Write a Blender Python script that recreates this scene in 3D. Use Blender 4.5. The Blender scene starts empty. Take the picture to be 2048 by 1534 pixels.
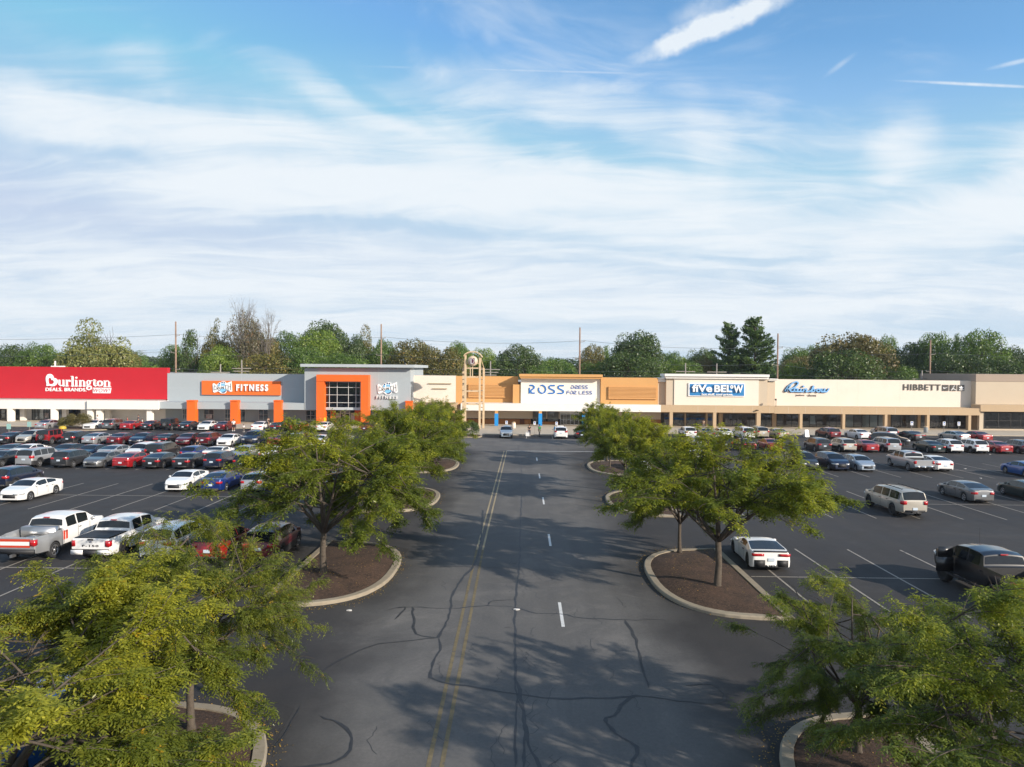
import bpy, bmesh, math, random
import numpy as np
from mathutils import Vector, Matrix
random.seed(7); rng = np.random.default_rng(11)
S = bpy.context.scene
COL = S.collection
# ------------------------------------------------------------ camera
FPX = 1420.0; YAW = math.radians(.85); PITCH = math.atan(29/FPX); ROLL = .008; CAMH = 10.0
cam = bpy.data.cameras.new('camera'); camo = bpy.data.objects.new('camera', cam); COL.objects.link(camo)
CM = Matrix.Rotation(YAW, 3, 'Z') @ Matrix.Rotation(math.pi/2 - PITCH, 3, 'X') @ Matrix.Rotation(ROLL, 3, 'Z')
camo.matrix_world = Matrix.Translation((0, 0, CAMH)) @ CM.to_4x4()
cam.sensor_width = 36.0; cam.lens = FPX/2048*36; cam.clip_start = .5; cam.clip_end = 20000
S.camera = camo
def ray(px, py): return CM @ Vector(((px-1024)/FPX, -(py-767)/FPX, -1))
def G(px, py, z=0.0):
    d = ray(px, py); t = (z-CAMH)/d.z; return d.x*t, d.y*t
def XZ(px, py, Y):
    d = ray(px, py); t = Y/d.y; return d.x*t, CAMH+d.z*t
# ------------------------------------------------------------ light
SUN_EL = math.radians(21.5); SDX, SDY = -1.4, 1.0          # horizontal direction in which shadows fall
_h = math.hypot(SDX, SDY)
sun_dir = Vector((SDX/_h*math.cos(SUN_EL), SDY/_h*math.cos(SUN_EL), -math.sin(SUN_EL)))
sl = bpy.data.lights.new('sun', 'SUN'); sl.energy = 5.0; sl.angle = math.radians(.53); sl.color = (1, .895, .765)
so = bpy.data.objects.new('sun', sl); COL.objects.link(so); so.rotation_euler = sun_dir.to_track_quat('-Z', 'Y').to_euler()
so.location = (60, -40, 60)
S.view_settings.view_transform = 'Standard'; S.view_settings.look = 'None'
S.view_settings.exposure = .35; S.view_settings.gamma = 1
# ------------------------------------------------------------ node helpers
class NT:
    def __init__(s, tree): s.t = tree
    def n(s, kind, **kw):
        nd = s.t.nodes.new(kind)
        for k, v in kw.items(): setattr(nd, k, v)
        return nd
    def link(s, a, b): s.t.links.new(a, b)
    def put(s, sock, v):
        if hasattr(v, 'links') or isinstance(v, bpy.types.NodeSocket): s.link(v, sock)
        else: sock.default_value = v
    def math(s, op, a, b=0.0, clamp=False):
        nd = s.n('ShaderNodeMath', operation=op, use_clamp=clamp); s.put(nd.inputs[0], a); s.put(nd.inputs[1], b); return nd.outputs[0]
    def mr(s, v, a, b, c=0., d=1., smooth=True):
        nd = s.n('ShaderNodeMapRange', interpolation_type='SMOOTHSTEP' if smooth else 'LINEAR')
        for i, q in enumerate((v, a, b, c, d)): s.put(nd.inputs[i], q)
        return nd.outputs[0]
    def mix(s, f, a, b, blend='MIX'):
        nd = s.n('ShaderNodeMix', data_type='RGBA', blend_type=blend, clamp_factor=True)
        s.put(nd.inputs[0], f); s.put(nd.inputs[6], a); s.put(nd.inputs[7], b); return nd.outputs[2]
    def noise(s, vec, scale, detail=4, rough=.5, dist=0., out=0):
        nd = s.n('ShaderNodeTexNoise'); s.link(vec, nd.inputs['Vector'])
        nd.inputs['Scale'].default_value = scale; nd.inputs['Detail'].default_value = detail
        nd.inputs['Roughness'].default_value = rough; nd.inputs['Distortion'].default_value = dist
        return nd.outputs[out]
    def comb(s, x, y, z):
        nd = s.n('ShaderNodeCombineXYZ')
        for i, q in enumerate((x, y, z)): s.put(nd.inputs[i], q)
        return nd.outputs[0]
def c4(c): return (c[0], c[1], c[2], 1)
# ------------------------------------------------------------ sky
W = bpy.data.worlds.new('World'); S.world = W; W.use_nodes = True
W.node_tree.nodes.clear(); t = NT(W.node_tree)
sky = t.n('ShaderNodeTexSky', sky_type='NISHITA'); sky.sun_disc = False
sky.sun_elevation = SUN_EL; sky.sun_rotation = math.atan2(-SDX, -SDY)     # azimuth of the sun, clockwise from +Y
sky.altitude = 100; sky.air_density = 1.0; sky.dust_density = .6; sky.ozone_density = 2.2
tc = t.n('ShaderNodeTexCoord'); sep = t.n('ShaderNodeSeparateXYZ'); t.link(tc.outputs['Generated'], sep.inputs[0])
dx, dy, dz = sep.outputs
yy = t.math('MAXIMUM', dy, .08)
U = t.math('DIVIDE', dx, yy); V = t.math('DIVIDE', dz, yy)
def uv(px, py):
    d = ray(px, py); return d.x/d.y, d.z/d.y
zz = t.math('ADD', t.math('MAXIMUM', dz, 0.), .10)
PX = t.math('DIVIDE', dx, zz); PY = t.math('DIVIDE', dy, zz)          # seen as a flat cloud sheet overhead
P2 = t.comb(PX, PY, 0.)
warp = t.noise(P2, .55, 3, .5, 0, 1)
vm = t.n('ShaderNodeVectorMath', operation='MULTIPLY_ADD'); t.link(warp, vm.inputs[0]); vm.inputs[1].default_value = (1.1, 1.1, 0); t.link(P2, vm.inputs[2])
mp = t.n('ShaderNodeMapping'); t.link(vm.outputs[0], mp.inputs[0]); mp.inputs['Rotation'].default_value = (0, 0, math.radians(28)); mp.inputs['Scale'].default_value = (.62, 1.5, 1)
nA = t.noise(mp.outputs[0], .75, 9, .56, .5)
mp2 = t.n('ShaderNodeMapping'); t.link(vm.outputs[0], mp2.inputs[0]); mp2.inputs['Rotation'].default_value = (0, 0, math.radians(52)); mp2.inputs['Scale'].default_value = (1.0, 2.7, 1)
nB = t.noise(mp2.outputs[0], 1.9, 8, .62, .8)
UVv = t.comb(U, V, 0.)
wv = t.noise(UVv, 3.2, 5, .55, .4, 1)                                 # ragged edges for the cloud banks
uvw = t.n('ShaderNodeVectorMath', operation='MULTIPLY_ADD'); t.link(wv, uvw.inputs[0]); uvw.inputs[1].default_value = (.20, .12, 0); t.link(UVv, uvw.inputs[2])
uvc = t.n('ShaderNodeVectorMath', operation='SUBTRACT'); t.link(uvw.outputs[0], uvc.inputs[0]); uvc.inputs[1].default_value = (.10, .06, 0)
def blob(cx, cy, rx, ry, ang=0, vec=None):
    """soft elliptical cloud bank; centre and radii as seen from the lot, angle in degrees"""
    u0, v0 = uv(cx, cy); m = t.n('ShaderNodeMapping', vector_type='TEXTURE')
    t.link(vec or uvc.outputs[0], m.inputs[0]); m.inputs['Location'].default_value = (u0, v0, 0)
    m.inputs['Rotation'].default_value = (0, 0, math.radians(ang)); m.inputs['Scale'].default_value = (rx/FPX, ry/FPX, 1)
    g = t.n('ShaderNodeTexGradient', gradient_type='SPHERICAL'); t.link(m.outputs[0], g.inputs[0])
    return t.mr(g.outputs['Fac'], 0, .9)
BANKS = [ # cx cy rx ry angle weight
 (150, 240, 640, 120, -10, .85), (560, 280, 420, 85, -13, .45), (60, 205, 300, 90, -4, .3), (300, 130, 130, 75, -35, .42),
 (150, 110, 200, 60, -20, .22), (620, 190, 420, 55, -24, .40), (900, 300, 360, 70, -20, .35), (560, 385, 640, 75, -2, .72),
 (1150, 390, 620, 90, -6, .62), (1500, 440, 420, 110, -4, .5), (1900, 440, 380, 120, 18, .65), (2050, 340, 200, 110, 35, .5),
 (1780, 300, 130, 70, 35, .62), (1830, 330, 130, 35, 15, .3), (1050, 190, 360, 120, -12, .34), (1280, 240, 280, 70, -12, .32), (1400, 270, 170, 60, -70, .3),
 (820, 110, 120, 60, -30, .25), (1500, 200, 90, 200, 10, .14), (300, 570, 950, 130, -2, .45), (1300, 590, 900, 70, -3, .30), (1000, 530, 500, 45, -2, .18),
 (1500, 520, 700, 28, -3, .3), (200, 500, 700, 35, 0, .2), (1750, 610, 380, 22, 2, .3),
 (1650, 150, 230, 130, 0, -.35), (620, 60, 560, 95, -4, -.32), (1960, 190, 260, 110, 0, -.30), (560, 310, 210, 30, -10, -.25), (700, 452, 560, 22, -2, -.42),
 (760, 210, 230, 30, -35, -.3), (1640, 240, 200, 60, 0, -.2), (1500, 508, 430, 14, -3, -.35), (1850, 640, 400, 40, 0, -.3), (150, 290, 340, 22, -10, -.3), (1120, 520, 200, 14, 0, -.2), (1180, 290, 260, 36, -18, -.25)]
acc = t.mr(V, .42, .06, -.20, .46, False)
for b in BANKS: acc = t.math('ADD', acc, t.math('MULTIPLY', blob(*b[:5]), b[5]))
front = t.mr(dy, .05, .35)
acc = t.math('MULTIPLY', acc, front)
dens = t.math('ADD', t.math('ADD', t.math('MULTIPLY', t.math('SUBTRACT', nA, .5), 2.5), t.math('MULTIPLY', t.math('SUBTRACT', nB, .5), 1.6)), acc)
dens = t.math('ADD', dens, t.mr(dy, .35, -.1, 0, .42))  # extra cloud out of view behind the camera, added to lighten the shadows
cl = t.mr(dens, -.30, 1.12)
# the broad contrail and the thin ones
def trail(x0, y0, x1, y1, w, weight, vec):
    cx, cy = (x0+x1)/2, (y0+y1)/2; L = math.hypot(x1-x0, y1-y0)/2
    return t.math('MULTIPLY', blob(cx, cy, L, w, math.degrees(math.atan2(-(y1-y0), x1-x0)), vec), weight)
fw = t.noise(UVv, 22, 5, .7, 0, 1)
tw = t.n('ShaderNodeVectorMath', operation='MULTIPLY_ADD'); t.link(fw, tw.inputs[0]); tw.inputs[1].default_value = (.020, .026, 0); t.link(UVv, tw.inputs[2])
tw2 = t.n('ShaderNodeVectorMath', operation='SUBTRACT'); t.link(tw.outputs[0], tw2.inputs[0]); tw2.inputs[1].default_value = (.010, .013, 0)
tr = trail(1215, 142, 1640, -40, 34, 1.7, tw2.outputs[0]); tr = t.math('ADD', tr, trail(1320, 60, 1480, -20, 40, .45, tw2.outputs[0]))
for a in ((640, 131, 1500, 152, 4.5, .42), (1760, 160, 2150, 178, 5.0, .8), (1960, 142, 2100, 108, 7, .5), (1640, 160, 1720, 100, 8, .3), (960, 10, 1000, 110, 30, .25)): tr = t.math('ADD', tr, trail(*a[:6], UVv if a[4] < 9 else tw2.outputs[0]))
tr = t.math('MULTIPLY', tr, t.math('MULTIPLY', front, t.mr(t.noise(UVv, 30, 4, .6), .25, .62, .45, 1)))
cl = t.math('MAXIMUM', cl, t.math('MINIMUM', tr, .95))
thin = t.mr(V, .0, .46, .96, 0., False)                                       # milky air low down
SKYK = .115
skc = t.n('ShaderNodeMix', data_type='RGBA', blend_type='MULTIPLY'); skc.inputs[0].default_value = 1; t.link(sky.outputs[0], skc.inputs[6]); skc.inputs[7].default_value = (1.15, 1.54, 1.66, 1)
cloudc = (6.0, 6.4, 6.75, 1)
airc = t.mix(thin, t.mix(1.0, skc.outputs[2], (3.6, 4.0, 5.6, 1), 'DARKEN'), (4.2, 5.3, 6.1, 1))
mixc = t.mix(t.math('MULTIPLY', cl, .95), airc, cloudc)
below = t.mr(dz, -.02, .0)
mixc = t.mix(below, (1.1, 1.2, 1.2, 1), mixc)
bg = t.n('ShaderNodeBackground'); t.link(mixc, bg.inputs[0]); bg.inputs[1].default_value = SKYK
wo = t.n('ShaderNodeOutputWorld'); t.link(bg.outputs[0], wo.inputs[0])
W.cycles.sampling_method = 'MANUAL'; W.cycles.sample_map_resolution = 128
# ------------------------------------------------------------ materials
def mat(name, col, rough=.7, metal=0., var=.12, vscale=1.5, bump=0., bscale=30, coat=0., spec=.5, wave=None, var2=None, emit=None, trans=None):
    m = bpy.data.materials.new(name); m.use_nodes = True; nt = NT(m.node_tree); b = m.node_tree.nodes['Principled BSDF']
    b.inputs['Roughness'].default_value = rough; b.inputs['Metallic'].default_value = metal
    b.inputs['Specular IOR Level'].default_value = spec; b.inputs['Coat Weight'].default_value = coat; b.inputs['Coat Roughness'].default_value = .05
    co = nt.n('ShaderNodeTexCoord').outputs['Object']
    if var:
        f = nt.noise(co, vscale, 6, .6); f2 = nt.noise(co, vscale*.13, 3, .5)
        k = nt.math('ADD', nt.math('MULTIPLY', f, .6), nt.math('MULTIPLY', f2, .4))
        k = nt.mr(k, .33, .67, 0, 1, False)
        lo = c4([c*(1-var) for c in col]); hi = c4([min(1, c*(1+var)) for c in col])
        c = nt.mix(k, lo, hi)
        if var2:   # dirt or a second tone: (colour, scale, threshold)
            g = nt.noise(co, var2[1], 7, .65, .5); c = nt.mix(nt.mr(g, var2[2], var2[2]+.12), c, c4(var2[0]))
        nt.link(c, b.inputs['Base Color'])
    else: b.inputs['Base Color'].default_value = c4(col)
    if bump or wave:
        bp = nt.n('ShaderNodeBump'); bp.inputs['Strength'].default_value = bump or .6; bp.inputs['Distance'].default_value = .02
        if wave:     # (axis, scale) siding or corrugation
            w = nt.n('ShaderNodeTexWave', bands_direction=wave[0], wave_profile=wave[2] if len(wave) > 2 else 'SIN'); w.inputs['Scale'].default_value = wave[1]; nt.link(co, w.inputs['Vector'])
            bp.inputs['Distance'].default_value = .05; nt.link(w.outputs['Fac'], bp.inputs['Height'])
        else: nt.link(nt.noise(co, bscale, 4, .6), bp.inputs['Height'])
        nt.link(bp.outputs[0], b.inputs['Normal'])
    if emit: b.inputs['Emission Color'].default_value = c4(emit[0]); b.inputs['Emission Strength'].default_value = emit[1]
    return m
def glassmat(name, tint, refl=.5, base=(.02, .025, .03)):
    """dark shop glass: reflects the sky and lets a little of the room through"""
    m = bpy.data.materials.new(name); m.use_nodes = True; nt = NT(m.node_tree); m.node_tree.nodes.clear()
    o = nt.n('ShaderNodeOutputMaterial'); g = nt.n('ShaderNodeBsdfGlossy'); g.inputs['Roughness'].default_value = .03; g.inputs['Color'].default_value = c4((.9, .95, 1))
    tr = nt.n('ShaderNodeBsdfTransparent'); tr.inputs[0].default_value = c4(tint); fr = nt.n('ShaderNodeFresnel'); fr.inputs[0].default_value = 1.55
    mx = nt.n('ShaderNodeMixShader'); nt.link(nt.math('ADD', nt.math('MULTIPLY', fr.outputs[0], refl*1.6), .03), mx.inputs[0]); nt.link(tr.outputs[0], mx.inputs[1]); nt.link(g.outputs[0], mx.inputs[2]); nt.link(mx.outputs[0], o.inputs[0])
    return m
# ------------------------------------------------------------ objects
class MB:
    def __init__(s): s.v = []; s.f = []; s.m = []; s.mi = 0
    def face(s, pts):
        n = len(s.v); s.v += [tuple(p) for p in pts]; s.f.append(tuple(range(n, n+len(pts)))); s.m.append(s.mi); return s
    def box(s, x0, x1, y0, y1, z0, z1):
        if x0 > x1: x0, x1 = x1, x0
        if y0 > y1: y0, y1 = y1, y0
        if z0 > z1: z0, z1 = z1, z0
        n = len(s.v); s.v += [(x0,y0,z0),(x1,y0,z0),(x1,y1,z0),(x0,y1,z0),(x0,y0,z1),(x1,y0,z1),(x1,y1,z1),(x0,y1,z1)]
        for q in ((0,3,2,1),(4,5,6,7),(0,1,5,4),(1,2,6,5),(2,3,7,6),(3,0,4,7)): s.f.append(tuple(n+i for i in q)); s.m.append(s.mi)
        return s
    def prism(s, poly, y0, y1):
        """polygon in (x, z), counter-clockwise seen from the front, extruded from y0 (front) to y1"""
        n = len(s.v); k = len(poly)
        a = sum(poly[i][0]*poly[(i+1)%k][1]-poly[(i+1)%k][0]*poly[i][1] for i in range(k))
        if a < 0: poly = poly[::-1]
        s.v += [(x, y0, z) for x, z in poly]+[(x, y1, z) for x, z in poly]
        s.f.append(tuple(range(n, n+k))); s.f.append(tuple(range(n+2*k-1, n+k-1, -1))); s.m += [s.mi]*2
        for i in range(k):
            j = (i+1) % k; s.f.append((n+j, n+i, n+k+i, n+k+j)); s.m.append(s.mi)
        return s
    def slab(s, poly, z0, z1):
        """polygon in (x, y) extruded from z0 to z1"""
        n = len(s.v); k = len(poly)
        a = sum(poly[i][0]*poly[(i+1)%k][1]-poly[(i+1)%k][0]*poly[i][1] for i in range(k))
        if a < 0: poly = poly[::-1]
        s.v += [(x, y, z1) for x, y in poly]+[(x, y, z0) for x, y in poly]
        s.f.append(tuple(range(n, n+k))); s.f.append(tuple(range(n+2*k-1, n+k-1, -1))); s.m += [s.mi]*2
        for i in range(k):
            j = (i+1) % k; s.f.append((n+j, n+i, n+k+i, n+k+j)); s.m.append(s.mi)
        return s
    def tube(s, pts, rad, seg=8, cap=True):
        """tapered tube through points; rad is a number or one per point"""
        pts = [Vector(p) for p in pts]; rr = rad if hasattr(rad, '__len__') else [rad]*len(pts); n = len(s.v)
        up = Vector((0, 0, 1)); prev = None
        for i, p in enumerate(pts):
            d = (pts[min(i+1, len(pts)-1)]-pts[max(i-1, 0)]).normalized()
            if prev is None: a = d.cross(up if abs(d.z) < .9 else Vector((1, 0, 0))).normalized()
            else: a = (prev-d*prev.dot(d)).normalized()
            prev = a; b = d.cross(a)
            for k in range(seg):
                th = 2*math.pi*k/seg; s.v.append(tuple(p+(a*math.cos(th)+b*math.sin(th))*rr[i]))
        for i in range(len(pts)-1):
            for k in range(seg):
                k2 = (k+1) % seg; s.f.append((n+i*seg+k, n+i*seg+k2, n+(i+1)*seg+k2, n+(i+1)*seg+k)); s.m.append(s.mi)
        if cap:
            s.f.append(tuple(n+k for k in range(seg-1, -1, -1))); s.m.append(s.mi)
            s.f.append(tuple(n+(len(pts)-1)*seg+k for k in range(seg))); s.m.append(s.mi)
        return s
    def lathe(s, prof, seg=16, c=(0, 0, 0), axis='z'):
        """profile of (radius, height) turned about an axis"""
        n = len(s.v)
        for r, h in prof:
            for k in range(seg):
                th = 2*math.pi*k/seg; a, b = r*math.cos(th), r*math.sin(th)
                s.v.append({'z': (c[0]+a, c[1]+b, c[2]+h), 'x': (c[0]+h, c[1]+a, c[2]+b), 'y': (c[0]+b, c[1]+h, c[2]+a)}[axis])
        for i in range(len(prof)-1):
            for k in range(seg):
                k2 = (k+1) % seg; s.f.append((n+i*seg+k, n+i*seg+k2, n+(i+1)*seg+k2, n+(i+1)*seg+k)); s.m.append(s.mi)
        return s
    def mesh(s, name, smooth=False):
        me = bpy.data.meshes.new(name); me.from_pydata(s.v, [], s.f); me.validate()
        if len(me.polygons) == len(s.m): me.polygons.foreach_set('material_index', s.m)
        if smooth: me.polygons.foreach_set('use_smooth', [True]*len(me.polygons))
        me.update(); return me
    def build(s, name, mats, parent=None, smooth=False):
        return put(name, s.mesh(name, smooth), mats, parent)
def put(name, me, mats, parent=None):
    if not isinstance(mats, (list, tuple)): mats = [mats]
    if len(me.materials) == 0:
        for m in mats: me.materials.append(m)
    o = bpy.data.objects.new(name, me); COL.objects.link(o)
    if parent is not None: o.parent = parent
    return o
def tag(o, label, cat, group=None, kind=None):
    if label: o['label'] = label
    if cat: o['category'] = cat
    if group: o['group'] = group
    if kind: o['kind'] = kind
    return o
def thing(name, label, cat, loc=(0, 0, 0), rz=0, group=None):
    o = bpy.data.objects.new(name, None); COL.objects.link(o); o.empty_display_size = .3
    o.location = loc; o.rotation_euler = (0, 0, rz); return tag(o, label, cat, group)
def copy_tree(o, parent=None):
    c = o.copy(); COL.objects.link(c)
    if parent is not None: c.parent = parent
    for ch in list(o.children): copy_tree(ch, c)
    return c
def structure(name, mb, m, smooth=False):
    o = mb.build(name, m, None, smooth); o['kind'] = 'structure'; return o
def text_mesh(s, size, bold=0., shear=0., extrude=.04, spacing=1., sx=1.):
    cu = bpy.data.curves.new('txt', 'FONT'); cu.body = s; cu.size = size; cu.offset = bold; cu.shear = shear; cu.extrude = extrude
    cu.space_character = spacing; cu.resolution_u = 3; cu.align_x = 'LEFT'
    o = bpy.data.objects.new('txt', cu); COL.objects.link(o); dg = bpy.context.evaluated_depsgraph_get()
    me = bpy.data.meshes.new_from_object(o.evaluated_get(dg)); bpy.data.objects.remove(o); bpy.data.curves.remove(cu)
    me.transform(Matrix.Rotation(math.pi/2, 4, 'X') @ Matrix.Diagonal((sx, 1, 1, 1))); return me
def fit_text(name, s, m, parent, x0, x1, z0, z1, y, bold=0., shear=0., depth=.1, spacing=1.):
    """lettering stretched to a box on a wall that faces the lot (coordinates local to the parent)"""
    me = text_mesh(s, 1., bold, shear, .05, spacing)
    co = np.empty(len(me.vertices)*3); me.vertices.foreach_get('co', co); co = co.reshape(-1, 3)
    mn, mx = co.min(0), co.max(0)
    co[:, 0] = x0+(co[:, 0]-mn[0])/(mx[0]-mn[0])*(x1-x0); co[:, 2] = z0+(co[:, 2]-mn[2])/(mx[2]-mn[2])*(z1-z0)
    co[:, 1] = y-depth+(co[:, 1]-mn[1])/(mx[1]-mn[1])*depth
    me.vertices.foreach_set('co', co.ravel()); me.update(); me.materials.clear()
    return put(name, me, m, parent)
def stroke(mb, pts, w, y0, y1, closed=False):
    """flat ribbon of width w along (x, z) points, given thickness from y0 to y1; round joints"""
    P_ = [Vector((p[0], p[1])) for p in pts]
    for i in range(len(P_)-1+(1 if closed else 0)):
        a, b = P_[i], P_[(i+1) % len(P_)]; d = (b-a)
        if d.length < 1e-6: continue
        n = Vector((-d.y, d.x)).normalized()*w/2
        e = (i % 3)*.0015
        mb.prism([tuple(a-n), tuple(b-n), tuple(b+n), tuple(a+n)], y0-e, y1)
        mb.prism([(b.x+w/2*math.cos(q*math.pi/4), b.y+w/2*math.sin(q*math.pi/4)) for q in range(8)], y0-e-.0007, y1)
def arc(cx, cz, rx, rz, a0, a1, n=10):
    return [(cx+rx*math.cos(math.radians(a0+(a1-a0)*i/n)), cz+rz*math.sin(math.radians(a0+(a1-a0)*i/n))) for i in range(n+1)]
# ============================================================ GROUND
def asphalt(name, lo, hi, seed=0., old=None):
    m = bpy.data.materials.new(name); m.use_nodes = True; nt = NT(m.node_tree); b = m.node_tree.nodes['Principled BSDF']
    co = nt.n('ShaderNodeTexCoord').outputs['Object']
    mp = nt.n('ShaderNodeMapping'); nt.link(co, mp.inputs[0]); mp.inputs['Location'].default_value = (seed, seed, 0); v = mp.outputs[0]
    big = nt.noise(v, .07, 5, .6, .6); mid = nt.noise(v, .55, 6, .65, .4); fine = nt.noise(v, 9, 5, .8)
    st = nt.n('ShaderNodeMapping'); nt.link(v, st.inputs[0]); st.inputs['Scale'].default_value = (1.3, .06, 1); lane = nt.noise(st.outputs[0], .7, 4, .5)   # wheel tracks along the drive
    k = nt.math('ADD', nt.math('ADD', nt.math('MULTIPLY', big, .30), nt.math('MULTIPLY', mid, .24)), nt.math('ADD', nt.math('MULTIPLY', fine, .28), nt.math('MULTIPLY', lane, .18)))
    c = nt.mix(nt.mr(k, .36, .64, 0, 1, False), c4(lo), c4(hi))
    if old:   # the drive's older, paler surface fades out raggedly to either side
        sx = nt.n('ShaderNodeSeparateXYZ'); nt.link(co, sx.inputs[0]); ax = nt.math('ABSOLUTE', sx.outputs[0]); ax = nt.math('ADD', ax, nt.math('MULTIPLY', nt.math('SUBTRACT', nt.noise(co, .16, 5, .6), .5), 7.))
        far = nt.math('MULTIPLY', nt.mr(sx.outputs[1], 84, 100, 0, 1), 8.)
        k2 = nt.mr(nt.math('SUBTRACT', ax, far), 3.6, 7.4, 1, 0); c = nt.mix(k2, c, nt.mix(nt.mr(k, .36, .64, 0, 1, False), c4(old[0]), c4(old[1])))
    sp = nt.noise(v, 60, 2, .5); c = nt.mix(nt.mr(sp, .66, .74, 0, .45), c, c4([q*1.9 for q in hi]))          # pale stones in the binder
    oil = nt.noise(v, .42, 5, .7, 1.5); c = nt.mix(nt.mr(oil, .66, .74, 0, .45), c, c4([q*.55 for q in lo]))  # oil stains
    nt.link(c, b.inputs['Base Color']); patch = nt.noise(v, .22, 6, .7, .9); c = nt.mix(nt.mr(patch, .50, .66, 0, .5), c, nt.mix(1., c, (1.55, 1.5, 1.45, 1), 'MULTIPLY')); nt.link(c, b.inputs['Base Color'])   # sun-bleached areas
    nt.link(nt.mr(mid, .3, .7, .78, .92), b.inputs['Roughness']); b.inputs['Specular IOR Level'].default_value = .35
    bp = nt.n('ShaderNodeBump'); bp.inputs['Strength'].default_value = .45; bp.inputs['Distance'].default_value = .012; nt.link(fine, bp.inputs['Height']); nt.link(bp.outputs[0], b.inputs['Normal'])
    return m
M_lot = asphalt('lot_asphalt', (.025, .024, .025), (.050, .047, .046))
M_drive = asphalt('drive_asphalt', (.025, .024, .025), (.050, .047, .046), 0., ((.070, .068, .067), (.148, .142, .134)))
M_seal = mat('crack_sealant', (.036, .036, .038), .6, var=.25, vscale=6)
M_grass = mat('verge_grass', (.055, .075, .025), .95, var=.4, vscale=.5, bump=.5, bscale=4)
M_conc = mat('kerb_concrete', (.29, .245, .18), .85, var=.16, vscale=3., bump=.3, bscale=40, var2=((.16, .14, .11), 1.4, .60))
M_walk = mat('walk_concrete', (.42, .36, .28), .85, var=.12, vscale=.9, bump=.2, bscale=30, var2=((.25, .22, .18), .35, .60))
M_mulch = mat('bark_mulch', (.055, .030, .018), .95, var=.8, vscale=9, bump=1., bscale=16, var2=((.17, .10, .06), 13., .56))
M_white = mat('white_road_paint', (.62, .62, .60), .7, var=.15, vscale=9, var2=((.09, .09, .09), 7., .62))
M_stall = mat('faded_stall_paint', (.31, .28, .24), .75, var=.2, vscale=5, var2=((.07, .07, .07), 5., .56))
M_yel = mat('yellow_road_paint', (.35, .28, .17), .75, var=.2, vscale=5, var2=((.12, .11, .09), 6., .64))
M_yelf = mat('worn_yellow_paint', (.16, .125, .065), .8, var=.3, vscale=5, var2=((.09, .082, .07), 4., .54))
b = MB(); b.slab([(-1900, -200), (1900, -200), (1900, 1700), (-1900, 1700)], -.6, -.06); structure('ground', b, M_grass)
b = MB(); b.slab([(-190, -40), (190, -40), (190, 150), (-190, 150)], -.3, 0); structure('parking_lot', b, M_lot)
# main drive, a lighter and older surface that widens where the aisles meet it
pts = [(-5.9, -20)]
xs = [(-6.1, 8), (-6.6, 20.5), (-9.5, 22), (-10.6, 25), (-9.5, 28.4), (-6.7, 31), (-6.2, 39), (-9.5, 41), (-10.8, 44), (-9.5, 47.5), (-6.6, 49.6), (-6.4, 58.6), (-10.5, 61), (-10.5, 66), (-6.6, 69), (-6.5, 78), (-9.5, 82), (-14, 86), (-14, 102)]
b = MB(); poly = [(-6.1, -20)]+xs+[(16, 102), (14, 86), (9.5, 82), (6.7, 78), (6.6, 69), (10.5, 66), (10.5, 61), (6.6, 58.6), (6.8, 49.6), (9.5, 47.5), (10.8, 44), (9.5, 41), (6.5, 39), (6.6, 31), (9.5, 28.4), (10.6, 25), (9.5, 22), (6.6, 20.5), (6.3, 8), (6.3, -20)]
b.face([(x, y, .004) for x, y in poly]); o = structure('main_drive', b, M_drive)
if o.data.polygons[0].normal.z < 0: o.data.flip_normals()
def strip(b, x0, y0, x1, y1, w, z=.008):
    d = Vector((x1-x0, y1-y0)); n = Vector((-d.y, d.x)).normalized()*w/2
    p = [(x0-n.x, y0-n.y, z), (x1-n.x, y1-n.y, z), (x1+n.x, y1+n.y, z), (x0+n.x, y0+n.y, z)]
    b.face(p)
b = MB()
for xo in (-.16, .16): strip(b, -2.28+xo, 39, -2.02+xo, 86.4, .11)
structure('yellow_centre_line', b, M_yel)
b = MB()
for xo in (-.17, .17): strip(b, -1.95+xo, -5, -2.28+xo, 38.95, .12)
structure('worn_centre_line', b, M_yelf)
b = MB()
for y in (-1, 14, 27.4+.0, 40.0, 52.4, 64.9, 77.3):
    strip(b, 1.66, y, 1.66, y+(2.9 if y > 20 else 3), .13)
strip(b, -1.85, 86.5, 9.2, 86.5, .22); structure('white_lane_marks', b, M_white)
# stall lines: double rows of 5.5 m stalls, 3 m wide
ROWS = [14.9, 34.5, 54.1, 73.2]
b = MB()
for r in ROWS:
    for sgn in (-1, 1):
        strip(b, sgn*11.2, r, sgn*130, r, .10)
        for k in range(0, 40):
            x = sgn*(11.25+2.94*k)+(.5 if sgn < 0 else 1.2)
            if abs(x) < 11.1: continue
            strip(b, x, r-5.5, x, r+5.5, .10, .012)
strip(b, 16, 93.4, 130, 93.4, .10); strip(b, -130, 93.4, -16, 93.4, .10)
for sgn in (-1, 1):
    for k in range(0, 40): x = sgn*(17+2.94*k); strip(b, x, 88, x, 93.4, .10, .012)
    for k in range(0, 38): x = sgn*(19+2.94*k); strip(b, x, 108.6, x, 113.2, .10, .012)
for x in (-2.7, .6, 4.4, 8.2, 11.4): strip(b, x, 101.8, x+.1, 106.6, .12, .012)
structure('stall_lines', b, M_stall)
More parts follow.
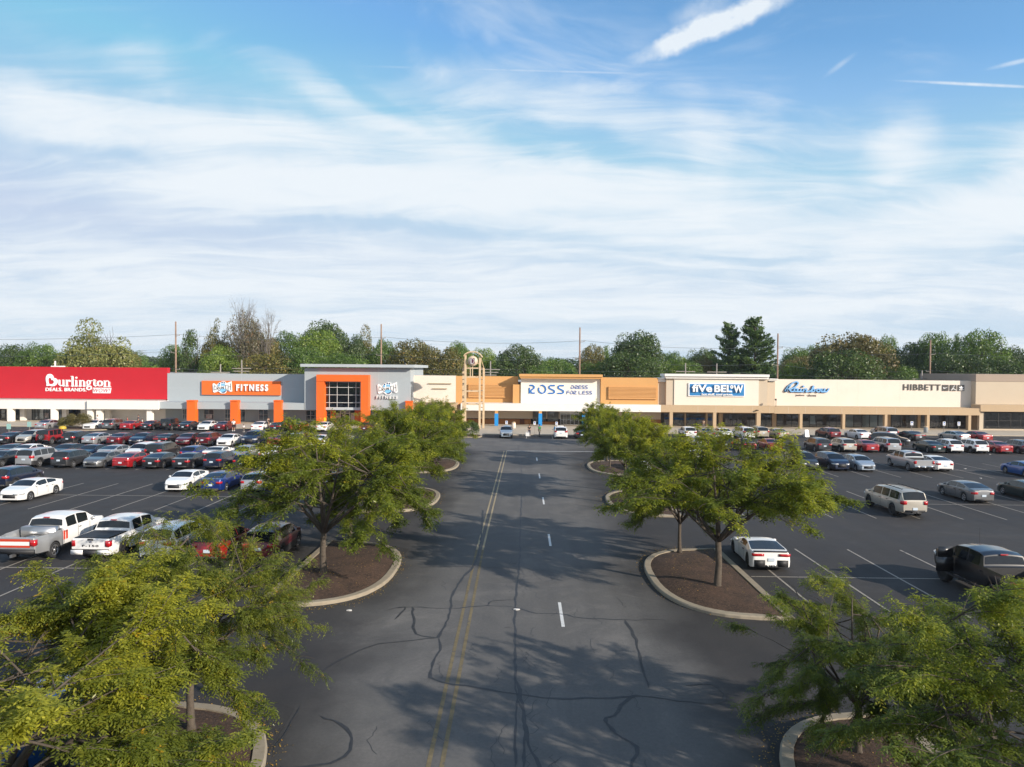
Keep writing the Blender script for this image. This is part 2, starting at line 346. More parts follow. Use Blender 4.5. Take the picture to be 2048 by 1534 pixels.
# sealed cracks that wander over the drive, read off the ground
b = MB()
CR = [([(1031, 1534), (1033, 1430), (1031, 1330), (1030, 1215), (1036, 1160), (1040, 1100), (1041, 1040), (1043, 1000), (1044, 960), (1040, 915), (1036, 890)], .13, 0),
 ([(1033, 1360), (1045, 1410), (1052, 1470), (1072, 1520), (1085, 1550)], .17, 1), ([(1036, 1400), (1049, 1440), (1047, 1540)], .12, 2),
 ([(790, 1216), (825, 1214), (900, 1217), (975, 1212), (1030, 1215), (1075, 1227), (1120, 1228), (1165, 1236), (1250, 1240), (1330, 1240)], .10, 3),
 ([(826, 1214), (827, 1245), (833, 1268), (868, 1276), (880, 1270), (900, 1225), (905, 1190), (930, 1150), (946, 1135), (960, 1090), (966, 1020)], .16, 4),
 ([(878, 1278), (880, 1300), (860, 1345), (885, 1365), (960, 1375), (1030, 1388), (1120, 1397), (1240, 1395), (1282, 1392)], .15, 5),
 ([(640, 1345), (700, 1310), (760, 1288), (868, 1277)], .10, 6), ([(1250, 1241), (1272, 1280), (1284, 1340), (1298, 1375)], .15, 7),
 ([(1282, 1392), (1250, 1402), (1228, 1432), (1212, 1440), (1232, 1468), (1272, 1494), (1262, 1534)], .16, 8),
 ([(1285, 1393), (1380, 1405), (1430, 1408), (1450, 1395), (1440, 1378), (1420, 1370), (1370, 1372)], .09, 9),
 ([(640, 1433), (680, 1450), (705, 1478), (690, 1512), (640, 1532), (560, 1536)], .13, 10), ([(790, 1240), (812, 1214), (770, 1222)], .09, 11),
 ([(975, 1212), (985, 1203), (1030, 1200)], .08, 12), ([(840, 1134), (940, 1134), (1030, 1137), (1100, 1142)], .06, 13),
 ([(600, 1414), (575, 1460), (545, 1500)], .05, 14), ([(860, 1095), (875, 1085), (866, 1068), (845, 1060)], .05, 15)]
for pl, w, k in CR:
    g = [Vector(G(*p)) for p in pl]; fine = []
    for i in range(len(g)-1):
        p0, p1, p2, p3 = g[max(i-1, 0)], g[i], g[i+1], g[min(i+2, len(g)-1)]
        n = max(3, int((p2-p1).length/.35))
        for q in range(n):
            u = q/n; fine.append(.5*((2*p1)+(p2-p0)*u+(2*p0-5*p1+4*p2-p3)*u*u+(3*p1-p0-3*p2+p3)*u**3))
    fine.append(g[-1]); z = .008+.0006*k
    fine = [p+Vector((random.uniform(-.035, .035), random.uniform(-.05, .05))) for p in fine]
    L, R_ = [], []
    for i, p in enumerate(fine):
        d = (fine[min(i+1, len(fine)-1)]-fine[max(i-1, 0)]).normalized(); n = Vector((-d.y, d.x))*w*.33*random.uniform(.45, 1.4)
        if i in (0, len(fine)-1): n *= .3
        L.append(p-n); R_.append(p+n)
    for i in range(len(fine)-1): b.face([(L[i].x, L[i].y, z), (L[i+1].x, L[i+1].y, z), (R_[i+1].x, R_[i+1].y, z), (R_[i].x, R_[i].y, z)])
for v in range(110):      # fine cracks around the joint and wandering off it
    x, y = (random.gauss(.1, .5), random.uniform(14, 80)) if v % 3 else (random.gauss(2.5, 2.5), random.uniform(14, 60))
    
    for q in range(7):
        x2, y2 = x+random.uniform(-.16, .16), y+random.uniform(.08, .3); strip(b, x, y, x2, y2, .018, .0065); x, y = x2, y2
structure('crack_sealant', b, M_seal)
# sidewalk in front of the shops
b = MB(); b.slab([(-190, 114.2), (-17.5, 114.2), (-15.5, 104.2), (-6.3, 104.2), (-5.6, 107.0), (13.8, 107), (14.5, 112), (44, 112), (46, 109.5), (52, 109.5), (54, 113.3), (190, 113.3), (190, 135), (-190, 135)], -.2, .15)
structure('sidewalk', b, M_walk)
# ------------------------------------------------------------ kerbed islands
def island(name, xt, xe, y0, y1, label, r=2.6):
    """D-shaped island: straight kerb at the stalls (xe), rounded nose at the drive (xt)"""
    s = 1 if xt > xe else -1; ym = (y0+y1)/2; out = []; w = abs(xt-xe)
    for i in range(25):
        th = math.pi/2-math.pi*i/24; c, sn = abs(math.cos(th))**.62, math.copysign(abs(math.sin(th))**.80, math.sin(th))
        out.append((xe+s*w*c, ym+(y1-y0)/2*sn))
    def inset(p, d):
        n = len(p); res = []
        for i in range(n):
            a, c_ = Vector(p[i-1]), Vector(p[(i+1) % n]); t_ = (c_-a).normalized(); nn = Vector((-t_.y, t_.x))
            q = Vector(p[i]); cen = Vector(((xt+xe)/2, ym)); 
            if (cen-q).dot(nn) < 0: nn = -nn
            res.append(tuple(q+nn*d))
        return res
    o = thing(name, label, 'planting island', ((xt+xe)/2, ym, 0), group='kerbed planting islands')
    loc = lambda p: [(x-o.location.x, y-o.location.y) for x, y in p]
    b = MB(); A, B_ = loc(out), loc(inset(out, .34)); A2 = loc(inset(out, .05)); n = len(A)
    for i in range(n):
        j = (i+1) % n
        for (p, zp), (q, zq) in (((A, -.05), (A, .11)), ((A, .11), (A2, .15)), ((A2, .15), (B_, .15)), ((B_, .15), (B_, .02))):
            f = [(p[i][0], p[i][1], zp), (p[j][0], p[j][1], zp), (q[j][0], q[j][1], zq), (q[i][0], q[i][1], zq)]
            b.face(f if s > 0 else f)
    me = b.mesh('kerb'); bm = bmesh.new(); bm.from_mesh(me); bmesh.ops.remove_doubles(bm, verts=bm.verts, dist=.0005); bmesh.ops.recalc_face_normals(bm, faces=bm.faces); bm.to_mesh(me); bm.free()
    put('kerb', me, M_conc, o)
    # mulch bed, mounded and uneven
    bm = bmesh.new(); C_ = loc(inset(out, .32)); cx = sum(p[0] for p in C_)/n; cy = sum(p[1] for p in C_)/n; rings = []
    for kx in range(10):
        f = 1-kx/10; rr = []
        for p in C_:
            x, y = cx+(p[0]-cx)*f, cy+(p[1]-cy)*f; rr.append(bm.verts.new((x, y, .10+.22*(1-f*f)+(random.uniform(-.005, .005) if kx else 0))))
        rings.append(rr)
    for a, b2 in zip(rings, rings[1:]):
        for i in range(n):
            j = (i+1) % n; bm.faces.new((a[i], a[j], b2[j], b2[i]))
    bm.faces.new(rings[-1]); bmesh.ops.recalc_face_normals(bm, faces=bm.faces)
    me = bpy.data.meshes.new('mulch_bed'); bm.to_mesh(me); bm.free(); me.polygons.foreach_set('use_smooth', [True]*len(me.polygons))
    if me.polygons[0].normal.z < 0: me.flip_normals()
    put('mulch_bed', me, M_mulch, o); return o
words = ['nearest the camera', 'second from the camera', 'third from the camera', 'fourth from the camera']
for k, (y0, y1) in enumerate([(9.4, 20.6), (29.2, 40.2), (48.6, 59.0), (67.3, 78.0)]):
    island('planting_island', (-6.15, -6.1, -6.3, -6.5)[k], -11.1, y0, y1, 'mulched island with pale kerb left of the drive, '+words[k])
for k, (y0, y1) in enumerate([(9.4, 20.6), (28.4, 39.4), (48.2, 58.6), (66.9, 77.6)]):
    island('planting_island', (6.3, 6.1, 6.4, 6.7)[k], 11.0, y0, y1, 'mulched island with kerb right of the drive, '+words[k])
def bed(x0, x1, y0, y1, label):
    o = thing('planting_bed', label, 'planting bed', ((x0+x1)/2, (y0+y1)/2, 0), group='small beds along the shop walk')
    w, d = (x1-x0)/2, (y1-y0)/2; out = [(w*math.copysign(abs(math.cos(a))**.6, math.cos(a)), d*math.copysign(abs(math.sin(a))**.6, math.sin(a))) for a in [2*math.pi*i/28 for i in range(28)]]
    b = MB(); b.slab(out, -.05, .16); b.build('kerb', M_conc, o)
    b = MB(); b.slab([(x*.9, y*.88) for x, y in out], .1, .20); b.build('mulch_bed', M_mulch, o)
bed(-76, -64.5, 107.5, 113.5, 'mulched bed holding the round brown hedge in front of the red store')
bed(-10.2, -5.9, 102.4, 106.2, 'small kerbed bed with a leafy shrub near the tall arched pylon')
bed(44.5, 52, 105.5, 111, 'kerbed bed with a low plant and a white board before the cream shops')
# ============================================================ BUILDINGS
M_red = mat('crimson_siding', (.50, .008, .018), .55, var=.05, vscale=.4, bump=.5, wave=('Z', 2.0))
M_cream = mat('cream_stucco', (.74, .655, .56), .85, var=.05, vscale=.4, bump=.15, bscale=8, var2=((.66, .575, .485), .22, .60))
M_cream2 = mat('pale_cream_stucco', (.72, .655, .56), .85, var=.03, vscale=.3, bump=.15, bscale=8)
M_wht = mat('white_stucco', (.76, .73, .68), .8, var=.04, vscale=.35, bump=.1, bscale=8, var2=((.62, .59, .53), .5, .66))
M_tan = mat('tan_stucco', (.47, .34, .21), .85, var=.04, vscale=.3, bump=.1, bscale=8)
M_tan2 = mat('grey_tan_stucco', (.53, .44, .33), .85, var=.04, vscale=.3, bump=.1, bscale=8)
M_grey = mat('blue_grey_panel', (.36, .40, .42), .75, var=.03, vscale=.3, bump=.1, bscale=8)
M_greyd = mat('deep_grey_wall', (.25, .265, .27), .8, var=.05, vscale=.3)
M_cap = mat('grey_metal_fascia', (.42, .46, .48), .5, var=.04, vscale=.5)
M_org = mat('orange_siding', (.80, .135, .012), .55, var=.04, vscale=.5, bump=.5, wave=('Z', 1.7))
M_orgv = mat('orange_ribbed_panel', (.82, .15, .015), .55, var=.03, vscale=.5, bump=.5, wave=('X', 2.2))
M_ochre = mat('ochre_stucco', (.60, .32, .115), .85, var=.05, vscale=.3, bump=.15, bscale=8)
M_ochrer = mat('ochre_shutter', (.58, .30, .105), .75, var=.05, vscale=.3)
M_brown = mat('brown_wainscot', (.30, .13, .045), .8, var=.06, vscale=.4)
M_ivory = mat('ivory_siding', (.82, .765, .67), .6, var=.03, vscale=.3, bump=.4, wave=('Z', 1.3))
M_roof = mat('gravel_roof', (.42, .40, .37), .95, var=.2, vscale=2)
M_glass = glassmat('shop_glass', (.60, .64, .66), .75)
M_lampon = mat('ceiling_lamp', (.8, .8, .8), .5, var=0, emit=((1, .95, .88), 5.))
M_blueglass = glassmat('blue_tinted_glass', (.02, .05, .09), .75)
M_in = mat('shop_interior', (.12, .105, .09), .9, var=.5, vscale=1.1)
M_mull = mat('white_window_bar', (.62, .62, .60), .45, var=.03)
M_dark = mat('dark_bronze_frame', (.03, .026, .022), .45, var=.1)
M_blk = mat('black_panel', (.015, .015, .016), .4, var=.1)
M_blue = mat('bright_blue_paint', (.012, .25, .62), .6, var=.04)
M_let = mat('white_letter', (.86, .86, .85), .35, var=0)
M_letred = mat('red_letter', (.42, .01, .03), .4, var=0)
M_ross = mat('blue_letter', (.005, .15, .50), .35, var=0)
M_ross2 = mat('outlined_blue_letter', (.09, .16, .42), .35, var=0)
M_fb = mat('blue_sign_face', (.03, .20, .46), .4, var=.03)
M_sky = mat('sky_blue_letter', (.20, .45, .78), .3, var=.05)
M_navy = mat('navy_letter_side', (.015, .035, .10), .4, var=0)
M_char = mat('charcoal_letter', (.075, .068, .06), .4, var=0)
M_gold = mat('weathered_bar', (.40, .32, .20), .6, var=.1)
M_pyl = mat('cream_painted_steel', (.62, .47, .30), .5, var=.06, vscale=.8)
M_pylf = mat('pylon_disc_face', (.60, .46, .34), .5, var=.03)
M_mar = mat('maroon_letter', (.09, .02, .045), .4, var=0)
M_poster = mat('window_poster', (.55, .45, .42), .6, var=.6, vscale=1.6, var2=((.45, .03, .05), 1.3, .55))
M_paper = mat('pale_blind', (.55, .60, .55), .7, var=.1)
M_bluep = mat('blue_shelf_band', (.03, .16, .45), .6, var=.3, vscale=1.5)
M_goods = mat('shelf_goods', (.35, .28, .24), .7, var=.9, vscale=5, var2=((.5, .05, .08), 6, .58))
M_reddoor = mat('dark_red_door', (.10, .03, .015), .6, var=.1)
YC, YW, YB = 122.5, 126.3, 190.0
def X(px, Y=YC, py=800): return XZ(px, py, Y)[0]
def Z(px, py, Y=YC): return XZ(px, py, Y)[1]
class Bld:
    """one shop unit; parts are given in picture columns and rows on a plane at depth Y"""
    def __init__(s, name, label, px0, px1, cat='store'):
        s.cx = (X(px0)+X(px1))/2; s.o = thing(name, label, cat, (s.cx, YW, 0), group='shop units of the strip mall')
    def p(s, name, m, rects, smooth=False):
        """rects: (px0, px1, py_top, py_bottom, Yfront, Yback) or ('w', x0, x1, y0, y1, z0, z1)"""
        for r in rects:
            b = MB()
            if r[0] == 'w': b.box(r[1]-s.cx, r[2]-s.cx, r[3]-YW, r[4]-YW, r[5], r[6])
            else:
                a, c, t_, bo, y0, y1 = r; x0, x1 = X(a, y0), X(c, y0)
                zt = Z((a+c)/2, t_, y0); zb = .15 if bo is None else Z((a+c)/2, bo, y0)
                b.box(x0-s.cx, x1-s.cx, y0-YW, y1-YW, zb, zt)
            o = b.build(name, m, s.o)
        return o
    def windows(s, px0, px1, top, bot, Y, nv, nh, frame=M_mull, glass=M_glass, name='window', back=True, bar=.07, fill=None):
        x0, x1 = X(px0, Y)-s.cx, X(px1, Y)-s.cx; z1 = Z(px0, top, Y); z0 = .17 if bot is None else Z(px0, bot, Y)
        y = Y-YW; b = MB(); b.box(x0, x1, y-.09, y-.004, z0, z0+bar); b.box(x0, x1, y-.09, y-.004, z1-bar, z1)
        vs = nv if hasattr(nv, '__len__') else [px0+(px1-px0)*i/nv for i in range(1, nv)]
        for v in vs: xx = X(v, Y)-s.cx; b.box(xx-bar/2, xx+bar/2, y-.085, y-.006, z0+bar, z1-bar)
        b.box(x0, x0+bar, y-.09, y-.004, z0+bar, z1-bar); b.box(x1-bar, x1, y-.09, y-.004, z0+bar, z1-bar)
        hs = nh if hasattr(nh, '__len__') else [top+((bot or 846)-top)*i/nh for i in range(1, nh)]
        for h in hs: zz = Z(px0, h, Y); b.box(x0+bar, x1-bar, y-.08, y-.008, zz-bar/2, zz+bar/2)
        w = b.build(name, frame, s.o)
        b = MB(); b.face([(x0, y-.03, z0), (x1, y-.03, z0), (x1, y-.03, z1), (x0, y-.03, z1)]); b.build('pane', glass, w)
        return w
# ---- red department store
A = Bld('department_store', 'long crimson clad store with white colonnade at the far left', -170, 333)
A.p('upper_wall', M_red, [(-170, 334.5, 733.5, 796.8, YW, YW+1)])
A.p('lower_wall', M_wht, [(-170, 331, 797, None, YW+.3, YW+1.2)])
A.p('roof', M_roof, [('w', X(-170), X(333)-.3, YW+1, YB, 8.2, 8.6)])
A.p('canopy', M_wht, [(-170, 316, 801, 818, YC, YW+.28), (174, 316, 801.5, 818.5, YC-.5, YC-.003)])
for px in (-63, 19, 106, 179, 197, 298): A.p('column', M_wht, [(px-4.8, px+4.8, 817, None, YC+.02, YC+.85)])
for px in (44, 128, 214): A.p('column', M_wht, [(px-4.4, px+4.4, 817, None, YC+2.3, YC+3.0)])
for a, c, n in ((-60, 12, 4), (24, 39, 2)): A.windows(a, c, 818, 842, YW+.29, n, 3, M_dark, M_blueglass)
A.windows(64, 100, 817, None, YW+.29, [70, 76, 88, 94], [824], M_dark, M_glass, 'entrance_door'); A.windows(111, 124, 817, None, YW+.29, 2, [826], M_dark, M_glass, 'entrance_door'); A.windows(133, 161, 817, None, YW+.29, 4, [826], M_dark, M_blueglass, 'entrance_door')
A.p('poster', M_poster, [(89, 97, 826, 835, YW+.16, YW+.19)]); A.p('wall_lamp', M_blk, [(284, 288, 817, 819, YC+1, YC+1.4)])
A.p('roof_vent', M_wht, [(102, 118, 731.5, 737, YW+12, YW+14), (109, 110.5, 722, 731.4, YW+12.5, YW+12.8)])
# ---- gym
B = Bld('gym_building', 'blue grey gym with orange pillars and a tall glazed entrance tower', 333, 820)
B.p('upper_wall', M_grey, [(334.8, 612, 747.5, 806, YW, YW+1)])
B.p('panel_joint', M_cap, [('w', X(p, YW)-.03, X(p, YW)+.03, YW-.012, YW+.01, 4.2, Z(p, 748.5, YW)) for p in (398, 483, 567)]+[('w', X(335, YW), X(600, YW), YW-.008, YW+.01, 6.1, 6.15)])
B.p('lower_wall', M_grey, [(331.2, 612, 806.5, None, YW+.3, YW+1.2), (738, 822, 812, None, YW+.3, YW+1.2)])
B.p('roof', M_roof, [('w', X(334), X(612), YW+1, YB, 7.7, 8.0)])
B.p('canopy', M_grey, [(316.3, 608, 805, 818.5, YC, YW+.28)])
B.p('tower', M_grey, [(609, 632.5, 735.5, 820, YC, YW+12), (736.3, 820.5, 735.5, 821, YC, YW+12), (632.5, 736.3, 735.5, 752, YC, YW+12)])
B.p('tower_joint', M_cap, [('w', X(p)-.03, X(p)+.03, YC-.012, YC+.01, 3.1, Z(p, 736.5)) for p in (775.5, 736.9+20)]+[('w', X(610), X(820), YC-.01, YC+.01, Z(700, 740.6), Z(700, 740.0))])
B.p('tower_roof_fascia', M_cap, [(600.5, 828, 728.6, 734.4, YC-1.2, YW+13)])
B.p('sign_panel', M_orgv, [(403.5, 560.5, 762, 790, YW-.35, YW-.01)])
for a, c in ((373.5, 390), (460.5, 475.5), (547.5, 562)): B.p('pillar', M_org, [(a, c, 803, None, YC-.9, YC+.3), (a-.9, c-.9, 800.5, 802.9, YC-1.0, YC+.35)])
B.p('pillar', M_org, [(811, 824, 804, None, YC-.9, YC+.3), (810, 824.5, 802, 803.9, YC-1.0, YC+.35)])
B.p('entrance_frame', M_org, [(632.5, 648, 763, None, YC-1.7, YC-.003), (721.5, 736.5, 763, None, YC-1.7, YC-.003), (632.5, 736.5, 749.5, 762.8, YC-1.7, YC-.003)])
B.p('entry_pier', M_org, [(661, 669.5, 820.5, None, YC+1.2, YC+2.2), (709.5, 721, 820.5, None, YC+1.2, YC+2.2)])
B.p('transom', M_cap, [(648.2, 721.3, 815.5, 820, YC-.6, YC+.6)])
B.windows(648.3, 721.3, 763.2, 815.3, YC-.45, [659, 674.5, 697, 712], [774.5, 789.5, 805], M_mull, M_blueglass, 'tower_window')
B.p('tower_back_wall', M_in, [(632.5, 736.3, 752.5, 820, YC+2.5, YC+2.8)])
for a, c in ((612, 631), (766, 786.5)): B.windows(a, c, 820.5, 841.5, YW+.29, 2, 2)
for a, c in ((365, 373), (408, 428), (517, 537)): B.windows(a, c, 818.5, 838.5 if a != 517 else 840.5, YW+.29, 2, 2)
B.windows(450, 461, 818.5, None, YW+.29, 2, 3, name='entrance_door'); B.windows(476, 491, 818.5, None, YW+.29, [484], [822], name='entrance_door')
B.p('lower_wall', M_greyd, [(648, 722, 820.3, None, YW+.3, YW+1)]); B.windows(651, 661, 821, None, YC+2.2, 2, 3, M_mull, M_glass)
B.windows(680, 700.5, 821, None, YC+2.2, [690], [826], M_mull, M_glass, 'entrance_door', bar=.16)
B.p('poster', M_poster, [(701.5, 709, 826, 848, YC+2.1, YC+2.15), (670.5, 679, 826, 848, YC+2.1, YC+2.15), (412, 424, 829, 837, YW+.14, YW+.16)])
B.p('back_wall', M_in, [(649, 722, 820.6, None, YC+3.2, YC+3.4)])
# ---- cream unit
Cc = Bld('vacant_store', 'plain cream unit with two bare sign bars beside the tall pylon', 821, 911)
Cc.p('upper_wall', M_cream, [(820.7, 911.5, 751, 807, YW, YW+1)]); Cc.p('roof', M_roof, [('w', X(821), X(911), YW+1, YB, 7.5, 7.8)])
Cc.p('canopy', M_tan, [(824.6, 913, 806.5, 820, YC, YW+.28)]); Cc.p('lower_wall', M_tan2, [(822, 911, 807.5, None, YW+.3, YW+1.2)])
Cc.p('sign_bar', M_gold, [(856.5, 902.5, 766.4, 767.8, YW-.25, YW-.005), (864.5, 894, 776.6, 777.8, YW-.25, YW-.005)])
for a, c in ((828, 848), (856, 884)): Cc.windows(a, c, 820.5, 845, YW+.29, 3, 1, M_dark)
Cc.p('column', M_tan, [(850, 854.5, 819, None, YC+.02, YC+.6)])
# ---- ochre clothing store
D = Bld('clothing_store', 'ochre store with an ivory sign bay, white canopy and blue posts', 911, 1316)
D.p('upper_wall', M_ochre, [(911.6, 1036, 752.4, 810, YW, YW+1)]); D.p('roof', M_roof, [('w', X(911), X(1316), YW+1, YB, 7.4, 7.7)])
def shutters(s, a, c, t_, bo, Y):
    x0, x1 = X(a, Y)-s.cx, X(c, Y)-s.cx; z0, z1 = Z(a, bo, Y), Z(a, t_, Y); b = MB(); n = 9; h = (z1-z0)/n
    for i in range(n): b.box(x0, x1, Y-YW-.04, Y-YW+.06, z0+i*h+.035, z0+(i+1)*h-.03)
    b.box(x0-.06, x1+.06, Y-YW+.061, Y-YW+.18, z0-.05, z1+.02); b.box(x0-.1, x1+.1, Y-YW-.12, Y-YW+.07, z0-.1, z0+.03); b.box(x0-.1, x0-.005, Y-YW-.10, Y-YW+.06, z0+.04, z1)
    b.build('shutter_panel', M_ochrer, s.o)
shutters(D, 938, 1024, 768.5, 793.5, YW-.2)
D.p('pier', M_ochre, [(1025.5, 1041, 769, 808, YW-1.3, YW-.003)])
D.p('sign_bay', M_ivory, [(1041.5, 1200, 757, 810.5, YW-1.5, YW-.004)])
D.p('cornice', M_ochre, [(1039.8, 1203.5, 754, 757.3, YW-2.6, YW+1.4), (1037.9, 1205, 748.6, 753.8, YW-2.8, YW+1.6)])
D.p('right_wall', M_ochre, [(1201.2, 1315.6, 755.4, 811.5, YW-1.95, YW+1)])
shutters(D, 1218, 1313, 773, 796.5, YW-2.15)
D.p('canopy', M_wht, [(921.5, 1322, 808.3, 822.5, YC, YW+.28)])
D.p('lower_wall', M_tan2, [(911.3, 1322, 809.5, 838, YW+.3, YW+1.2)]); D.p('wainscot', M_brown, [(911.3, 1062, 838.2, None, YW+.22, YW+1), (1084, 1118, 843.5, None, YW+.22, YW+1), (1190, 1322, 838.5, None, YW+.22, YW+1)])
D.p('door', M_reddoor, [(1040, 1049.3, 838, None, YW+.15, YW+.21)])
for a, c, bo in ((1066, 1078.5, 846), (1084.5, 1092, 842.5), (1095.5, 1117, 843)): D.windows(a, c, 822, bo, YW+.2, 1, 1, M_dark)
D.windows(1121, 1188, 824, None, YW+.2, [1128, 1132.5, 1141, 1149, 1158, 1166, 1175, 1181], [828.5, 839.5], M_mull, M_glass, 'entrance_door')
D.p('door_header', M_mull, [(1120, 1189, 824, 827.5, YW-.1, YW+.08)])
for px in (906, 993, 1081, 1168, 1254): D.p('post', M_ochre, [(px-3.1, px+3.1, 820, None, YC+.05, YC+.6)]); D.p('post_wrap', M_blue, [(px-3.6, px+3.6, 827, 851.5, YC-.003, YC+.66)]) if px != 906 else None
# ---- discount store
E_ = Bld('discount_store', 'cream and tan store under a stepped white cornice with a blue sign', 1316, 1534)
E_.p('side_wall', M_tan2, [(1315.8, 1332, 763, 812.5, YW-1.2, YW+1), (1332.1, 1348, 757, 812.5, YW-2.0, YW+1), (1517.3, 1534.5, 757.4, 813.5, YW-2.0, YW+1), (1534.6, 1549.4, 763.5, 814, YW-1.2, YW+1)])
E_.p('front_wall', M_cream2, [(1348.1, 1517.2, 757, 813.5, YW-2.15, YW+1)])
E_.p('cornice', M_wht, [(1330.8, 1536.8, 753.5, 757.6, YW-2.5, YW+1.3), (1329.2, 1538.5, 748.4, 753.3, YW-2.8, YW+1.5), (1315.3, 1331, 758.8, 763.5, YW-1.6, YW+1.2), (1313.5, 1328.6, 755.3, 758.6, YW-1.8, YW+1.25), (1537, 1553, 759.4, 762, YW-1.6, YW+1.2), (1539, 1556, 757.5, 759.3, YW-1.8, YW+1.25)])
E_.p('roof', M_roof, [('w', X(1316), X(1549), YW+1, YB, 7.4, 7.7)])
E_.p('canopy', M_tan, [(1322.3, 1549, 811.5, 825, YC, YW-.8)]); E_.p('soffit', M_tan, [('w', X(1322), X(1549), YW-.79, YW+.3, 2.75, 3.1)])
E_.p('canopy_joint', M_tan2, [('w', X(p)-.03, X(p)+.03, YC-.01, YC+.01, 2.75, 3.88) for p in (1396, 1432, 1468, 1505, 1540)])
E_.p('bulkhead', M_tan, [(1322, 1549, 813, 827, YW+.3, YW+.6)])
for px in (1343, 1430, 1518): E_.p('column', M_tan, [(px-(3.2 if px < 1500 else 4), px+(3.2 if px < 1500 else 4), 823.5, None, YC+.02, YC+.7)])
for a, c, v in ((1326, 1369, 2), (1373, 1434, [1392, 1413]), (1449, 1512, [1466, 1474, 1490, 1500]), (1521, 1544, 2)): E_.windows(a, c, 827.2, None, YW+.29, v, 1, M_dark, M_glass)
E_.p('pier', M_tan, [(1369.5, 1372.5, 824, None, YW+.1, YW+.9), (1439, 1446, 824, None, YW+.0, YW+.9), (1545, 1553.5, 824, None, YW+.0, YW+.9), (1412, 1416, 824, None, YW+.1, YW+.9)])
E_.p('shop_shelves', M_goods, [(1330+k*17, 1341+k*17, 838+k%3*2, None, YW+.9, YW+1.6) for k in range(6)]+[(1452+k*12, 1461+k*12, 838+k%2*2, None, YW+.9, YW+1.5) for k in range(5)]); E_.p('shelf_band', M_bluep, [(1330, 1432, 835.5, 840.5, YW+4.4, YW+4.6)])
for k in range(9): E_.p('ceiling_lamp', M_lampon, [('w', X(1332+k*24), X(1332+k*24)+1.2, YW+2+(k%3)*1.2, YW+2.25+(k%3)*1.2, 2.6, 2.66)])
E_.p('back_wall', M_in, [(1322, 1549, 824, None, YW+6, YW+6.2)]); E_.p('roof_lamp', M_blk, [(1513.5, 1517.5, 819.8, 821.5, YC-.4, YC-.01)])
# ---- long cream unit with two shops
F_ = Bld('shoe_store', 'long plain cream block of two shops over a tan canopy on the right', 1549, 1931)
F_.p('upper_wall', M_cream, [(1549.6, 1951, 760, 816, YW, YW+1)]); F_.p('roof', M_roof, [('w', X(1549)+.01, X(1931), YW+1, YB, 7.4, 7.7)])
F_.p('wall_joint', M_cream2, [('w', X(p, YW)-.025, X(p, YW)+.025, YW-.01, YW+.01, 4, 8.2) for p in (1674.5, 1716, 1800)])
F_.p('canopy', M_tan, [(1549.2, 1961, 815, 829, YC, YW+.28)]); F_.p('canopy_joint', M_tan2, [('w', X(p)-.03, X(p)+.03, YC-.01, YC+.01, 2.75, 3.88) for p in (1577, 1611, 1684, 1720, 1754, 1791, 1828, 1860, 1897)])
for px in (1603, 1688.5, 1773, 1857.5, 1940.5): F_.p('column', M_tan, [(px-2.7, px+2.7, 827, None, YC+.02, YC+.7)])
F_.p('bulkhead', M_tan, [(1549.1, 1961, 817, 828, YW+.3, YW+.6)])
for a, c, v in ((1553.6, 1599, 3), (1603, 1686, [1620, 1634, 1660, 1673]), (1691, 1768, [1708, 1724, 1740, 1757]), (1783, 1837, 3), (1842, 1854, 1), (1860, 1936, 4)): F_.windows(a, c, 828.2, None, YW+.29, v, 1, M_dark, M_glass)
F_.p('pier', M_tan, [(1776.5, 1782, 827, None, YW+.0, YW+.9), (1837, 1842, 827, None, YW+.0, YW+.9), (1952, 1961, 827, None, YW-2, YW+.9)])
F_.p('blind', M_paper, [(692, 692.1, 829, None, YW+1, YW+1.1)][:0]+[(1692, 1707, 830, 855, YW+.5, YW+.55), (1726, 1739, 830, 855, YW+.5, YW+.55), (1741, 1755, 830, 855, YW+.5, YW+.55), (1758, 1767, 830, 855, YW+.5, YW+.55)]); F_.p('window_poster', M_paper, [(1620.5, 1631, 831, 848, YW+.5, YW+.54)])
F_.p('shop_shelves', M_goods, [(1790+k*9, 1795+k*9, 843+k % 2*3, None, YW+1.6, YW+2) for k in range(5)]+[(1866+k*10, 1872+k*10, 842+k % 3*3, None, YW+1.5, YW+2) for k in range(7)])
for k in range(12): F_.p('ceiling_lamp', M_lampon, [('w', X(1565+k*32), X(1565+k*32)+1.2, YW+2+(k%3)*1.0, YW+2.2+(k%3)*1.0, 2.6, 2.66)])
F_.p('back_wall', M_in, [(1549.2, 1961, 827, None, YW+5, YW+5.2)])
F_.p('wall_lamp', M_blk, [(1551.8, 1552.6, 801, 813, YC+.3, YC+.4), (1551, 1553.4, 797.5, 801, YC+.2, YC+.5)])
H_ = Bld('end_store', 'beige store with a taupe parapet band cut by the right edge', 1959, 2300)
H_.p('front_wall', M_tan2, [(1951.3, 2300, 764.2, 811, YW-1.3, YC+20)]); H_.p('parapet', mat('taupe_parapet', (.36, .28, .22), .85, var=.04, vscale=.3), [(1951, 2300, 749.5, 764, YW-1.36, YC+20)])
H_.p('fascia', M_tan, [(1961.5, 2300, 811.2, 824.5, YC-.1, YW-1.31)]); H_.p('lower_wall', M_tan2, [(1959.6, 1968.5, 824.6, None, YC+.4, YC+1), (1968.6, 2300, 858, None, YC+.4, YC+1)]); H_.p('rear_parapet', M_grey, [(1921, 1949, 749.5, 763, YW+6, YW+14)])
H_.windows(1969, 2062, 825, 857, YC+.4, [1997, 2022, 2042], [841], M_dark, M_glass); H_.windows(2066, 2200, 825, 857, YC+.4, 5, [841], M_dark, M_glass); H_.p('back_wall', M_in, [(1960, 2300, 824.7, None, YC+4, YC+4.2)])
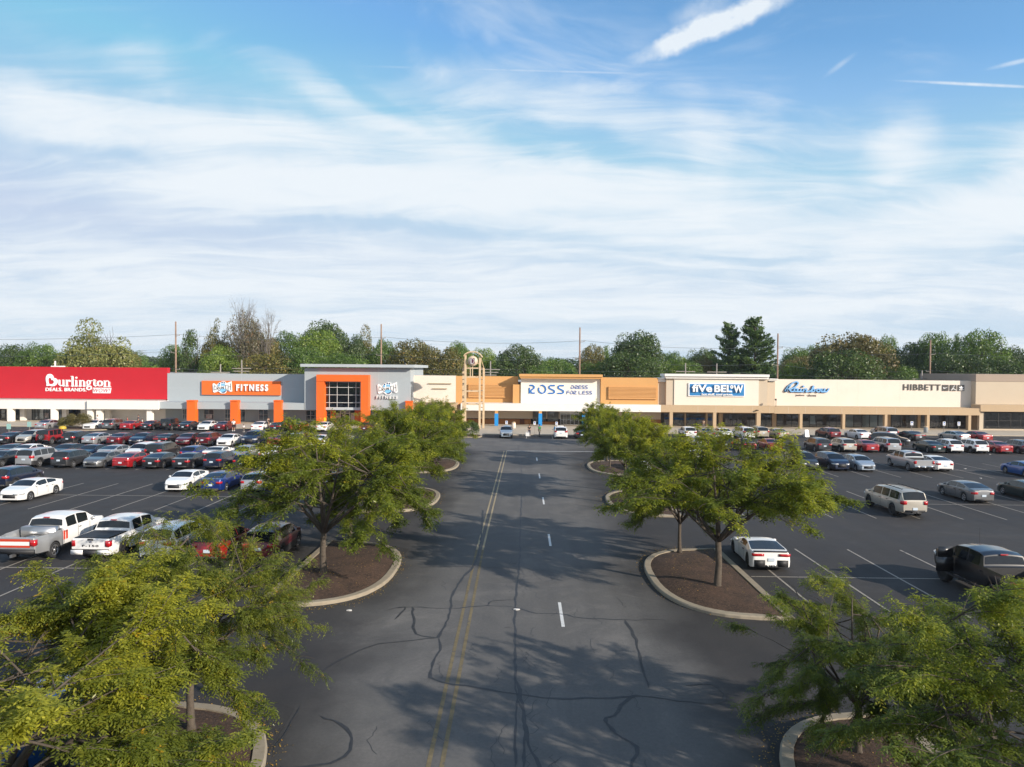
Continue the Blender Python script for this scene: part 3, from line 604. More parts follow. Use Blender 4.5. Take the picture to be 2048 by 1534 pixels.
# ============================================================ SIGNS
def sign(name, label, px, py, Y): 
    x, z = XZ(px, py, Y); return thing(name, label, 'sign', (x, Y, z), group='store signs'), x, z
def lx(px, Y, x): return X(px, Y)-x
# 1 department store lettering, drawn in strokes
o, cx, cz = sign('store_sign', 'white serif lettering with a heart shaped capital on the crimson wall', 157, 770, YW)
k = YW/FPX
def zp(px, py): return ((px-157)*k, -(py-770)*k+.0)
def zq(zx, zy): return zp(80+zx/12.8, 740+zy/12.8)      # from an enlarged view of the sign
b = MB(); R2 = (-.14, -.002)
heart_o = [(150, 425), (165, 360), (150, 300), (142, 230), (150, 170), (185, 120), (235, 100), (290, 110), (330, 150), (345, 205), (400, 215), (445, 260), (450, 320), (420, 380), (370, 415), (300, 425), (230, 405), (150, 425)]
heart_i = [(215, 355), (205, 290), (205, 240), (225, 208), (260, 205), (285, 230), (290, 262), (330, 262), (355, 290), (352, 330), (320, 360), (265, 372), (215, 355)]
O = [zq(*p) for p in heart_o[:-1]]; I_ = [zq(*p) for p in heart_i[:-1]]
# ring between the two outlines, cut into quads by nearest matching angle
def ringfill(b, O, I_, y0, y1, n=40):
    c = (sum(p[0] for p in I_)/len(I_), sum(p[1] for p in I_)/len(I_))
    def hit(poly, th):
        best = None; d = (math.cos(th), math.sin(th))
        for i in range(len(poly)):
            a, e = poly[i], poly[(i+1) % len(poly)]; ex, ez = e[0]-a[0], e[1]-a[1]; det = d[0]*ez-d[1]*ex
            if abs(det) < 1e-9: continue
            t_ = ((a[0]-c[0])*ez-(a[1]-c[1])*ex)/det; u = ((a[0]-c[0])*d[1]-(a[1]-c[1])*d[0])/det
            if t_ > 0 and -1e-6 <= u <= 1+1e-6: best = t_ if best is None else max(best, t_)
        return (c[0]+d[0]*(best or 0), c[1]+d[1]*(best or 0))
    for i in range(n):
        a0, a1 = 2*math.pi*i/n, 2*math.pi*(i+1)/n
        b.prism([hit(I_, a0), hit(O, a0), hit(O, a1), hit(I_, a1)], y0, y1)
ringfill(b, O, I_, *R2); b.build('heart_capital', M_let, o)
b = MB()
def st(pts, w): stroke(b, [zq(*p) for p in pts], w*k/12.8, -.14, -.002)
TH, TN = 46, 17
st([(495, 262), (495, 370)], TH); st([(470, 258), (500, 258)], TN); st([(500, 375), (525, 408), (570, 395)], TN+8); st([(600, 262), (600, 410)], TH-6); st([(570, 258), (605, 258)], TN); st([(590, 412), (640, 412)], TN)   # u
st([(690, 262), (690, 408)], TH); st([(660, 258), (695, 258)], TN); st([(655, 412), (735, 412)], TN); st([(715, 290), (745, 262), (780, 275)], TN+10); st([(770, 290), (772, 292)], 34)  # r
st([(838, 165), (838, 408)], TH); st([(790, 160), (840, 160)], TN); st([(795, 412), (885, 412)], TN)      # l
st([(935, 270), (935, 408)], TH); st([(900, 262), (940, 262)], TN); st([(895, 412), (985, 412)], TN); st([(935, 195), (937, 195)], 52)  # i
st([(1040, 270), (1040, 408)], TH); st([(1005, 265), (1045, 265)], TN); st([(1000, 412), (1080, 412)], TN); st([(1060, 290), (1095, 264), (1130, 275)], TN+6); st([(1140, 290), (1140, 408)], TH); st([(1105, 412), (1180, 412)], TN)  # n
st(arc(1255, 318, 44, 52, 0, 360, 14), 26); st([(1225, 318), (1225, 320)], 36); st([(1290, 318), (1290, 320)], 30); st([(1300, 275), (1340, 270)], 22); st([(1215, 375), (1220, 400), (1300, 410), (1325, 435), (1322, 480), (1260, 505), (1210, 480), (1215, 435), (1290, 420)], 28)  # g
st([(1405, 235), (1405, 375)], TH); st([(1365, 275), (1450, 275)], TN); st([(1410, 385), (1430, 412), (1462, 395)], TN+6)      # t
st(arc(1550, 340, 62, 68, 0, 360, 16), 20); st(arc(1550, 340, 60, 60, 120, 240, 6), 44); st(arc(1550, 340, 60, 60, -60, 60, 6), 44)   # o
st([(1680, 275), (1680, 412)], TH); st([(1645, 270), (1685, 270)], TN); st([(1640, 418), (1725, 418)], TN); st([(1700, 295), (1735, 268), (1775, 280)], TN+6); st([(1790, 295), (1790, 412)], TH); st([(1750, 418), (1830, 418)], TN)  # n
b.build('lettering', M_let, o)
p0, p1 = zq(132, 550), zq(1195, 458); fit_text('tagline', 'DEALS. BRANDS.', M_let, o, p0[0], p1[0], p0[1], p1[1], -.002, bold=.015, depth=.1, spacing=1.06)
b = MB(); b.prism([zq(1370, 450), zq(1845, 450), zq(1820, 590), zq(1365, 590)], -.10, -.002); b.build('tag_plate', M_let, o)
p0, p1 = zq(1385, 572), zq(1815, 468); fit_text('tag_lettering', 'WOW!', M_letred, o, p0[0], p1[0], p0[1], p1[1], -.104, bold=.0, shear=.3, depth=.03, spacing=1.1)
# 2, 3 gym emblems
M_hand = mat('pale_blue_hand', (.20, .50, .78), .4, var=.35, vscale=3); M_handd = mat('navy_shade', (.012, .03, .12), .4, var=0)
def emblem(label, px0, py0, sc, Y, letters, group='store signs'):
    """bow tie plate gripped by a blue hand; drawn from an enlarged view (25.6 px per picture px, origin 740,755)"""
    o = thing('gym_sign', label, 'sign', (X(px0, Y), Y, Z(px0, py0, Y)), group=group); kk = Y/FPX*sc/25.6
    q = lambda a, c: ((a-900)*kk, -(c-560)*kk)
    out = [(380, 380), (440, 335), (590, 430), (680, 340), (760, 280), (810, 310), (860, 235), (960, 245), (1010, 240), (1090, 310), (1130, 330), (1370, 225), (1410, 750), (1360, 780), (1130, 730), (1080, 830), (1030, 870), (830, 870), (740, 800), (690, 770), (480, 830), (410, 800)]
    b = MB(); b.prism([q(*p) for p in out], -.16, -.01); b.build('plate', M_let, o)
    b = MB()
    for e in (((560, 780), (700, 715), (790, 690), (760, 740), (700, 745)), ((1090, 680), (1200, 700), (1340, 735), (1240, 740), (1100, 715)), ((830, 800), (900, 835), (1000, 835), (1070, 790), (1090, 690), (980, 780), (880, 790)), ((620, 440), (680, 410), (700, 440), (640, 470))): b.prism([q(*p) for p in e], -.175, -.161)
    for cx_, cy_, rx, ry in ((750, 345, 45, 35), (890, 290, 42, 36), (1000, 305, 42, 34)): b.prism([q(*p) for p in arc(cx_, cy_, rx, ry, 0, 330, 11)], -.1775, -.162)
    b.build('logo_shading', M_handd, o); b = MB()
    for cx_, cy_, rx, ry in ((725, 440, 55, 75), (880, 410, 50, 82), (985, 415, 52, 80)): b.prism([q(*p) for p in arc(cx_, cy_, rx, ry, 0, 330, 11)], -.172, -.162)
    b.prism([q(*p) for p in arc(930, 705, 165, 105, 0, 340, 17)], -.170, -.162); b.build('hand', M_hand, o)
    b = MB(); w = 30*kk
    def L(pts): stroke(b, [q(*p) for p in pts], w, -.182, -.1635)
    L([(560, 500), (470, 470), (455, 700), (570, 660)]); L([(610, 670), (615, 520), (690, 530), (690, 600), (620, 610), (700, 680)]); L([(750, 540), (750, 640), (830, 640), (830, 530)]); L([(880, 630), (880, 520), (970, 620), (970, 510)])
    L([(1150, 430), (1060, 450), (1065, 640), (1160, 640)]); L([(1200, 400), (1210, 680)]); L([(1330, 340), (1345, 690)]); L([(1205, 530), (1335, 510)])
    b.build('emblem_letters', M_char, o)
    return o, q
o, q = emblem('gym emblem over small white letters on the grey tower face', 775.2, 777, 1.0, YC, None)
p0, p1 = q(345, 1090), q(1415, 930); fit_text('lettering', 'FITNESS', M_let, o, p0[0], p1[0], p0[1], p1[1], -.03, bold=.012, depth=.28, spacing=1.5)
o, q = emblem('gym emblem with wide white letters on the orange panel', 445.5, 775, .98*1.0, YW-.35, None)
x0 = X(473.5, YW-.35)-o.location.x; x1 = X(536.5, YW-.35)-o.location.x; fit_text('lettering', 'FITNESS', M_let, o, x0, x1, Z(500, 782, YW-.35)-o.location.z, Z(500, 768.5, YW-.35)-o.location.z, -.01, bold=.04, depth=.25, spacing=1.5)
# 4 clothing store sign
YS = YW-1.5
def roundlet(b, ch, x, z, w, h, t_, y0, y1):
    r = h/2
    P_ = {'R': [[(.05, 1), (.6, 1), (.86, .86), (.86, .66), (.3, .33), (.3, .12), (.45, 0), (.95, 0)], [(0.02, .68), (.02, 0)]],
          'O': [[(.28, .98), (.55, 1.04), (.86, .86), (1, .5), (.86, .12), (.5, -.03), (.14, .14), (0.02, .45), (.06, .66)]],
          'S': [[(1, 1), (.3, 1), (.08, .88), (.1, .66), (.9, .34), (.95, .12), (.75, 0), (.02, 0)]],
          'D': [[(.1, 1), (.55, 1), (.9, .8), (.98, .5), (.85, .15), (.5, 0), (0, 0), (0, .6)]],
          'E': [[(1, 1), (.25, 1), (.05, .8), (.02, .2), (.2, 0), (.95, 0)], [(.2, .52), (.85, .52)]],
          'F': [[(1, 1), (.25, 1), (.05, .8), (0, 0)], [(.2, .52), (.85, .52)]],
          'L': [[(.0, 1), (.0, .2), (.15, 0), (.95, 0)]]}[ch]
    for q in P_: stroke(b, [(x+p[0]*w, z+p[1]*h) for p in q], t_, y0, y1)
o, cx, cz = sign('store_sign', 'blue rounded lettering on the ivory sign bay of the ochre store', 1120, 780, YS); kq = YS/FPX
f = lambda a, c: ((1040+a/12.05-1120)*kq, -(755+c/12.05-780)*kq)
b = MB()
for ch, a0, a1 in (('R', 225, 360), ('O', 445, 625), ('S', 690, 840), ('S', 910, 1060)):
    x0, z0 = f(a0, 380); x1, z1 = f(a1, 195); roundlet(b, ch, x0, z0, x1-x0, z1-z0, 29*kq/12.05, -.12, -.01)
b.build('large_lettering', M_ross, o); b = MB()
for row, zt, zb in (((('D', 1235, 1300), ('R', 1330, 1395), ('E', 1410, 1470), ('S', 1490, 1550), ('S', 1570, 1630)), 190, 265), ((('F', 1130, 1190), ('O', 1210, 1280), ('R', 1300, 1365), ('L', 1425, 1490), ('E', 1510, 1570), ('S', 1595, 1655), ('S', 1675, 1735)), 322, 396)):
    for ch, a0, a1 in row: x0, z0 = f(a0, zb); x1, z1 = f(a1, zt); roundlet(b, ch, x0, z0, x1-x0, z1-z0, 14*kq/12.05, -.09, -.01)
b.build('small_lettering', M_ross2, o)
# 5 discount store sign
YS = YW-2.15; o, cx, cz = sign('store_sign', 'blue sign board with bulky white letters on the cream store', 1432, 780, YS); kq = YS/FPX
f = lambda a, c: ((1360+a/13.65-1432)*kq, -(755+c/13.65-780)*kq)
b = MB(); p0, p1 = f(230, 515), f(1750, 155); b.box(p0[0], p1[0], -.2, -.01, p0[1], p1[1]); b.build('frame', M_let, o)
b = MB(); p0, p1 = f(262, 495), f(1735, 178); b.box(p0[0], p1[0], -.22, -.201, p0[1], p1[1]); b.build('board', M_fb, o)
for s_, a0, c0, a1, c1, bd in (('fiVe', 318, 395, 860, 192, .03), ('BEL', 918, 395, 1395, 205, .028), ('W', 1440, 405, 1690, 205, .03), ('o', 1345, 300, 1430, 205, .04), ('hot stuff. cool prices.', 585, 498, 1430, 430, .03)):
    p0, p1 = f(a0, c0), f(a1, c1); fit_text('lettering', s_, M_let, o, p0[0], p1[0], p0[1], p1[1], -.225, bold=bd, depth=.3 if a0 != 585 else .15)
# 6 script sign
o, cx, cz = sign('store_sign', 'sky blue script lettering high on the long cream wall', 1612, 775, YW); kq = YW/FPX
f = lambda a, c: ((1555+a/17.8-1612)*kq, -(755+c/17.8-775)*kq)
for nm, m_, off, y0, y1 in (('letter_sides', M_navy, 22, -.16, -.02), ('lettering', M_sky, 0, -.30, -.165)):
    b = MB()
    def s2(pts, w): stroke(b, [f(p[0]-off, p[1]+off*.5) for p in pts], w*kq/17.8, y0, y1)
    s2([(285, 510), (340, 400), (430, 280), (540, 190), (640, 150), (710, 170), (720, 215), (680, 280), (600, 350), (450, 420), (420, 430), (470, 500), (560, 500)], 44); s2([(280, 505), (350, 380), (430, 290)], 84)
    s2(arc(640, 445, 62, 52, 20, 380, 12), 42); s2([(720, 395), (690, 500), (760, 500)], 44); s2([(830, 400), (795, 500), (860, 500)], 46); s2([(905, 315), (907, 315)], 66)
    s2([(860, 500), (900, 480)], 36); s2([(930, 400), (900, 505)], 46); s2([(930, 430), (1000, 400), (1030, 420), (1000, 505), (1070, 500)], 44); s2([(1070, 500), (1150, 470)], 40); s2([(1270, 290), (1180, 500)], 58); s2(arc(1245, 450, 60, 50, 20, 380, 12), 40)
    s2(arc(1430, 455, 62, 52, 0, 360, 12), 42); s2([(1560, 400), (1540, 500), (1620, 500), (1660, 400)], 44); s2([(1660, 400), (1640, 500), (1730, 500), (1800, 395)], 44); s2([(1490, 410), (1570, 400)], 36)
    b.build(nm, m_, o)
p0, p1 = f(650, 680), f(960, 600); fit_text('subtitle', 'juniors', M_char, o, p0[0], p1[0], p0[1], p1[1], -.01, depth=.05); p0, p1 = f(1075, 675), f(1375, 590); fit_text('subtitle', 'shoes', M_char, o, p0[0], p1[0], p0[1], p1[1], -.01, depth=.05)
p0, p1 = f(1030, 650), f(1045, 635); b = MB(); b.box(p0[0], p1[0], -.05, -.01, p0[1], p1[1]); b.build('dot', M_char, o)
# 7 shoe store lettering with three square logo tiles
o, cx, cz = sign('store_sign', 'charcoal block lettering with three logo tiles at the right of the cream wall', 1866, 775, YW)
f = lambda a, c: ((1795+a/14.12-1866)*kq, -(755+c/14.12-775)*kq)
p0, p1 = f(172, 362), f(1210, 195); fit_text('lettering', 'HIBBETT', M_char, o, p0[0], p1[0], p0[1], p1[1], -.01, bold=.012, depth=.10, spacing=1.12)
for i, (a0, a1) in enumerate(((1262, 1425), (1475, 1642), (1690, 1862))):
    b = MB(); p0, p1 = f(a0, 370), f(a1, 205); b.box(p0[0], p1[0], -.12, -.01, p0[1], p1[1]); tile = b.build('logo_tile', M_char, o); b = MB()
    if i == 0: b.prism([f(*p) for p in ((1275, 275), (1290, 270), (1300, 285), (1325, 290), (1410, 260), (1340, 300), (1300, 312), (1278, 305))], -.135, -.121)
    if i == 1:
        for pl, w in (([(1560, 275), (1545, 310), (1500, 350)], 18), ([(1550, 305), (1590, 325), (1632, 348)], 16), ([(1562, 290), (1572, 250), (1582, 222)], 10), ([(1558, 285), (1520, 300)], 10), ([(1552, 262), (1554, 262)], 18)): stroke(b, [f(*p) for p in pl], w*kq/14.12, -.135, -.121)
    if i == 2:
        b.prism([f(*p) for p in ((1775, 225), (1800, 260), (1790, 305), (1760, 305), (1750, 260))], -.135, -.121); b.prism([f(*p) for p in ((1710, 255), (1745, 265), (1770, 310), (1735, 300))], -.137, -.121); b.prism([f(*p) for p in ((1845, 255), (1805, 265), (1782, 310), (1818, 300))], -.1385, -.121)
        p0, p1 = f(1712, 350), f(1850, 330); b.box(p0[0], p1[0], -.135, -.121, p0[1], p1[1])
    b.build('logo_mark', M_let, tile)
# ============================================================ PYLON
YP = 117.0; o = thing('arched_pylon', 'tall cream lattice pylon with an arched top and a round plaza emblem', 'pylon sign', (X(946, YP), YP, .15)); kp = YP/FPX
g = lambda a, c: ((900+a/8.52-946)*kp, CAMH-(695+c/8.52-737)*kp-.15)
for a in (218, 268, 512, 568):
    x0, z1 = g(a, 350 if a in (218, 568) else (130 if a == 268 else 155)); yo = .9 if a in (218, 568) else -.9
    b = MB(); b.box(x0-.16, x0+.16, yo-.16, yo+.16, 0, z1); b.build('post', M_pyl, o)
for zc in [350+95*i for i in range(12)]:
    z = g(0, zc)[1]
    if z < .2: continue
    for a, c in ((218, 268), (512, 568)): b = MB(); b.tube([(g(a, 0)[0], .75, z), (g(c, 0)[0], -.75, z)], .07, 6); b.build('rung', M_pyl, o)
for zc in (350, 500, 740, 965):
    z = g(0, zc)[1]; b = MB(); b.box(g(283, 0)[0], g(498, 0)[0], -.98, -.82, z-.08, z+.08); b.build('crossbar', M_pyl, o)
    b = MB(); b.box(g(232, 0)[0], g(554, 0)[0], .82, .98, z-.02, z+.12); b.build('crossbar', M_pyl, o)
for a, c in ((218, 262), (568, 520)): b = MB(); b.tube([(g(a, 0)[0], .9, g(0, 350)[1]), (g(c, 0)[0], -.7, g(0, 170)[1])], .08, 6); b.build('brace', M_pyl, o)
for a in (350, 387): b = MB(); b.box(g(a, 0)[0]-.07, g(a, 0)[0]+.07, -.97, -.83, g(0, 500)[1]+.09, g(0, 310)[1]); b.build('strut', M_pyl, o)
for a, c in ((283, 310), (470, 498)): b = MB(); b.box(g(a, 0)[0], g(c, 0)[0], -1, -.8, g(0, 275)[1], g(0, 258)[1]); b.build('disc_bracket', M_pyl, o)
A_ = [g(235, 142), g(262, 112), g(300, 88), g(345, 73), g(390, 70), g(440, 74), g(485, 92), g(520, 122), g(546, 156)]
b = MB()
for p, q_ in zip(A_, A_[1:]): b.prism([(p[0], p[1]-.09), (q_[0], q_[1]-.09), (q_[0], q_[1]+.09), (p[0], p[1]+.09)], -1.3, 1.3)
b.build('arched_cap', M_pyl, o)
c0 = g(390, 228); b = MB(); b.lathe([(0, -1.35), (.82, -1.35), (.82, -.55), (0, -.55)], 28, (c0[0], 0, c0[1]), 'y'); b.build('emblem_disc', M_pylf, o, True)
b = MB(); x0, z1 = g(350, 182); x1, z0 = g(425, 275); b.box(x0, x1, -1.37, -1.352, z0, z1); em = b.build('emblem_square', M_mar, o)
b = MB(); w = (x1-x0); stroke(b, [(x0+.12*w, z0), (x0+.12*w, z1-.1*w)], .07*w, -1.39, -1.371); stroke(b, [(x0+.27*w, z0), (x0+.27*w, z1-.1*w)], .05*w, -1.39, -1.371)
stroke(b, [(x0+.4*w, z1-.08*w), (x0+.6*w, z1-.15*w), (x0+.85*w, z1-.4*w), (x0+.85*w, z0+.5*w), (x0+.65*w, z0+.1*w), (x0+.2*w, z0+.03*w)], .07*w, -1.39, -1.371); b.build('emblem_letter', M_let, em)
# ============================================================ VEHICLES
def paint(name, col, metal=.0, rough=.32):
    m = mat(name, col, rough, metal, var=.05, vscale=.8, coat=.8, spec=.5); return m
PT = {'white': paint('white_paint', (.78, .77, .75)), 'black': paint('black_paint', (.010, .010, .012)), 'navy': paint('navy_paint', (.010, .018, .045), .3),
 'silver': paint('silver_paint', (.42, .43, .44), .55, .35), 'grey': paint('grey_paint', (.16, .165, .17), .5, .35), 'darkgrey': paint('dark_grey_paint', (.045, .048, .052), .5, .35),
 'red': paint('red_paint', (.30, .010, .014), .15), 'maroon': paint('maroon_paint', (.11, .010, .016), .3), 'blue': paint('blue_paint', (.008, .03, .17), .3),
 'azure': paint('azure_paint', (.012, .08, .28), .3), 'beige': paint('beige_paint', (.42, .37, .29), .5, .35), 'tan': paint('champagne_paint', (.50, .46, .39), .4, .35),
 'green': paint('dark_green_paint', (.012, .028, .028), .4), 'brown': paint('bronze_paint', (.14, .12, .10), .5), 'iceblue': paint('ice_blue_paint', (.36, .42, .48), .5, .35)}
M_wg = mat('tinted_window', (.012, .015, .018), .06, var=0, spec=.6)
M_tyre = mat('tyre_rubber', (.018, .018, .019), .85, var=.2, vscale=6); M_alloy = mat('alloy_wheel', (.42, .42, .43), .35, .8, var=.05); M_alloyd = mat('wheel_gap', (.012, .012, .012), .7, var=0)
M_plas = mat('black_plastic', (.022, .022, .024), .6, var=.1, vscale=3); M_tail = mat('red_lamp', (.42, .008, .012), .18, var=0, coat=1); M_head = mat('clear_lamp', (.55, .56, .56), .12, .3, var=0, coat=1)
M_chrome = mat('chrome_trim', (.6, .6, .6), .15, 1., var=0); M_plate = mat('licence_plate', (.52, .60, .68), .5, var=.1, vscale=20); M_liner = mat('bed_liner', (.05, .05, .052), .8, var=.3, vscale=4)
M_steel = mat('brushed_steel', (.5, .5, .5), .35, .9, var=.1)
I_ = lambda pts: (lambda y, a=np.array(sorted(pts, key=lambda q: q[0]), float): np.interp(y, a[:, 0], a[:, 1]))
class Car:
    def __init__(s, L, W, top, belt, wheels, wr, plan=None, cl=.20, tumble=.42, k=.86, ws=None, rg=None, wins=(), bed=None, clad=False, tail=(.72, .9, .28), head=(.58, .70, .30), grille=(.35, .62, .55), headY=.42, roofmat=None, tailY=.22, rg_wide=.05, cabw=None):
        s.__dict__.update(locals()); s.w2 = W/2
        pl = plan or [(0, .80*s.w2), (.10, .90*s.w2), (.45, .985*s.w2), (.9, s.w2), (L-1.0, s.w2), (L-.45, .95*s.w2), (L-.15, .84*s.w2), (L, .70*s.w2)]
        s.fw = I_(pl); s.ft = I_(top); s.fb = I_(belt)
    def zb(s, y):
        z = s.cl+max(0, .3-y)*.25+max(0, y-(s.L-.4))*.1
        for yw in s.wheels:
            d = abs(y-yw); Ra = s.wr+.055
            if d <= Ra+1e-4: z = s.wr+math.sqrt(max(0, Ra*Ra-d*d))
        return z
    def sec(s, y):
        w = float(s.fw(y)); zt = float(s.ft(y)); be = min(float(s.fb(y)), zt-.012); ze = be+(zt-be)*s.k; wt = (w-.03)-(ze-be)*s.tumble
        return w, zt, be, ze, wt
    def crown(s, y, f):
        w, zt, be, ze, wt = s.sec(y); return ze+(zt-ze)*(1-abs(f)**2.3)
    def body(s):
        ys = set(np.linspace(0, s.L, 34)); ys |= {p[0] for p in s.top}|{p[0] for p in s.belt}
        for yw in s.wheels:
            Ra = s.wr+.055; ys = {y for y in ys if abs(y-yw) > Ra+.02}
            ys |= {yw+Ra*math.sin(math.radians(a)) for a in (-90, -78, -60, -40, -20, 0, 20, 40, 60, 78, 90)}|{yw-Ra-.012, yw+Ra+.012}
        if s.bed: ys |= {s.bed[0]-.012, s.bed[0], s.bed[1], s.bed[1]+.012}
        ys = sorted(y for y in ys if 0 <= y <= s.L); ys = [y for i, y in enumerate(ys) if i == 0 or y-ys[i-1] > .004]
        F = (1, .93, .8, .6, .35, .12); b = MB(); rings = []
        for y in ys:
            w, zt, be, ze, wt = s.sec(y); zb = min(s.zb(y), be-.06)
            h = [(w*.80, zb), (w-.025, zb), (w, zb+min(.06, (be-zb)*.3)), (w+.012, zb+(be-zb)*.5), (w-.004, be-min(.09, (be-zb)*.25)), (w-.03, be)]
            inbed = s.bed and s.bed[0]-1e-3 <= y <= s.bed[1]+1e-3
            for f in F:
                if inbed and f < .9: h.append((wt*f if f > .7 else wt*f, s.bed[2]))
                elif inbed and f < 1: h.append((wt*.90, zt))
                else: h.append((wt*f, ze+(zt-ze)*(1-f**2.3)))
            if inbed: h[-5+0] = (wt*.885, s.bed[2]) if len(F) == 6 else h[-5]
            rings.append([(x, y-s.L/2, z) for x, z in h]+[(-x, y-s.L/2, z) for x, z in reversed(h)])
        n = len(rings[0]); half = n//2
        for r in rings: b.v += r
        for i in range(len(rings)-1):
            ym = (ys[i]+ys[i+1])/2
            for j in range(n):
                j2 = (j+1) % n; jj = min(j, n-2-j) if j < n-1 else -1
                m_ = 0
                if jj in (-1, 0): m_ = 1
                if s.clad and jj in (1, 2): m_ = 1
                if s.bed and s.bed[0]-.02 < ym < s.bed[1]+.02 and jj >= 7: m_ = 1
                if s.roofmat and jj >= 6 and s.roofmat[0] < ym < s.roofmat[1]: m_ = 1
                if s.cabw and m_ == 0 and ym > s.cabw: m_ = 2
                b.f.append((i*n+j, i*n+j2, (i+1)*n+j2, (i+1)*n+j)); b.m.append(m_)
        b.f.append(tuple(range(n-1, -1, -1))); b.m.append(0); b.f.append(tuple((len(rings)-1)*n+j for j in range(n))); b.m.append(0)
        me = b.mesh('body', True)
        bm = bmesh.new(); bm.from_mesh(me); bmesh.ops.recalc_face_normals(bm, faces=bm.faces)
        for e in bm.edges:
            if len(e.link_faces) == 2 and e.calc_face_angle(0) > math.radians(38): e.smooth = False
        bm.to_mesh(me); bm.free(); return me
    def sidewin(s, ya, yb, sg):
        ys = np.linspace(ya, yb, 9); b = MB(); lo, hi = [], []
        for y in ys:
            w, zt, be, ze, wt = s.sec(y); z0 = be+.035; z1 = ze-.03
            if z1 < z0+.02: z1 = z0+.02
            fx = lambda z: sg*((w-.03)+(wt-(w-.03))*(z-be)/max(.01, ze-be)+.007)
            lo.append((fx(z0), y-s.L/2, z0)); hi.append((fx(z1), y-s.L/2, z1))
        for i in range(8): b.face([lo[i], lo[i+1], hi[i+1], hi[i]] if sg > 0 else [lo[i+1], lo[i], hi[i], hi[i+1]])
        return b.mesh('window', True)
    def glass(s, y0, y1, name, inset=.05):
        b = MB(); R_ = []; n = 7
        for i in range(n):
            y = y0+(y1-y0)*i/(n-1); w, zt, be, ze, wt = s.sec(y); dz = (float(s.ft(y+.02))-float(s.ft(y-.02)))/.04; nl = math.hypot(1, dz); oy, oz = -dz/nl*.009, 1/nl*.009; xm = max(.2, wt-inset)
            R_.append([(xm*f, y-s.L/2+oy, s.crown(y, xm*f/wt)+oz) for f in np.linspace(-1, 1, 9)])
        for i in range(n-1):
            for j in range(8): b.face([R_[i][j], R_[i][j+1], R_[i+1][j+1], R_[i+1][j]])
        return b.mesh(name, True)
    def lamp(s, end, z0, z1, xin, ylen, sg, name):
        """lamp that wraps the corner of the body"""
        path = []
        yE = 0 if end == 'r' else s.L; d = 1 if end == 'r' else -1
        for q in (1, .75, .5, .25, .08, 0): y = yE+d*ylen*q; path.append((float(s.fw(y))+.016, y, 1))
        wE = float(s.fw(yE)); path[-1] = (wE+.012, yE, 1)
        for q in (.02, .35, .7, 1): path.append((wE-xin*q, yE-d*.014, 0))
        b = MB(); n = len(path)
        for i, (x, y, k_) in enumerate(path):
            t_ = i/(n-1); za = z0+(z1-z0)*.25*abs(t_-.6); b.v += [(sg*x, y-s.L/2, za), (sg*x, y-s.L/2, (za+z1)/2), (sg*x, y-s.L/2, z1)]
        for i in range(n-1):
            for j in (0, 1): b.f.append((i*3+j, (i+1)*3+j, (i+1)*3+j+1, i*3+j+1)); b.m.append(0)
        me = b.mesh(name, True); bm = bmesh.new(); bm.from_mesh(me); ext = bmesh.ops.solidify(bm, geom=bm.faces[:], thickness=.02); bmesh.ops.recalc_face_normals(bm, faces=bm.faces); bm.to_mesh(me); bm.free(); return me
def wheel_meshes(r, wd, dark=False):
    b = MB(); prof = [(.64*r, -wd/2+.02), (.80*r, -wd/2), (.95*r, -wd/2+.01), (r, -wd/2+.04), (r, wd/2-.04), (.95*r, wd/2-.01), (.80*r, wd/2), (.66*r, wd/2-.02), (.64*r, wd/2-.06)]
    b.lathe(prof, 22, axis='x'); ty = b.mesh('tyre', True)
    b = MB(); h = wd/2-.05; b.lathe([(.66*r, h-.01), (.66*r, h+.025), (.61*r, h+.03), (.58*r, h), (.14*r, h+.01), (.10*r, h+.03), (0, h+.03)], 20, axis='x')
    b.lathe([(.66*r, -h), (0, -h)], 12, axis='x'); b.mi = 1
    for k in range(5):
        a0, a1 = math.radians(72*k+13), math.radians(72*k+59)
        for q in range(3):
            t0, t1 = a0+(a1-a0)*q/3, a0+(a1-a0)*(q+1)/3
            b.face([(h+.014, rr*r*math.cos(a), rr*r*math.sin(a)) for rr, a in ((.24, t0), (.55, t0), (.55, t1), (.24, t1))])
    return ty, b.mesh('rim', False)
def bx_mesh(name, boxes, bevel=.0):
    b = MB()
    for q in boxes: b.box(*q)
    me = b.mesh(name)
    if bevel:
        bm = bmesh.new(); bm.from_mesh(me); bmesh.ops.bevel(bm, geom=bm.edges[:], offset=bevel, segments=2, affect='EDGES'); bm.to_mesh(me); bm.free(); me.polygons.foreach_set('use_smooth', [True]*len(me.polygons))
    return me
def seams(c, ys, handle=True):
    """door gaps and handles for the vehicles seen large"""
    out = []
    for sg in (-1, 1):
        for y in ys:
            b = MB(); zb = max(c.zb(y), .3)+.05; w, zt, be, ze, wt = c.sec(y); n = 6; zs = [zb+(be-.02-zb)*i/n for i in range(n+1)]
            xs_ = [w+.016 if z < be-.1 else w+.008 for z in zs]
            for i in range(n): b.face([(sg*xs_[i], y-c.L/2-.011, zs[i]), (sg*xs_[i], y-c.L/2+.011, zs[i]), (sg*xs_[i+1], y-c.L/2+.011, zs[i+1]), (sg*xs_[i+1], y-c.L/2-.011, zs[i+1])])
            out.append(('door_gap', b.mesh('door_gap'), [M_plas], None))
        if handle:
            for y in ys[:-1]: w, zt, be, ze, wt = c.sec(y+.12); out.append(('door_handle', bx_mesh('door_handle', [(sg*(w+.0), sg*(w+.04), y-c.L/2+.08, y-c.L/2+.26, be-.17, be-.13)], .008), [M_plas], None))
    return tuple(out)
TREE = {}      # template: kind -> list of (name, mesh, slots, matrix, subparts)
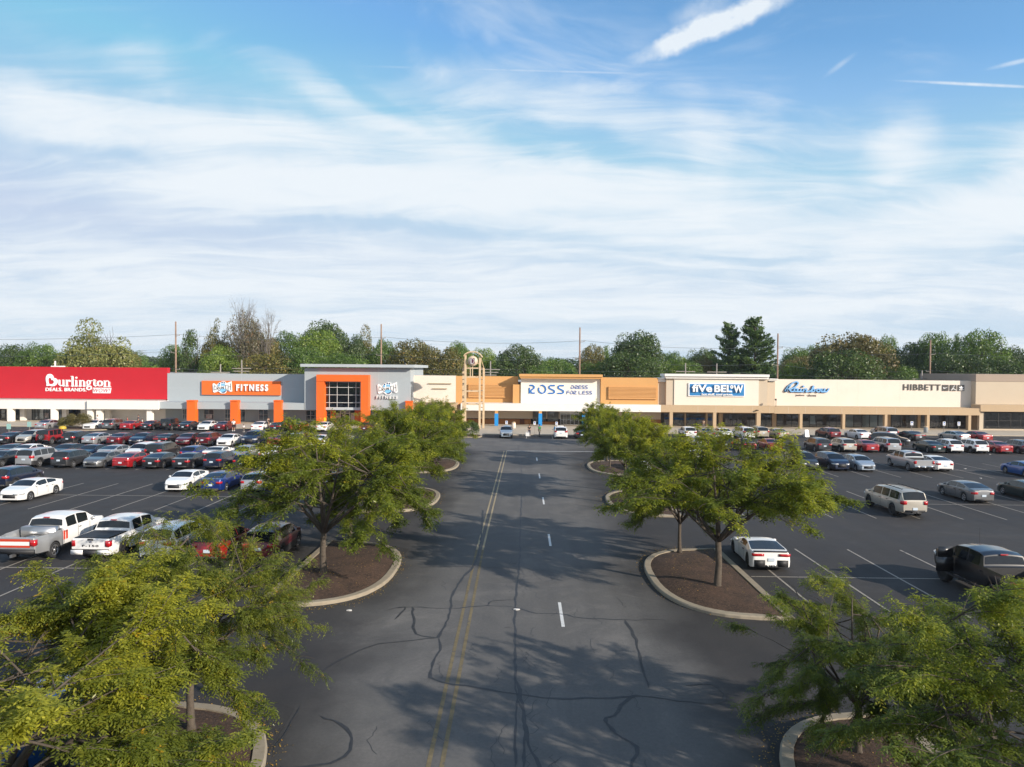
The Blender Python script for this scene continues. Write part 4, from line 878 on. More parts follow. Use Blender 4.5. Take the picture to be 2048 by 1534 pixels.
def template(kind, c, rim=None, extras=(), nwin=None, wheelw=.21, plates=.55):
    P_ = []; I4 = Matrix.Identity(4)
    P_.append(('body', c.body(), ['PAINT', M_plas, PT['white']], I4, []))
    if c.ws: P_.append(('windshield', c.glass(c.ws[0], c.ws[1], 'windshield'), [M_wg], I4, []))
    if c.rg: P_.append(('rear_window', c.glass(c.rg[0], c.rg[1], 'rear_window', c.rg_wide), [M_wg], I4, []))
    for a, e in c.wins:
        for sg in (-1, 1): P_.append(('window', c.sidewin(a, e, sg), [M_wg], I4, []))
    ty, ri = wheel_meshes(c.wr, wheelw)
    for yw in c.wheels:
        for sg in (-1, 1):
            w = float(c.fw(yw)); M_ = Matrix.Translation((sg*(w-wheelw/2-.005), yw-c.L/2, c.wr))
            if sg < 0: M_ = M_ @ Matrix.Rotation(math.pi, 4, 'Z')
            P_.append(('wheel', None, [], M_, [('tyre', ty, [M_tyre]), ('rim', ri, [rim or M_alloy, M_alloyd])]))
    for sg in (-1, 1):
        P_.append(('taillight', c.lamp('r', c.tail[0], c.tail[1], c.tail[2], c.tailY, sg, 'taillight'), [M_tail], I4, []))
        P_.append(('headlight', c.lamp('f', c.head[0], c.head[1], c.head[2], c.headY, sg, 'headlight'), [M_head], I4, []))
        ym = (c.ws[0]-.32 if c.ws else c.L*.6); w, zt, be, ze, wt = c.sec(ym)
        P_.append(('mirror', bx_mesh('mirror', [(sg*(w-.01), sg*(w+.19), ym-c.L/2-.05, ym-c.L/2+.07, be+.03, be+.17)], .03), ['PAINT'], I4, []))
    g = c.grille; wE = float(c.fw(c.L)); P_.append(('grille', bx_mesh('grille', [(-g[2]*wE*1.3, g[2]*wE*1.3, c.L/2-.03, c.L/2+.012, g[0], g[1])], .01), [M_plas], I4, []))
    w0 = float(c.fw(0)); P_.append(('rear_bumper', bx_mesh('rear_bumper', [(-w0*.88, w0*.88, -c.L/2-.022, -c.L/2+.05, c.cl+.03, c.cl+.17)], .015), [M_plas], I4, []))
    P_.append(('licence_plate', bx_mesh('licence_plate', [(-.16, .16, -c.L/2-.03, -c.L/2-.005, plates, plates+.16)]), [M_plate], I4, []))
    for nm, me, sl, M_ in extras: P_.append((nm, me, sl, M_ or I4, []))
    TREE[kind] = (c, P_)
sed = dict(L=4.85, W=1.84, wheels=(1.02, 3.83), wr=.335, cl=.20, ws=(3.62, 2.92), rg=(.84, 1.50), wins=((1.15, 2.02), (2.1, 3.15)),
 top=[(0, .90), (.04, 1.02), (.12, 1.07), (.72, 1.10), (.84, 1.12), (1.5, 1.38), (1.9, 1.44), (2.45, 1.455), (2.9, 1.40), (3.62, 1.07), (3.72, 1.03), (4.35, .93), (4.7, .80), (4.81, .70), (4.85, .60)],
 belt=[(0, .86), (.1, .98), (.7, 1.01), (1.6, 1.0), (3.6, .94), (4.3, .84), (4.7, .72), (4.85, .56)])
template('sedan', Car(**sed))
sd2 = dict(sed, rg=(.52, 1.42), top=[(0, .92), (.04, 1.04), (.12, 1.09), (.42, 1.12), (.52, 1.14), (1.42, 1.38), (1.9, 1.44), (2.45, 1.45), (2.9, 1.40), (3.62, 1.07), (3.72, 1.03), (4.35, .93), (4.7, .80), (4.81, .70), (4.85, .60)], wins=((.98, 1.95), (2.03, 3.15)))
cfb = Car(**sd2); template('fastback', cfb, extras=seams(cfb, (1.32, 2.0, 3.2)))
mus = dict(sed, W=1.92, wr=.36, ws=(3.35, 2.75), rg=(1.0, 1.6), wheels=(1.0, 3.86), wins=((1.35, 2.75),), top=[(0, .98), (.04, 1.06), (.1, 1.09), (.9, 1.10), (1.0, 1.11), (1.6, 1.33), (1.9, 1.375), (2.4, 1.38), (2.72, 1.34), (3.35, 1.08), (3.5, 1.05), (4.4, .97), (4.72, .88), (4.82, .76), (4.85, .66)], tail=(.80, .93, .62))
template('muscle_coupe', Car(**mus))
hat = dict(L=4.3, W=1.79, wheels=(.78, 3.42), wr=.325, cl=.2, ws=(3.3, 2.6), rg=(.07, .62), wins=((.35, 1.05), (1.12, 1.9), (1.98, 2.9)), tail=(.78, 1.0, .24),
 top=[(0, .98), (.04, 1.06), (.07, 1.08), (.62, 1.42), (1.2, 1.50), (2.0, 1.51), (2.6, 1.42), (3.3, 1.07), (3.4, 1.03), (3.95, .92), (4.2, .78), (4.3, .62)], belt=[(0, .92), (.2, 1.0), (1.6, .97), (3.3, .92), (3.9, .83), (4.2, .70), (4.3, .58)])
template('hatchback', Car(**hat))
suv = dict(L=4.7, W=1.89, wheels=(.92, 3.68), wr=.36, cl=.25, ws=(3.62, 2.92), rg=(.06, .48), wins=((.45, 1.05), (1.12, 2.0), (2.08, 3.08)), clad=True, tail=(.88, 1.08, .30), tumble=.36,
 top=[(0, 1.06), (.03, 1.14), (.06, 1.16), (.48, 1.60), (1.1, 1.69), (2.1, 1.70), (2.9, 1.60), (3.62, 1.17), (3.72, 1.13), (4.3, 1.03), (4.6, .88), (4.7, .70)], belt=[(0, 1.02), (.2, 1.08), (1.6, 1.06), (3.6, 1.02), (4.3, .92), (4.6, .78), (4.7, .66)], head=(.68, .82, .30), grille=(.42, .76, .5), plates=.7) 
suv.pop('plates'); template('suv', Car(**suv), plates=.72)
big = dict(L=5.0, W=1.96, wheels=(1.0, 3.9), wr=.385, cl=.28, ws=(3.85, 3.3), rg=(.05, .30), wins=((.35, 1.25), (1.35, 2.25), (2.33, 3.35)), clad=True, tail=(.95, 1.22, .22), tumble=.26,
 top=[(0, 1.12), (.02, 1.20), (.05, 1.22), (.30, 1.74), (.7, 1.82), (2.3, 1.83), (3.3, 1.74), (3.85, 1.26), (3.95, 1.22), (4.7, 1.12), (4.92, .98), (5.0, .74)], belt=[(0, 1.08), (.2, 1.15), (3.8, 1.12), (4.7, 1.02), (4.9, .88), (5.0, .7)], head=(.78, .95, .34), grille=(.48, .88, .5))
rack = lambda c, y0, y1, z: bx_mesh('roof_rack', [(sg*.58-.02, sg*.58+.02, y0-c/2, y1-c/2, z, z+.05) for sg in (-1, 1)]+[(-.56, .56, y-c/2, y-c/2+.03, z+.052, z+.07) for y in np.linspace(y0+.1, y1-.1, 6)])
template('large_suv', Car(**big), plates=.78)
sub = dict(big, L=5.55, wheels=(1.18, 4.5), wr=.42, ws=(4.38, 3.85), wins=((.35, 1.6), (1.72, 2.65), (2.75, 3.85)), top=[(y*(5.55/5.0) if y > .5 else y, z+.06) for y, z in big['top']], belt=[(y*(5.55/5.0) if y > .5 else y, z+.06) for y, z in big['belt']], clad=False, cl=.42)
csub = Car(**sub); template('wagon_suv', csub, rim=M_alloyd, plates=.6, wheelw=.32, extras=seams(csub, (1.66, 2.7, 3.9))+(('roof_rack', rack(5.55, .6, 3.3, 1.90), [M_plas], None), ('trailer_hitch', bx_mesh('trailer_hitch', [(-.3, .3, -3.0, -2.72, .42, .48), (-.04, .04, -3.12, -3.0, .44, .52)]), [M_chrome], None)))
mv = dict(L=5.1, W=1.97, wheels=(1.02, 4.1), wr=.35, cl=.22, ws=(4.25, 3.4), rg=(.06, .36), wins=((.4, 1.35), (1.43, 2.45), (2.53, 3.55)), tail=(.95, 1.2, .2), tumble=.30,
 top=[(0, 1.08), (.03, 1.16), (.06, 1.18), (.36, 1.64), (.9, 1.74), (2.6, 1.76), (3.4, 1.66), (4.25, 1.12), (4.35, 1.08), (4.8, .95), (5.0, .8), (5.1, .62)], belt=[(0, 1.02), (.3, 1.10), (2.5, 1.05), (4.2, .98), (4.8, .84), (5.0, .7), (5.1, .58)], head=(.62, .80, .26))
template('minivan', Car(**mv), plates=.78, extras=(('roof_rack', bx_mesh('roof_rack', [(sg*.62-.02, sg*.62+.02, -1.8, .4, 1.72, 1.765) for sg in (-1, 1)]), [M_plas], None),))
pk = dict(L=5.85, W=2.02, wheels=(1.25, 4.92), wr=.41, cl=.42, ws=(4.62, 4.05), rg=(1.96, 2.08), wins=((2.25, 3.05), (3.15, 4.05)), bed=(.10, 1.78, .80), tail=(.86, 1.18, .17), tumble=.26, tailY=.16,
 plan=[(0, .94), (.05, .98), (.4, 1.01), (5.0, 1.01), (5.5, .97), (5.75, .90), (5.85, .80)],
 top=[(0, 1.24), (.04, 1.28), (1.9, 1.30), (1.93, 1.32), (2.1, 1.80), (2.4, 1.90), (3.3, 1.92), (4.0, 1.82), (4.62, 1.36), (4.7, 1.32), (5.5, 1.22), (5.76, 1.08), (5.85, .82)], belt=[(0, 1.20), (1.9, 1.24), (4.6, 1.22), (5.5, 1.12), (5.76, .98), (5.85, .76)], head=(.86, 1.04, .30), grille=(.56, .98, .5))
bump = bx_mesh('rear_bumper', [(-.95, -.32, -3.02, -2.88, .50, .70), (.32, .95, -3.02, -2.88, .50, .70), (-.31, .31, -3.0, -2.88, .47, .66)], .02)
lamp3 = lambda L, y, z: ('brake_lamp', bx_mesh('brake_lamp', [(-.16, .16, y-L/2, y-L/2+.04, z, z+.05)]), [M_tail], None)
badge = None
template('pickup_truck', Car(**pk), extras=(('step_bumper', bump, [M_chrome], None), lamp3(5.85, 2.02, 1.78)), plates=.52, wheelw=.27)
def txt(s, h, w, y, z, bold=.03, xs=0):
    me = text_mesh(s, 1, bold, 0, .01, 1.2); co = np.empty(len(me.vertices)*3); me.vertices.foreach_get('co', co); co = co.reshape(-1, 3); mn, mx = co.min(0), co.max(0)
    co[:, 0] = xs-w/2+(co[:, 0]-mn[0])/(mx[0]-mn[0])*w; co[:, 2] = z+(co[:, 2]-mn[2])/(mx[2]-mn[2])*h; co[:, 1] = y-.008+(co[:, 1]-mn[1])/max(1e-6, mx[1]-mn[1])*.006
    me.vertices.foreach_set('co', co.ravel()); me.update(); me.materials.clear(); return me
oval = MB(); oval.prism([(.085*math.cos(a*.524), 1.12+.035*math.sin(a*.524)) for a in range(12)], -2.945, -2.93)
ccp = Car(**dict(pk, W=2.04, wr=.44)); template('covered_pickup', ccp, rim=M_alloyd, wheelw=.30, plates=.52, extras=seams(ccp, (1.9, 3.1, 4.15))+(('step_bumper', bx_mesh('step_bumper', [(-.97, -.36, -3.02, -2.88, .48, .72), (.36, .97, -3.02, -2.88, .48, .72)], .02), ['PAINT'], None), ('bumper_pad', bx_mesh('bumper_pad', [(-.355, .355, -3.0, -2.88, .46, .70), (-.97, .97, -3.0, -2.88, .722, .75)], .01), [M_plas], None),
  ('bed_cover', bx_mesh('bed_cover', [(-.86, .86, -2.85+.55*i, -2.85+.55*i+.54, 1.29, 1.315) for i in range(3)]), [M_plas], None), lamp3(5.85, 2.02, 1.78), ('tailgate_badge', oval.mesh('tailgate_badge'), [M_navy], None), ('tailgate_lettering', txt('F-150', .11, .85, -2.93, .86), [M_plas], None), ('tailgate_handle', bx_mesh('tailgate_handle', [(-.15, .15, -2.945, -2.91, 1.18, 1.27)], .01), [M_plas], None)))
jp = dict(L=4.3, W=1.80, wheels=(.72, 3.45), wr=.41, cl=.48, ws=(2.88, 2.62), rg=(.045, .13), wins=((.3, .95), (1.05, 1.7), (1.78, 2.5)), tail=(.86, 1.06, .14), tailY=.05, tumble=.08, k=.95, roofmat=(.1, 2.65),
 plan=[(0, .80), (.06, .82), (2.7, .82), (3.9, .70), (4.2, .66), (4.3, .62)], top=[(0, 1.16), (.03, 1.22), (.13, 1.80), (.3, 1.84), (2.4, 1.85), (2.6, 1.82), (2.88, 1.30), (2.95, 1.24), (3.9, 1.16), (4.2, 1.10), (4.3, .98)], belt=[(0, 1.12), (2.8, 1.14), (3.9, 1.04), (4.3, .9)], head=(.86, 1.02, .2), headY=.05, grille=(.66, 1.06, .5))
tyS, riS = wheel_meshes(.39, .24)
b = MB()
for yw in (.72, 3.45):
    for sg in (-1, 1): b.tube([(sg*.87, yw-2.15+.53*math.cos(math.radians(a)), .43+.50*math.sin(math.radians(a))) for a in range(10, 171, 20)], .075, 6)
template('off_roader', Car(**jp), wheelw=.27, plates=.75, extras=(('fender_flare', b.mesh('fender_flare'), [M_plas], None),))
TREE['off_roader'][1].append(('spare_wheel', None, [], Matrix.Translation((0, -2.15-.16, 1.02)) @ Matrix.Rotation(-math.pi/2, 4, 'Z'), [('tyre', tyS, [M_tyre]), ('rim', riS, [M_alloy, M_alloyd])]))
sp = dict(L=4.5, W=1.90, wheels=(.86, 3.60), wr=.345, cl=.14, ws=(2.95, 2.25), rg=(.42, 1.45), wins=((1.35, 2.35),), tail=(.74, .88, .50), tailY=.06, tumble=.55,
 plan=[(0, .86), (.05, .93), (.5, .97), (1.4, .93), (2.6, .90), (3.5, .95), (4.2, .86), (4.42, .68), (4.5, .5)], top=[(0, .86), (.03, .93), (.06, .96), (.34, .99), (.42, 1.0), (1.45, 1.20), (1.8, 1.235), (2.2, 1.21), (2.95, .93), (3.6, .88), (4.2, .70), (4.45, .52), (4.5, .42)], belt=[(0, .84), (.5, .93), (1.4, .90), (2.9, .84), (3.6, .82), (4.2, .64), (4.5, .38)], head=(.50, .60, .12), grille=(.2, .34, .5))
csp = Car(**sp); template('sports_car', csp, rim=M_alloyd, wheelw=.3, plates=.50, extras=seams(csp, (1.45, 2.45))+(('rear_spoiler', bx_mesh('rear_spoiler', [(-.86, .86, -2.28, -2.10, .975, 1.0)], .01), [M_plas], None), ('rear_vent', bx_mesh('rear_vent', [(-.84, -.30, -2.275, -2.2, .22, .56), (.30, .84, -2.275, -2.2, .22, .56)], .01), [M_plas], None), ('exhaust_pipe', bx_mesh('exhaust_pipe', [(x-.035, x+.035, -2.31, -2.2, .24, .31) for x in (-.18, -.06, .06, .18)], .008), [M_chrome], None)))
def car(kind, col, x, y, rz, label, group='cars parked in the lot', cat=None, sc=1.0):
    nm = {'fastback': 'sedan', 'large_suv': 'suv', 'wagon_suv': 'suv', 'covered_pickup': 'pickup_truck'}.get(kind, kind)
    cat = cat or {'sedan': 'sedan', 'suv': 'suv', 'minivan': 'minivan', 'pickup_truck': 'pickup truck', 'hatchback': 'hatchback', 'off_roader': 'off-road car', 'muscle_coupe': 'coupe', 'sports_car': 'sports car'}[nm]
    o = thing(nm, label, cat, (x, y, .012 if abs(x) < 14 else .0), rz, group); o.scale = (sc, sc, sc)
    for name, me, slots, M_, subs in TREE[kind][1]:
        def mk(nm_, me_, sl_, par):
            q = bpy.data.objects.new(nm_, me_); COL.objects.link(q); q.parent = par
            if me_ is not None:
                if len(me_.materials) == 0:
                    for z in sl_: me_.materials.append(None if z == 'PAINT' else z)
                if 'PAINT' in sl_: i = sl_.index('PAINT'); q.material_slots[i].link = 'OBJECT'; q.material_slots[i].material = PT[col]
            return q
        p = mk(name, me, slots, o); p.matrix_local = M_
        for n2, m2, s2 in subs: mk(n2, m2, s2, p)
    return o
CARS = [   # kind, colour, picture column of the near end, near-end distance, 'r' tail towards us / 'f' nose towards us, turn, label
 # --- row in front of the red store and gym
 ('sedan', 'silver', 79, 108.6, 'r', 0, 'silver sedan parked alone left of the round brown hedge'),
 ('sedan', 'white', 174, 109, 'f', 0, 'white sedan facing out just right of the round brown hedge'),
 ('suv', 'grey', 213, 109, 'r', 0, 'grey suv tail out beside the white car by the hedge'),
 ('muscle_coupe', 'red', 249, 109, 'r', 0, 'bright red coupe tail out before the white store wall'),
 ('sedan', 'black', 290, 109, 'r', 0, 'black sedan tail out left of the dark off-road car'),
 ('off_roader', 'black', 330, 109, 'r', 0, 'dark soft top off-road car with spare wheel at the gym front'),
 ('sedan', 'black', 365, 109, 'r', 0, 'black sedan parked below the leftmost orange pillar'),
 ('sedan', 'white', 403, 109, 'f', 0, 'white compact sedan facing out below the orange sign panel'),
 ('sedan', 'maroon', 438, 109, 'r', 0, 'maroon sedan left of the man in white at the gym'),
 ('sedan', 'white', 512, 109, 'r', 0, 'white sedan tail out right of the pedestrians at the gym'),
 ('muscle_coupe', 'black', 550, 109, 'r', 0, 'black coupe below the third orange pillar'),
 ('sedan', 'red', 589, 109, 'r', 0, 'red sedan before the gym tower, partly behind leaves'),
 ('sedan', 'white', 641, 109.5, 'r', 0, 'white sedan half hidden by treetops at the gym entrance'),
 ('sedan', 'maroon', 728, 109.5, 'r', 0, 'dark maroon car by the right leg of the orange frame'),
 ('suv', 'navy', 789, 109.5, 'r', 0, 'navy suv behind the treetops at the right of the gym'),
 # --- second row
 ('sedan', 'black', 3, 88, 'r', 0, 'black sedan at the left edge in the second row'),
 ('suv', 'tan', 41, 88.3, 'f', 0, 'champagne suv facing us beside the red off-road car'),
 ('off_roader', 'red', 84, 88, 'r', 0, 'red off-road car with black top and spare wheel'),
 ('suv', 'black', 134, 88, 'r', 0, 'black suv tail out right of the red off-road car'),
 ('fastback', 'silver', 175, 88, 'r', 0, 'silver sedan with sloping roof between black and maroon cars'),
 ('sedan', 'maroon', 225, 88, 'r', 0, 'dark maroon sedan tail out in the second row'),
 ('sedan', 'navy', 268, 88.3, 'f', 0, 'dark blue sedan facing us beside the maroon sedan'),
 ('muscle_coupe', 'black', 318, 88.2, 'r', 0, 'black coupe tail out behind the big black suv'),
 ('fastback', 'maroon', 361, 88.3, 'f', 0, 'wine red sedan facing us in the second row'),
 ('suv', 'maroon', 404, 88, 'r', 0, 'maroon suv beside the white sports sedan'),
 ('sedan', 'white', 444, 87.6, 'f', 0, 'white sports sedan facing us with a shield grille'),
 ('pickup_truck', 'navy', 497, 88, 'f', 0, 'navy pickup facing us with a wide chrome grille'),
 ('muscle_coupe', 'red', 547, 88, 'r', 0, 'bright red coupe tail out by the upper twigs of the tree'),
 ('minivan', 'beige', 586, 88, 'r', 0, 'pale gold minivan half hidden behind the left tree top'),
 ('sedan', 'white', 632, 88, 'r', 0, 'white car glimpsed through leaves in the second row'),
 ('suv', 'silver', 676, 88, 'r', 0, 'silver suv glimpsed through the left trees'),
 # --- third row (behind) and fourth row (in front) share one centre line
 ('sedan', 'darkgrey', -2, 74.2, 'r', 0, 'dark grey sedan cut by the left edge, behind the silver suv'),
 ('sedan', 'white', 32, 74.2, 'r', 0, 'white sedan showing its roof over the big silver suv'),
 ('fastback', 'black', 108, 74.6, 'f', 0, 'low black car showing only its roof behind two suvs'),
 ('sedan', 'navy', 158, 74.0, 'f', 0, 'dark blue sedan behind the grey wagon-like sedan'),
 ('fastback', 'silver', 208, 74.2, 'r', 0, 'pale silver sedan roof behind the red sedan'),
 ('suv', 'white', 262, 74.2, 'f', 0, 'white suv nose showing over the red sedan roof'),
 ('large_suv', 'black', 303, 74.2, 'r', 0, 'large black suv standing over the black sedans'),
 ('hatchback', 'blue', 373, 74.2, 'r', 0, 'blue hatchback behind the two black sedans'),
 ('muscle_coupe', 'white', 419, 74.2, 'r', 0, 'white coupe roof behind the navy suv'),
 ('hatchback', 'silver', 474, 74.2, 'f', 0, 'grey hatchback with pale glare behind the twigs'),
 ('sedan', 'white', 530, 74.2, 'r', 0, 'white car behind the left tree, third row'),
 ('sedan', 'iceblue', 588, 74.2, 'r', 0, 'pale blue car seen through the left tree crown'),
 ('fastback', 'darkgrey', -28, 68.0, 'f', 0, 'black sedan with its tail towards the silver suv, left edge'),
 ('large_suv', 'silver', 46, 67.9, 'r', 0, 'big silver suv with dark wheels, tail towards us'),
 ('suv', 'darkgrey', 117, 67.9, 'r', 0, 'dark slate suv between the silver suv and the grey sedan'),
 ('sedan', 'grey', 180, 67.9, 'f', 0, 'grey sedan facing us between the slate suv and red sedan'),
 ('fastback', 'red', 240, 67.9, 'r', 0, 'glossy red sedan with sloping roof, tail towards us'),
 ('fastback', 'black', 300, 67.9, 'r', 0, 'black sedan with red lamps right of the glossy red sedan'),
 ('sedan', 'black', 360, 67.9, 'r', 0, 'second black sedan from the glossy red sedan'),
 ('suv', 'navy', 422, 67.9, 'r', 0, 'navy suv at the edge of the left tree leaves'),
 ('hatchback', 'black', 480, 68.0, 'r', 0, 'black hatchback mostly behind the left tree leaves'),
 ('sedan', 'white', 545, 68.2, 'f', 0, 'white sedan hidden behind the left tree crown, front row'),
 ('sedan', 'red', 606, 68.2, 'f', 0, 'red car deep behind the left tree crown'),
 # --- middle lot, left
 ('suv', 'navy', -8, 56.0, 'r', 0, 'navy suv at the left edge beside the white coupe'),
 ('fastback', 'white', 18, 50.6, 'f', 0, 'white coupe facing us with a dark sunroof, left edge'),
 ('fastback', 'white', 347, 55.6, 'f', .02, 'white compact sedan facing us alone in the empty middle rows'),
 ('fastback', 'blue', 420, 55.6, 'r', 0, 'blue sedan tucked against the tree beside the white compact'),
 ('hatchback', 'silver', 500, 55.6, 'r', 0, 'silver hatchback under the left tree, middle row'),
 ('sedan', 'white', 650, 55.6, 'r', 0, 'white sedan under the second left tree'),
 ('covered_pickup', 'white', 182, 35.3, 'r', 0, 'white pickup with black bed cover and F-150 tailgate'),
 ('suv', 'white', 309, 35.6, 'r', 0, 'white suv with black lower bumper behind the left leaves'),
 ('hatchback', 'red', 412, 35.6, 'r', 0, 'bright red car mostly covered by the left leaves'),
 ('suv', 'maroon', 515, 35.4, 'r', 0, 'dark red suv beneath the big left tree'),
 ('sedan', 'azure', -110, 15.4, 'f', .0, 'blue sedan under the nearest left tree'),
 # --- right: row by the shops
 ('suv', 'iceblue', 1012, 101.6, 'f', 0, 'ice blue suv facing us below the leftmost blue post'),
 ('minivan', 'white', 1122, 101.6, 'r', 0, 'white minivan tail out before the glass shop entrance'),
 ('sedan', 'black', 1164, 101.8, 'r', 0, 'black sedan with chrome bumper right of the white minivan'),
 ('suv', 'white', 1382, 104.0, 'r', 0, 'white suv at the left end of the discount store row'),
 ('sedan', 'brown', 1419, 104.0, 'r', .05, 'bronze sedan tail out beside the white suv'),
 ('sedan', 'white', 1457, 104.0, 'f', .05, 'white sedan facing out between bronze sedan and white van'),
 ('minivan', 'white', 1499, 104.0, 'r', .05, 'white minivan tail out in the discount store row'),
 ('minivan', 'beige', 1527, 105.2, 'r', .05, 'beige minivan right of the white minivan'),
 ('sedan', 'tan', 1567, 104.6, 'r', .07, 'champagne sedan ending the discount store row'),
 ('suv', 'maroon', 1672, 105.0, 'r', .1, 'wine red suv before the dark shop windows'),
 ('sedan', 'white', 1733, 104.6, 'r', .1, 'white sedan tail out left of the silver minivan'),
 ('minivan', 'silver', 1787, 106.2, 'r', .06, 'silver minivan with its side door by a dark figure'),
 ('muscle_coupe', 'black', 1842, 103.4, 'r', .12, 'black sedan parked across below the shoe store columns'),
 ('fastback', 'silver', 1932, 103.2, 'r', .12, 'silver sedan beside the red sedan at the far right'),
 ('sedan', 'red', 1976, 103.0, 'r', .1, 'deep red sedan at the end of the shop row'),
 # --- right: second row
 ('suv', 'silver', 1402, 88.4, 'r', 0, 'small silver suv with spare wheel cover above the tree'),
 ('large_suv', 'black', 1452, 88.4, 'r', 0, 'black suv roof behind the right tree top'),
 ('sedan', 'maroon', 1500, 88.4, 'r', 0, 'maroon car behind the right tree top'),
 ('sedan', 'red', 1552, 88.4, 'r', 0, 'red sedan through the yellow twigs of the right tree'),
 ('suv', 'darkgrey', 1650, 88.0, 'r', .0, 'dark grey suv right of the tree, second row'),
 ('suv', 'tan', 1701, 88.0, 'r', .0, 'pale champagne suv between dark grey suv and red sedan'),
 ('sedan', 'red', 1746, 88.0, 'r', .0, 'red sedan between two silver suvs'),
 ('large_suv', 'silver', 1790, 88.0, 'r', .0, 'silver boxy suv behind the silver pickup'),
 ('sedan', 'green', 1879, 88.0, 'r', .0, 'dark green sedan with its door open beside white suvs'),
 ('suv', 'white', 1915, 88.0, 'r', .0, 'white suv beside the dark green sedan'),
 ('suv', 'white', 1966, 88.0, 'r', .0, 'white suv left of the red car at the right edge'),
 ('sedan', 'red', 2014, 88.0, 'r', .0, 'red sedan near the right edge, second row'),
 ('suv', 'grey', 2062, 88.0, 'r', .0, 'grey suv cut by the right edge, second row'),
 # --- right: third row
 ('suv', 'white', 1395, 74.0, 'r', 0, 'white suv behind the far right tree'),
 ('minivan', 'darkgrey', 1622, 71.5, 'f', 0, 'dark grey minivan facing us half behind the right tree'),
 ('suv', 'navy', 1684, 71.2, 'f', 0, 'navy suv facing us beside the small silver suv'),
 ('hatchback', 'iceblue', 1737, 71.0, 'f', 0, 'small silver blue suv facing us near the silver pickup'),
 ('pickup_truck', 'silver', 1850, 71.0, 'r', .0, 'silver pickup truck with its tailgate towards us'),
 ('fastback', 'white', 1892, 71.6, 'r', .0, 'white sedan tucked beside the silver pickup'),
 ('sedan', 'azure', 2085, 67.5, 'r', .0, 'bright blue sedan cut by the right edge'),
 ('sedan', 'white', 1421, 68.4, 'r', 0, 'white sedan with red lamps behind the right tree crown'),
 ('sedan', 'white', 1290, 68.4, 'r', 0, 'white car behind the trunks of the far right trees'),
 # --- right: middle lot
 ('suv', 'white', 1590, 56.8, 'r', 0, 'white suv showing through the outer twigs of the right tree'),
 ('wagon_suv', 'tan', 1830, 48.6, 'r', .0, 'old champagne wagon suv on black wheels with a roof rack'),
 ('fastback', 'grey', 1968, 54.4, 'r', .0, 'grey sedan alone right of the old wagon suv'),
 ('sedan', 'green', 2096, 55.0, 'r', .0, 'black green sedan nose at the right edge'),
 ('sports_car', 'white', 1543, 35.4, 'r', -.02, 'white sports car with black spoiler beside the right island'),
]
for kind, col, px, Y, d, turn, label in CARS:
    x = XZ(px, 740+13000/Y, Y)[0]; L = TREE[kind][0].L
    jit = random.uniform(-.012, .012); o = car(kind, col, x-turn*L/2, Y+L/2, (0 if d == 'r' else math.pi)+jit+turn, label)
# big service truck, lifted black truck, dark suv in the aisle
SUPER = dict(pk, W=2.1, wr=.42, L=6.2, wheels=(1.35, 5.25), top=[(y+.35 if y > 1 else y, z+.08) for y, z in pk['top']], belt=[(y+.35 if y > 1 else y, z+.08) for y, z in pk['belt']], ws=(4.97, 4.4), rg=(2.31, 2.43), wins=((2.6, 3.4), (3.5, 4.4)), bed=(.1, 2.1, .85), plan=[(0, .96), (.05, 1.0), (.5, 1.03), (.8, 1.15), (1.9, 1.15), (2.2, 1.01), (5.3, 1.01), (5.8, .97), (6.1, .90), (6.2, .80)], cl=.5, tail=(.92, 1.25, .2), cabw=2.12)
M_rs = mat('red_stripe', (.55, .05, .02), .4, var=.1, vscale=4); M_wp = mat('white_panel_paint', (.78, .77, .75), .35, var=.03)
cwt = Car(**SUPER); template('work_truck', cwt, wheelw=.28, plates=.55, extras=seams(cwt, (2.25, 3.45, 4.5))+(('step_bumper', bx_mesh('step_bumper', [(-1.0, 1.0, -3.2, -3.06, .55, .78)], .02), [M_plas], None), lamp3(6.2, 2.37, 1.86),
  ('tailgate_band', bx_mesh('tailgate_band', [(-.76, .76, -3.112, -3.09, 1.16, 1.28), (-.76, .76, -3.112, -3.09, .86, .96)]), [M_rs], None), ('tailgate_panel', bx_mesh('tailgate_panel', [(-.76, .76, -3.110, -3.09, .965, 1.155)]), [M_wp], None),
  ('side_stripe', bx_mesh('side_stripe', [(sg*1.02, sg*1.045, -.92+k*.22, -.92+k*.22+.13, .75, 1.22) for sg in (-1, 1) for k in (0, 1)]), [M_rs], None), ('tool_box', bx_mesh('tool_box', [(-.9, .9, -1.45, -1.0, .9, 1.52)], .02), [M_steel], None), ('bed_load', bx_mesh('bed_load', [(-.7, .3, -2.8, -1.9, .86, 1.05), (-.3, .7, -2.0, -1.55, .86, 1.12)], .03), [M_steel], None), ('tow_hitch', bx_mesh('tow_hitch', [(-.06, .06, -3.4, -3.1, .42, .56)]), [M_steel], None)))
o = car('work_truck', 'silver', XZ(30, 1100, 35)[0], 35.0+3.1, 0, 'grey and white crew truck with red stripes and steel tool box', cat='pickup truck'); o.name = 'pickup_truck.010'
for q in [c for c in o.children if c.name.startswith('body')]: q.material_slots[0].material = PT['silver']
LIFT = dict(pk, wr=.47, cl=.62, top=[(y, z+.22) for y, z in pk['top']], belt=[(y, z+.22) for y, z in pk['belt']], tail=(1.08, 1.40, .17), head=(1.08, 1.26, .3), grille=(.78, 1.2, .5), bed=(.1, 1.78, 1.02))
M_door = bx_mesh('open_door', [(-1.86, -1.05, .98, 1.04, .75, 1.42), (-1.78, -1.1, .985, 1.035, 1.42, 1.9)], .02)
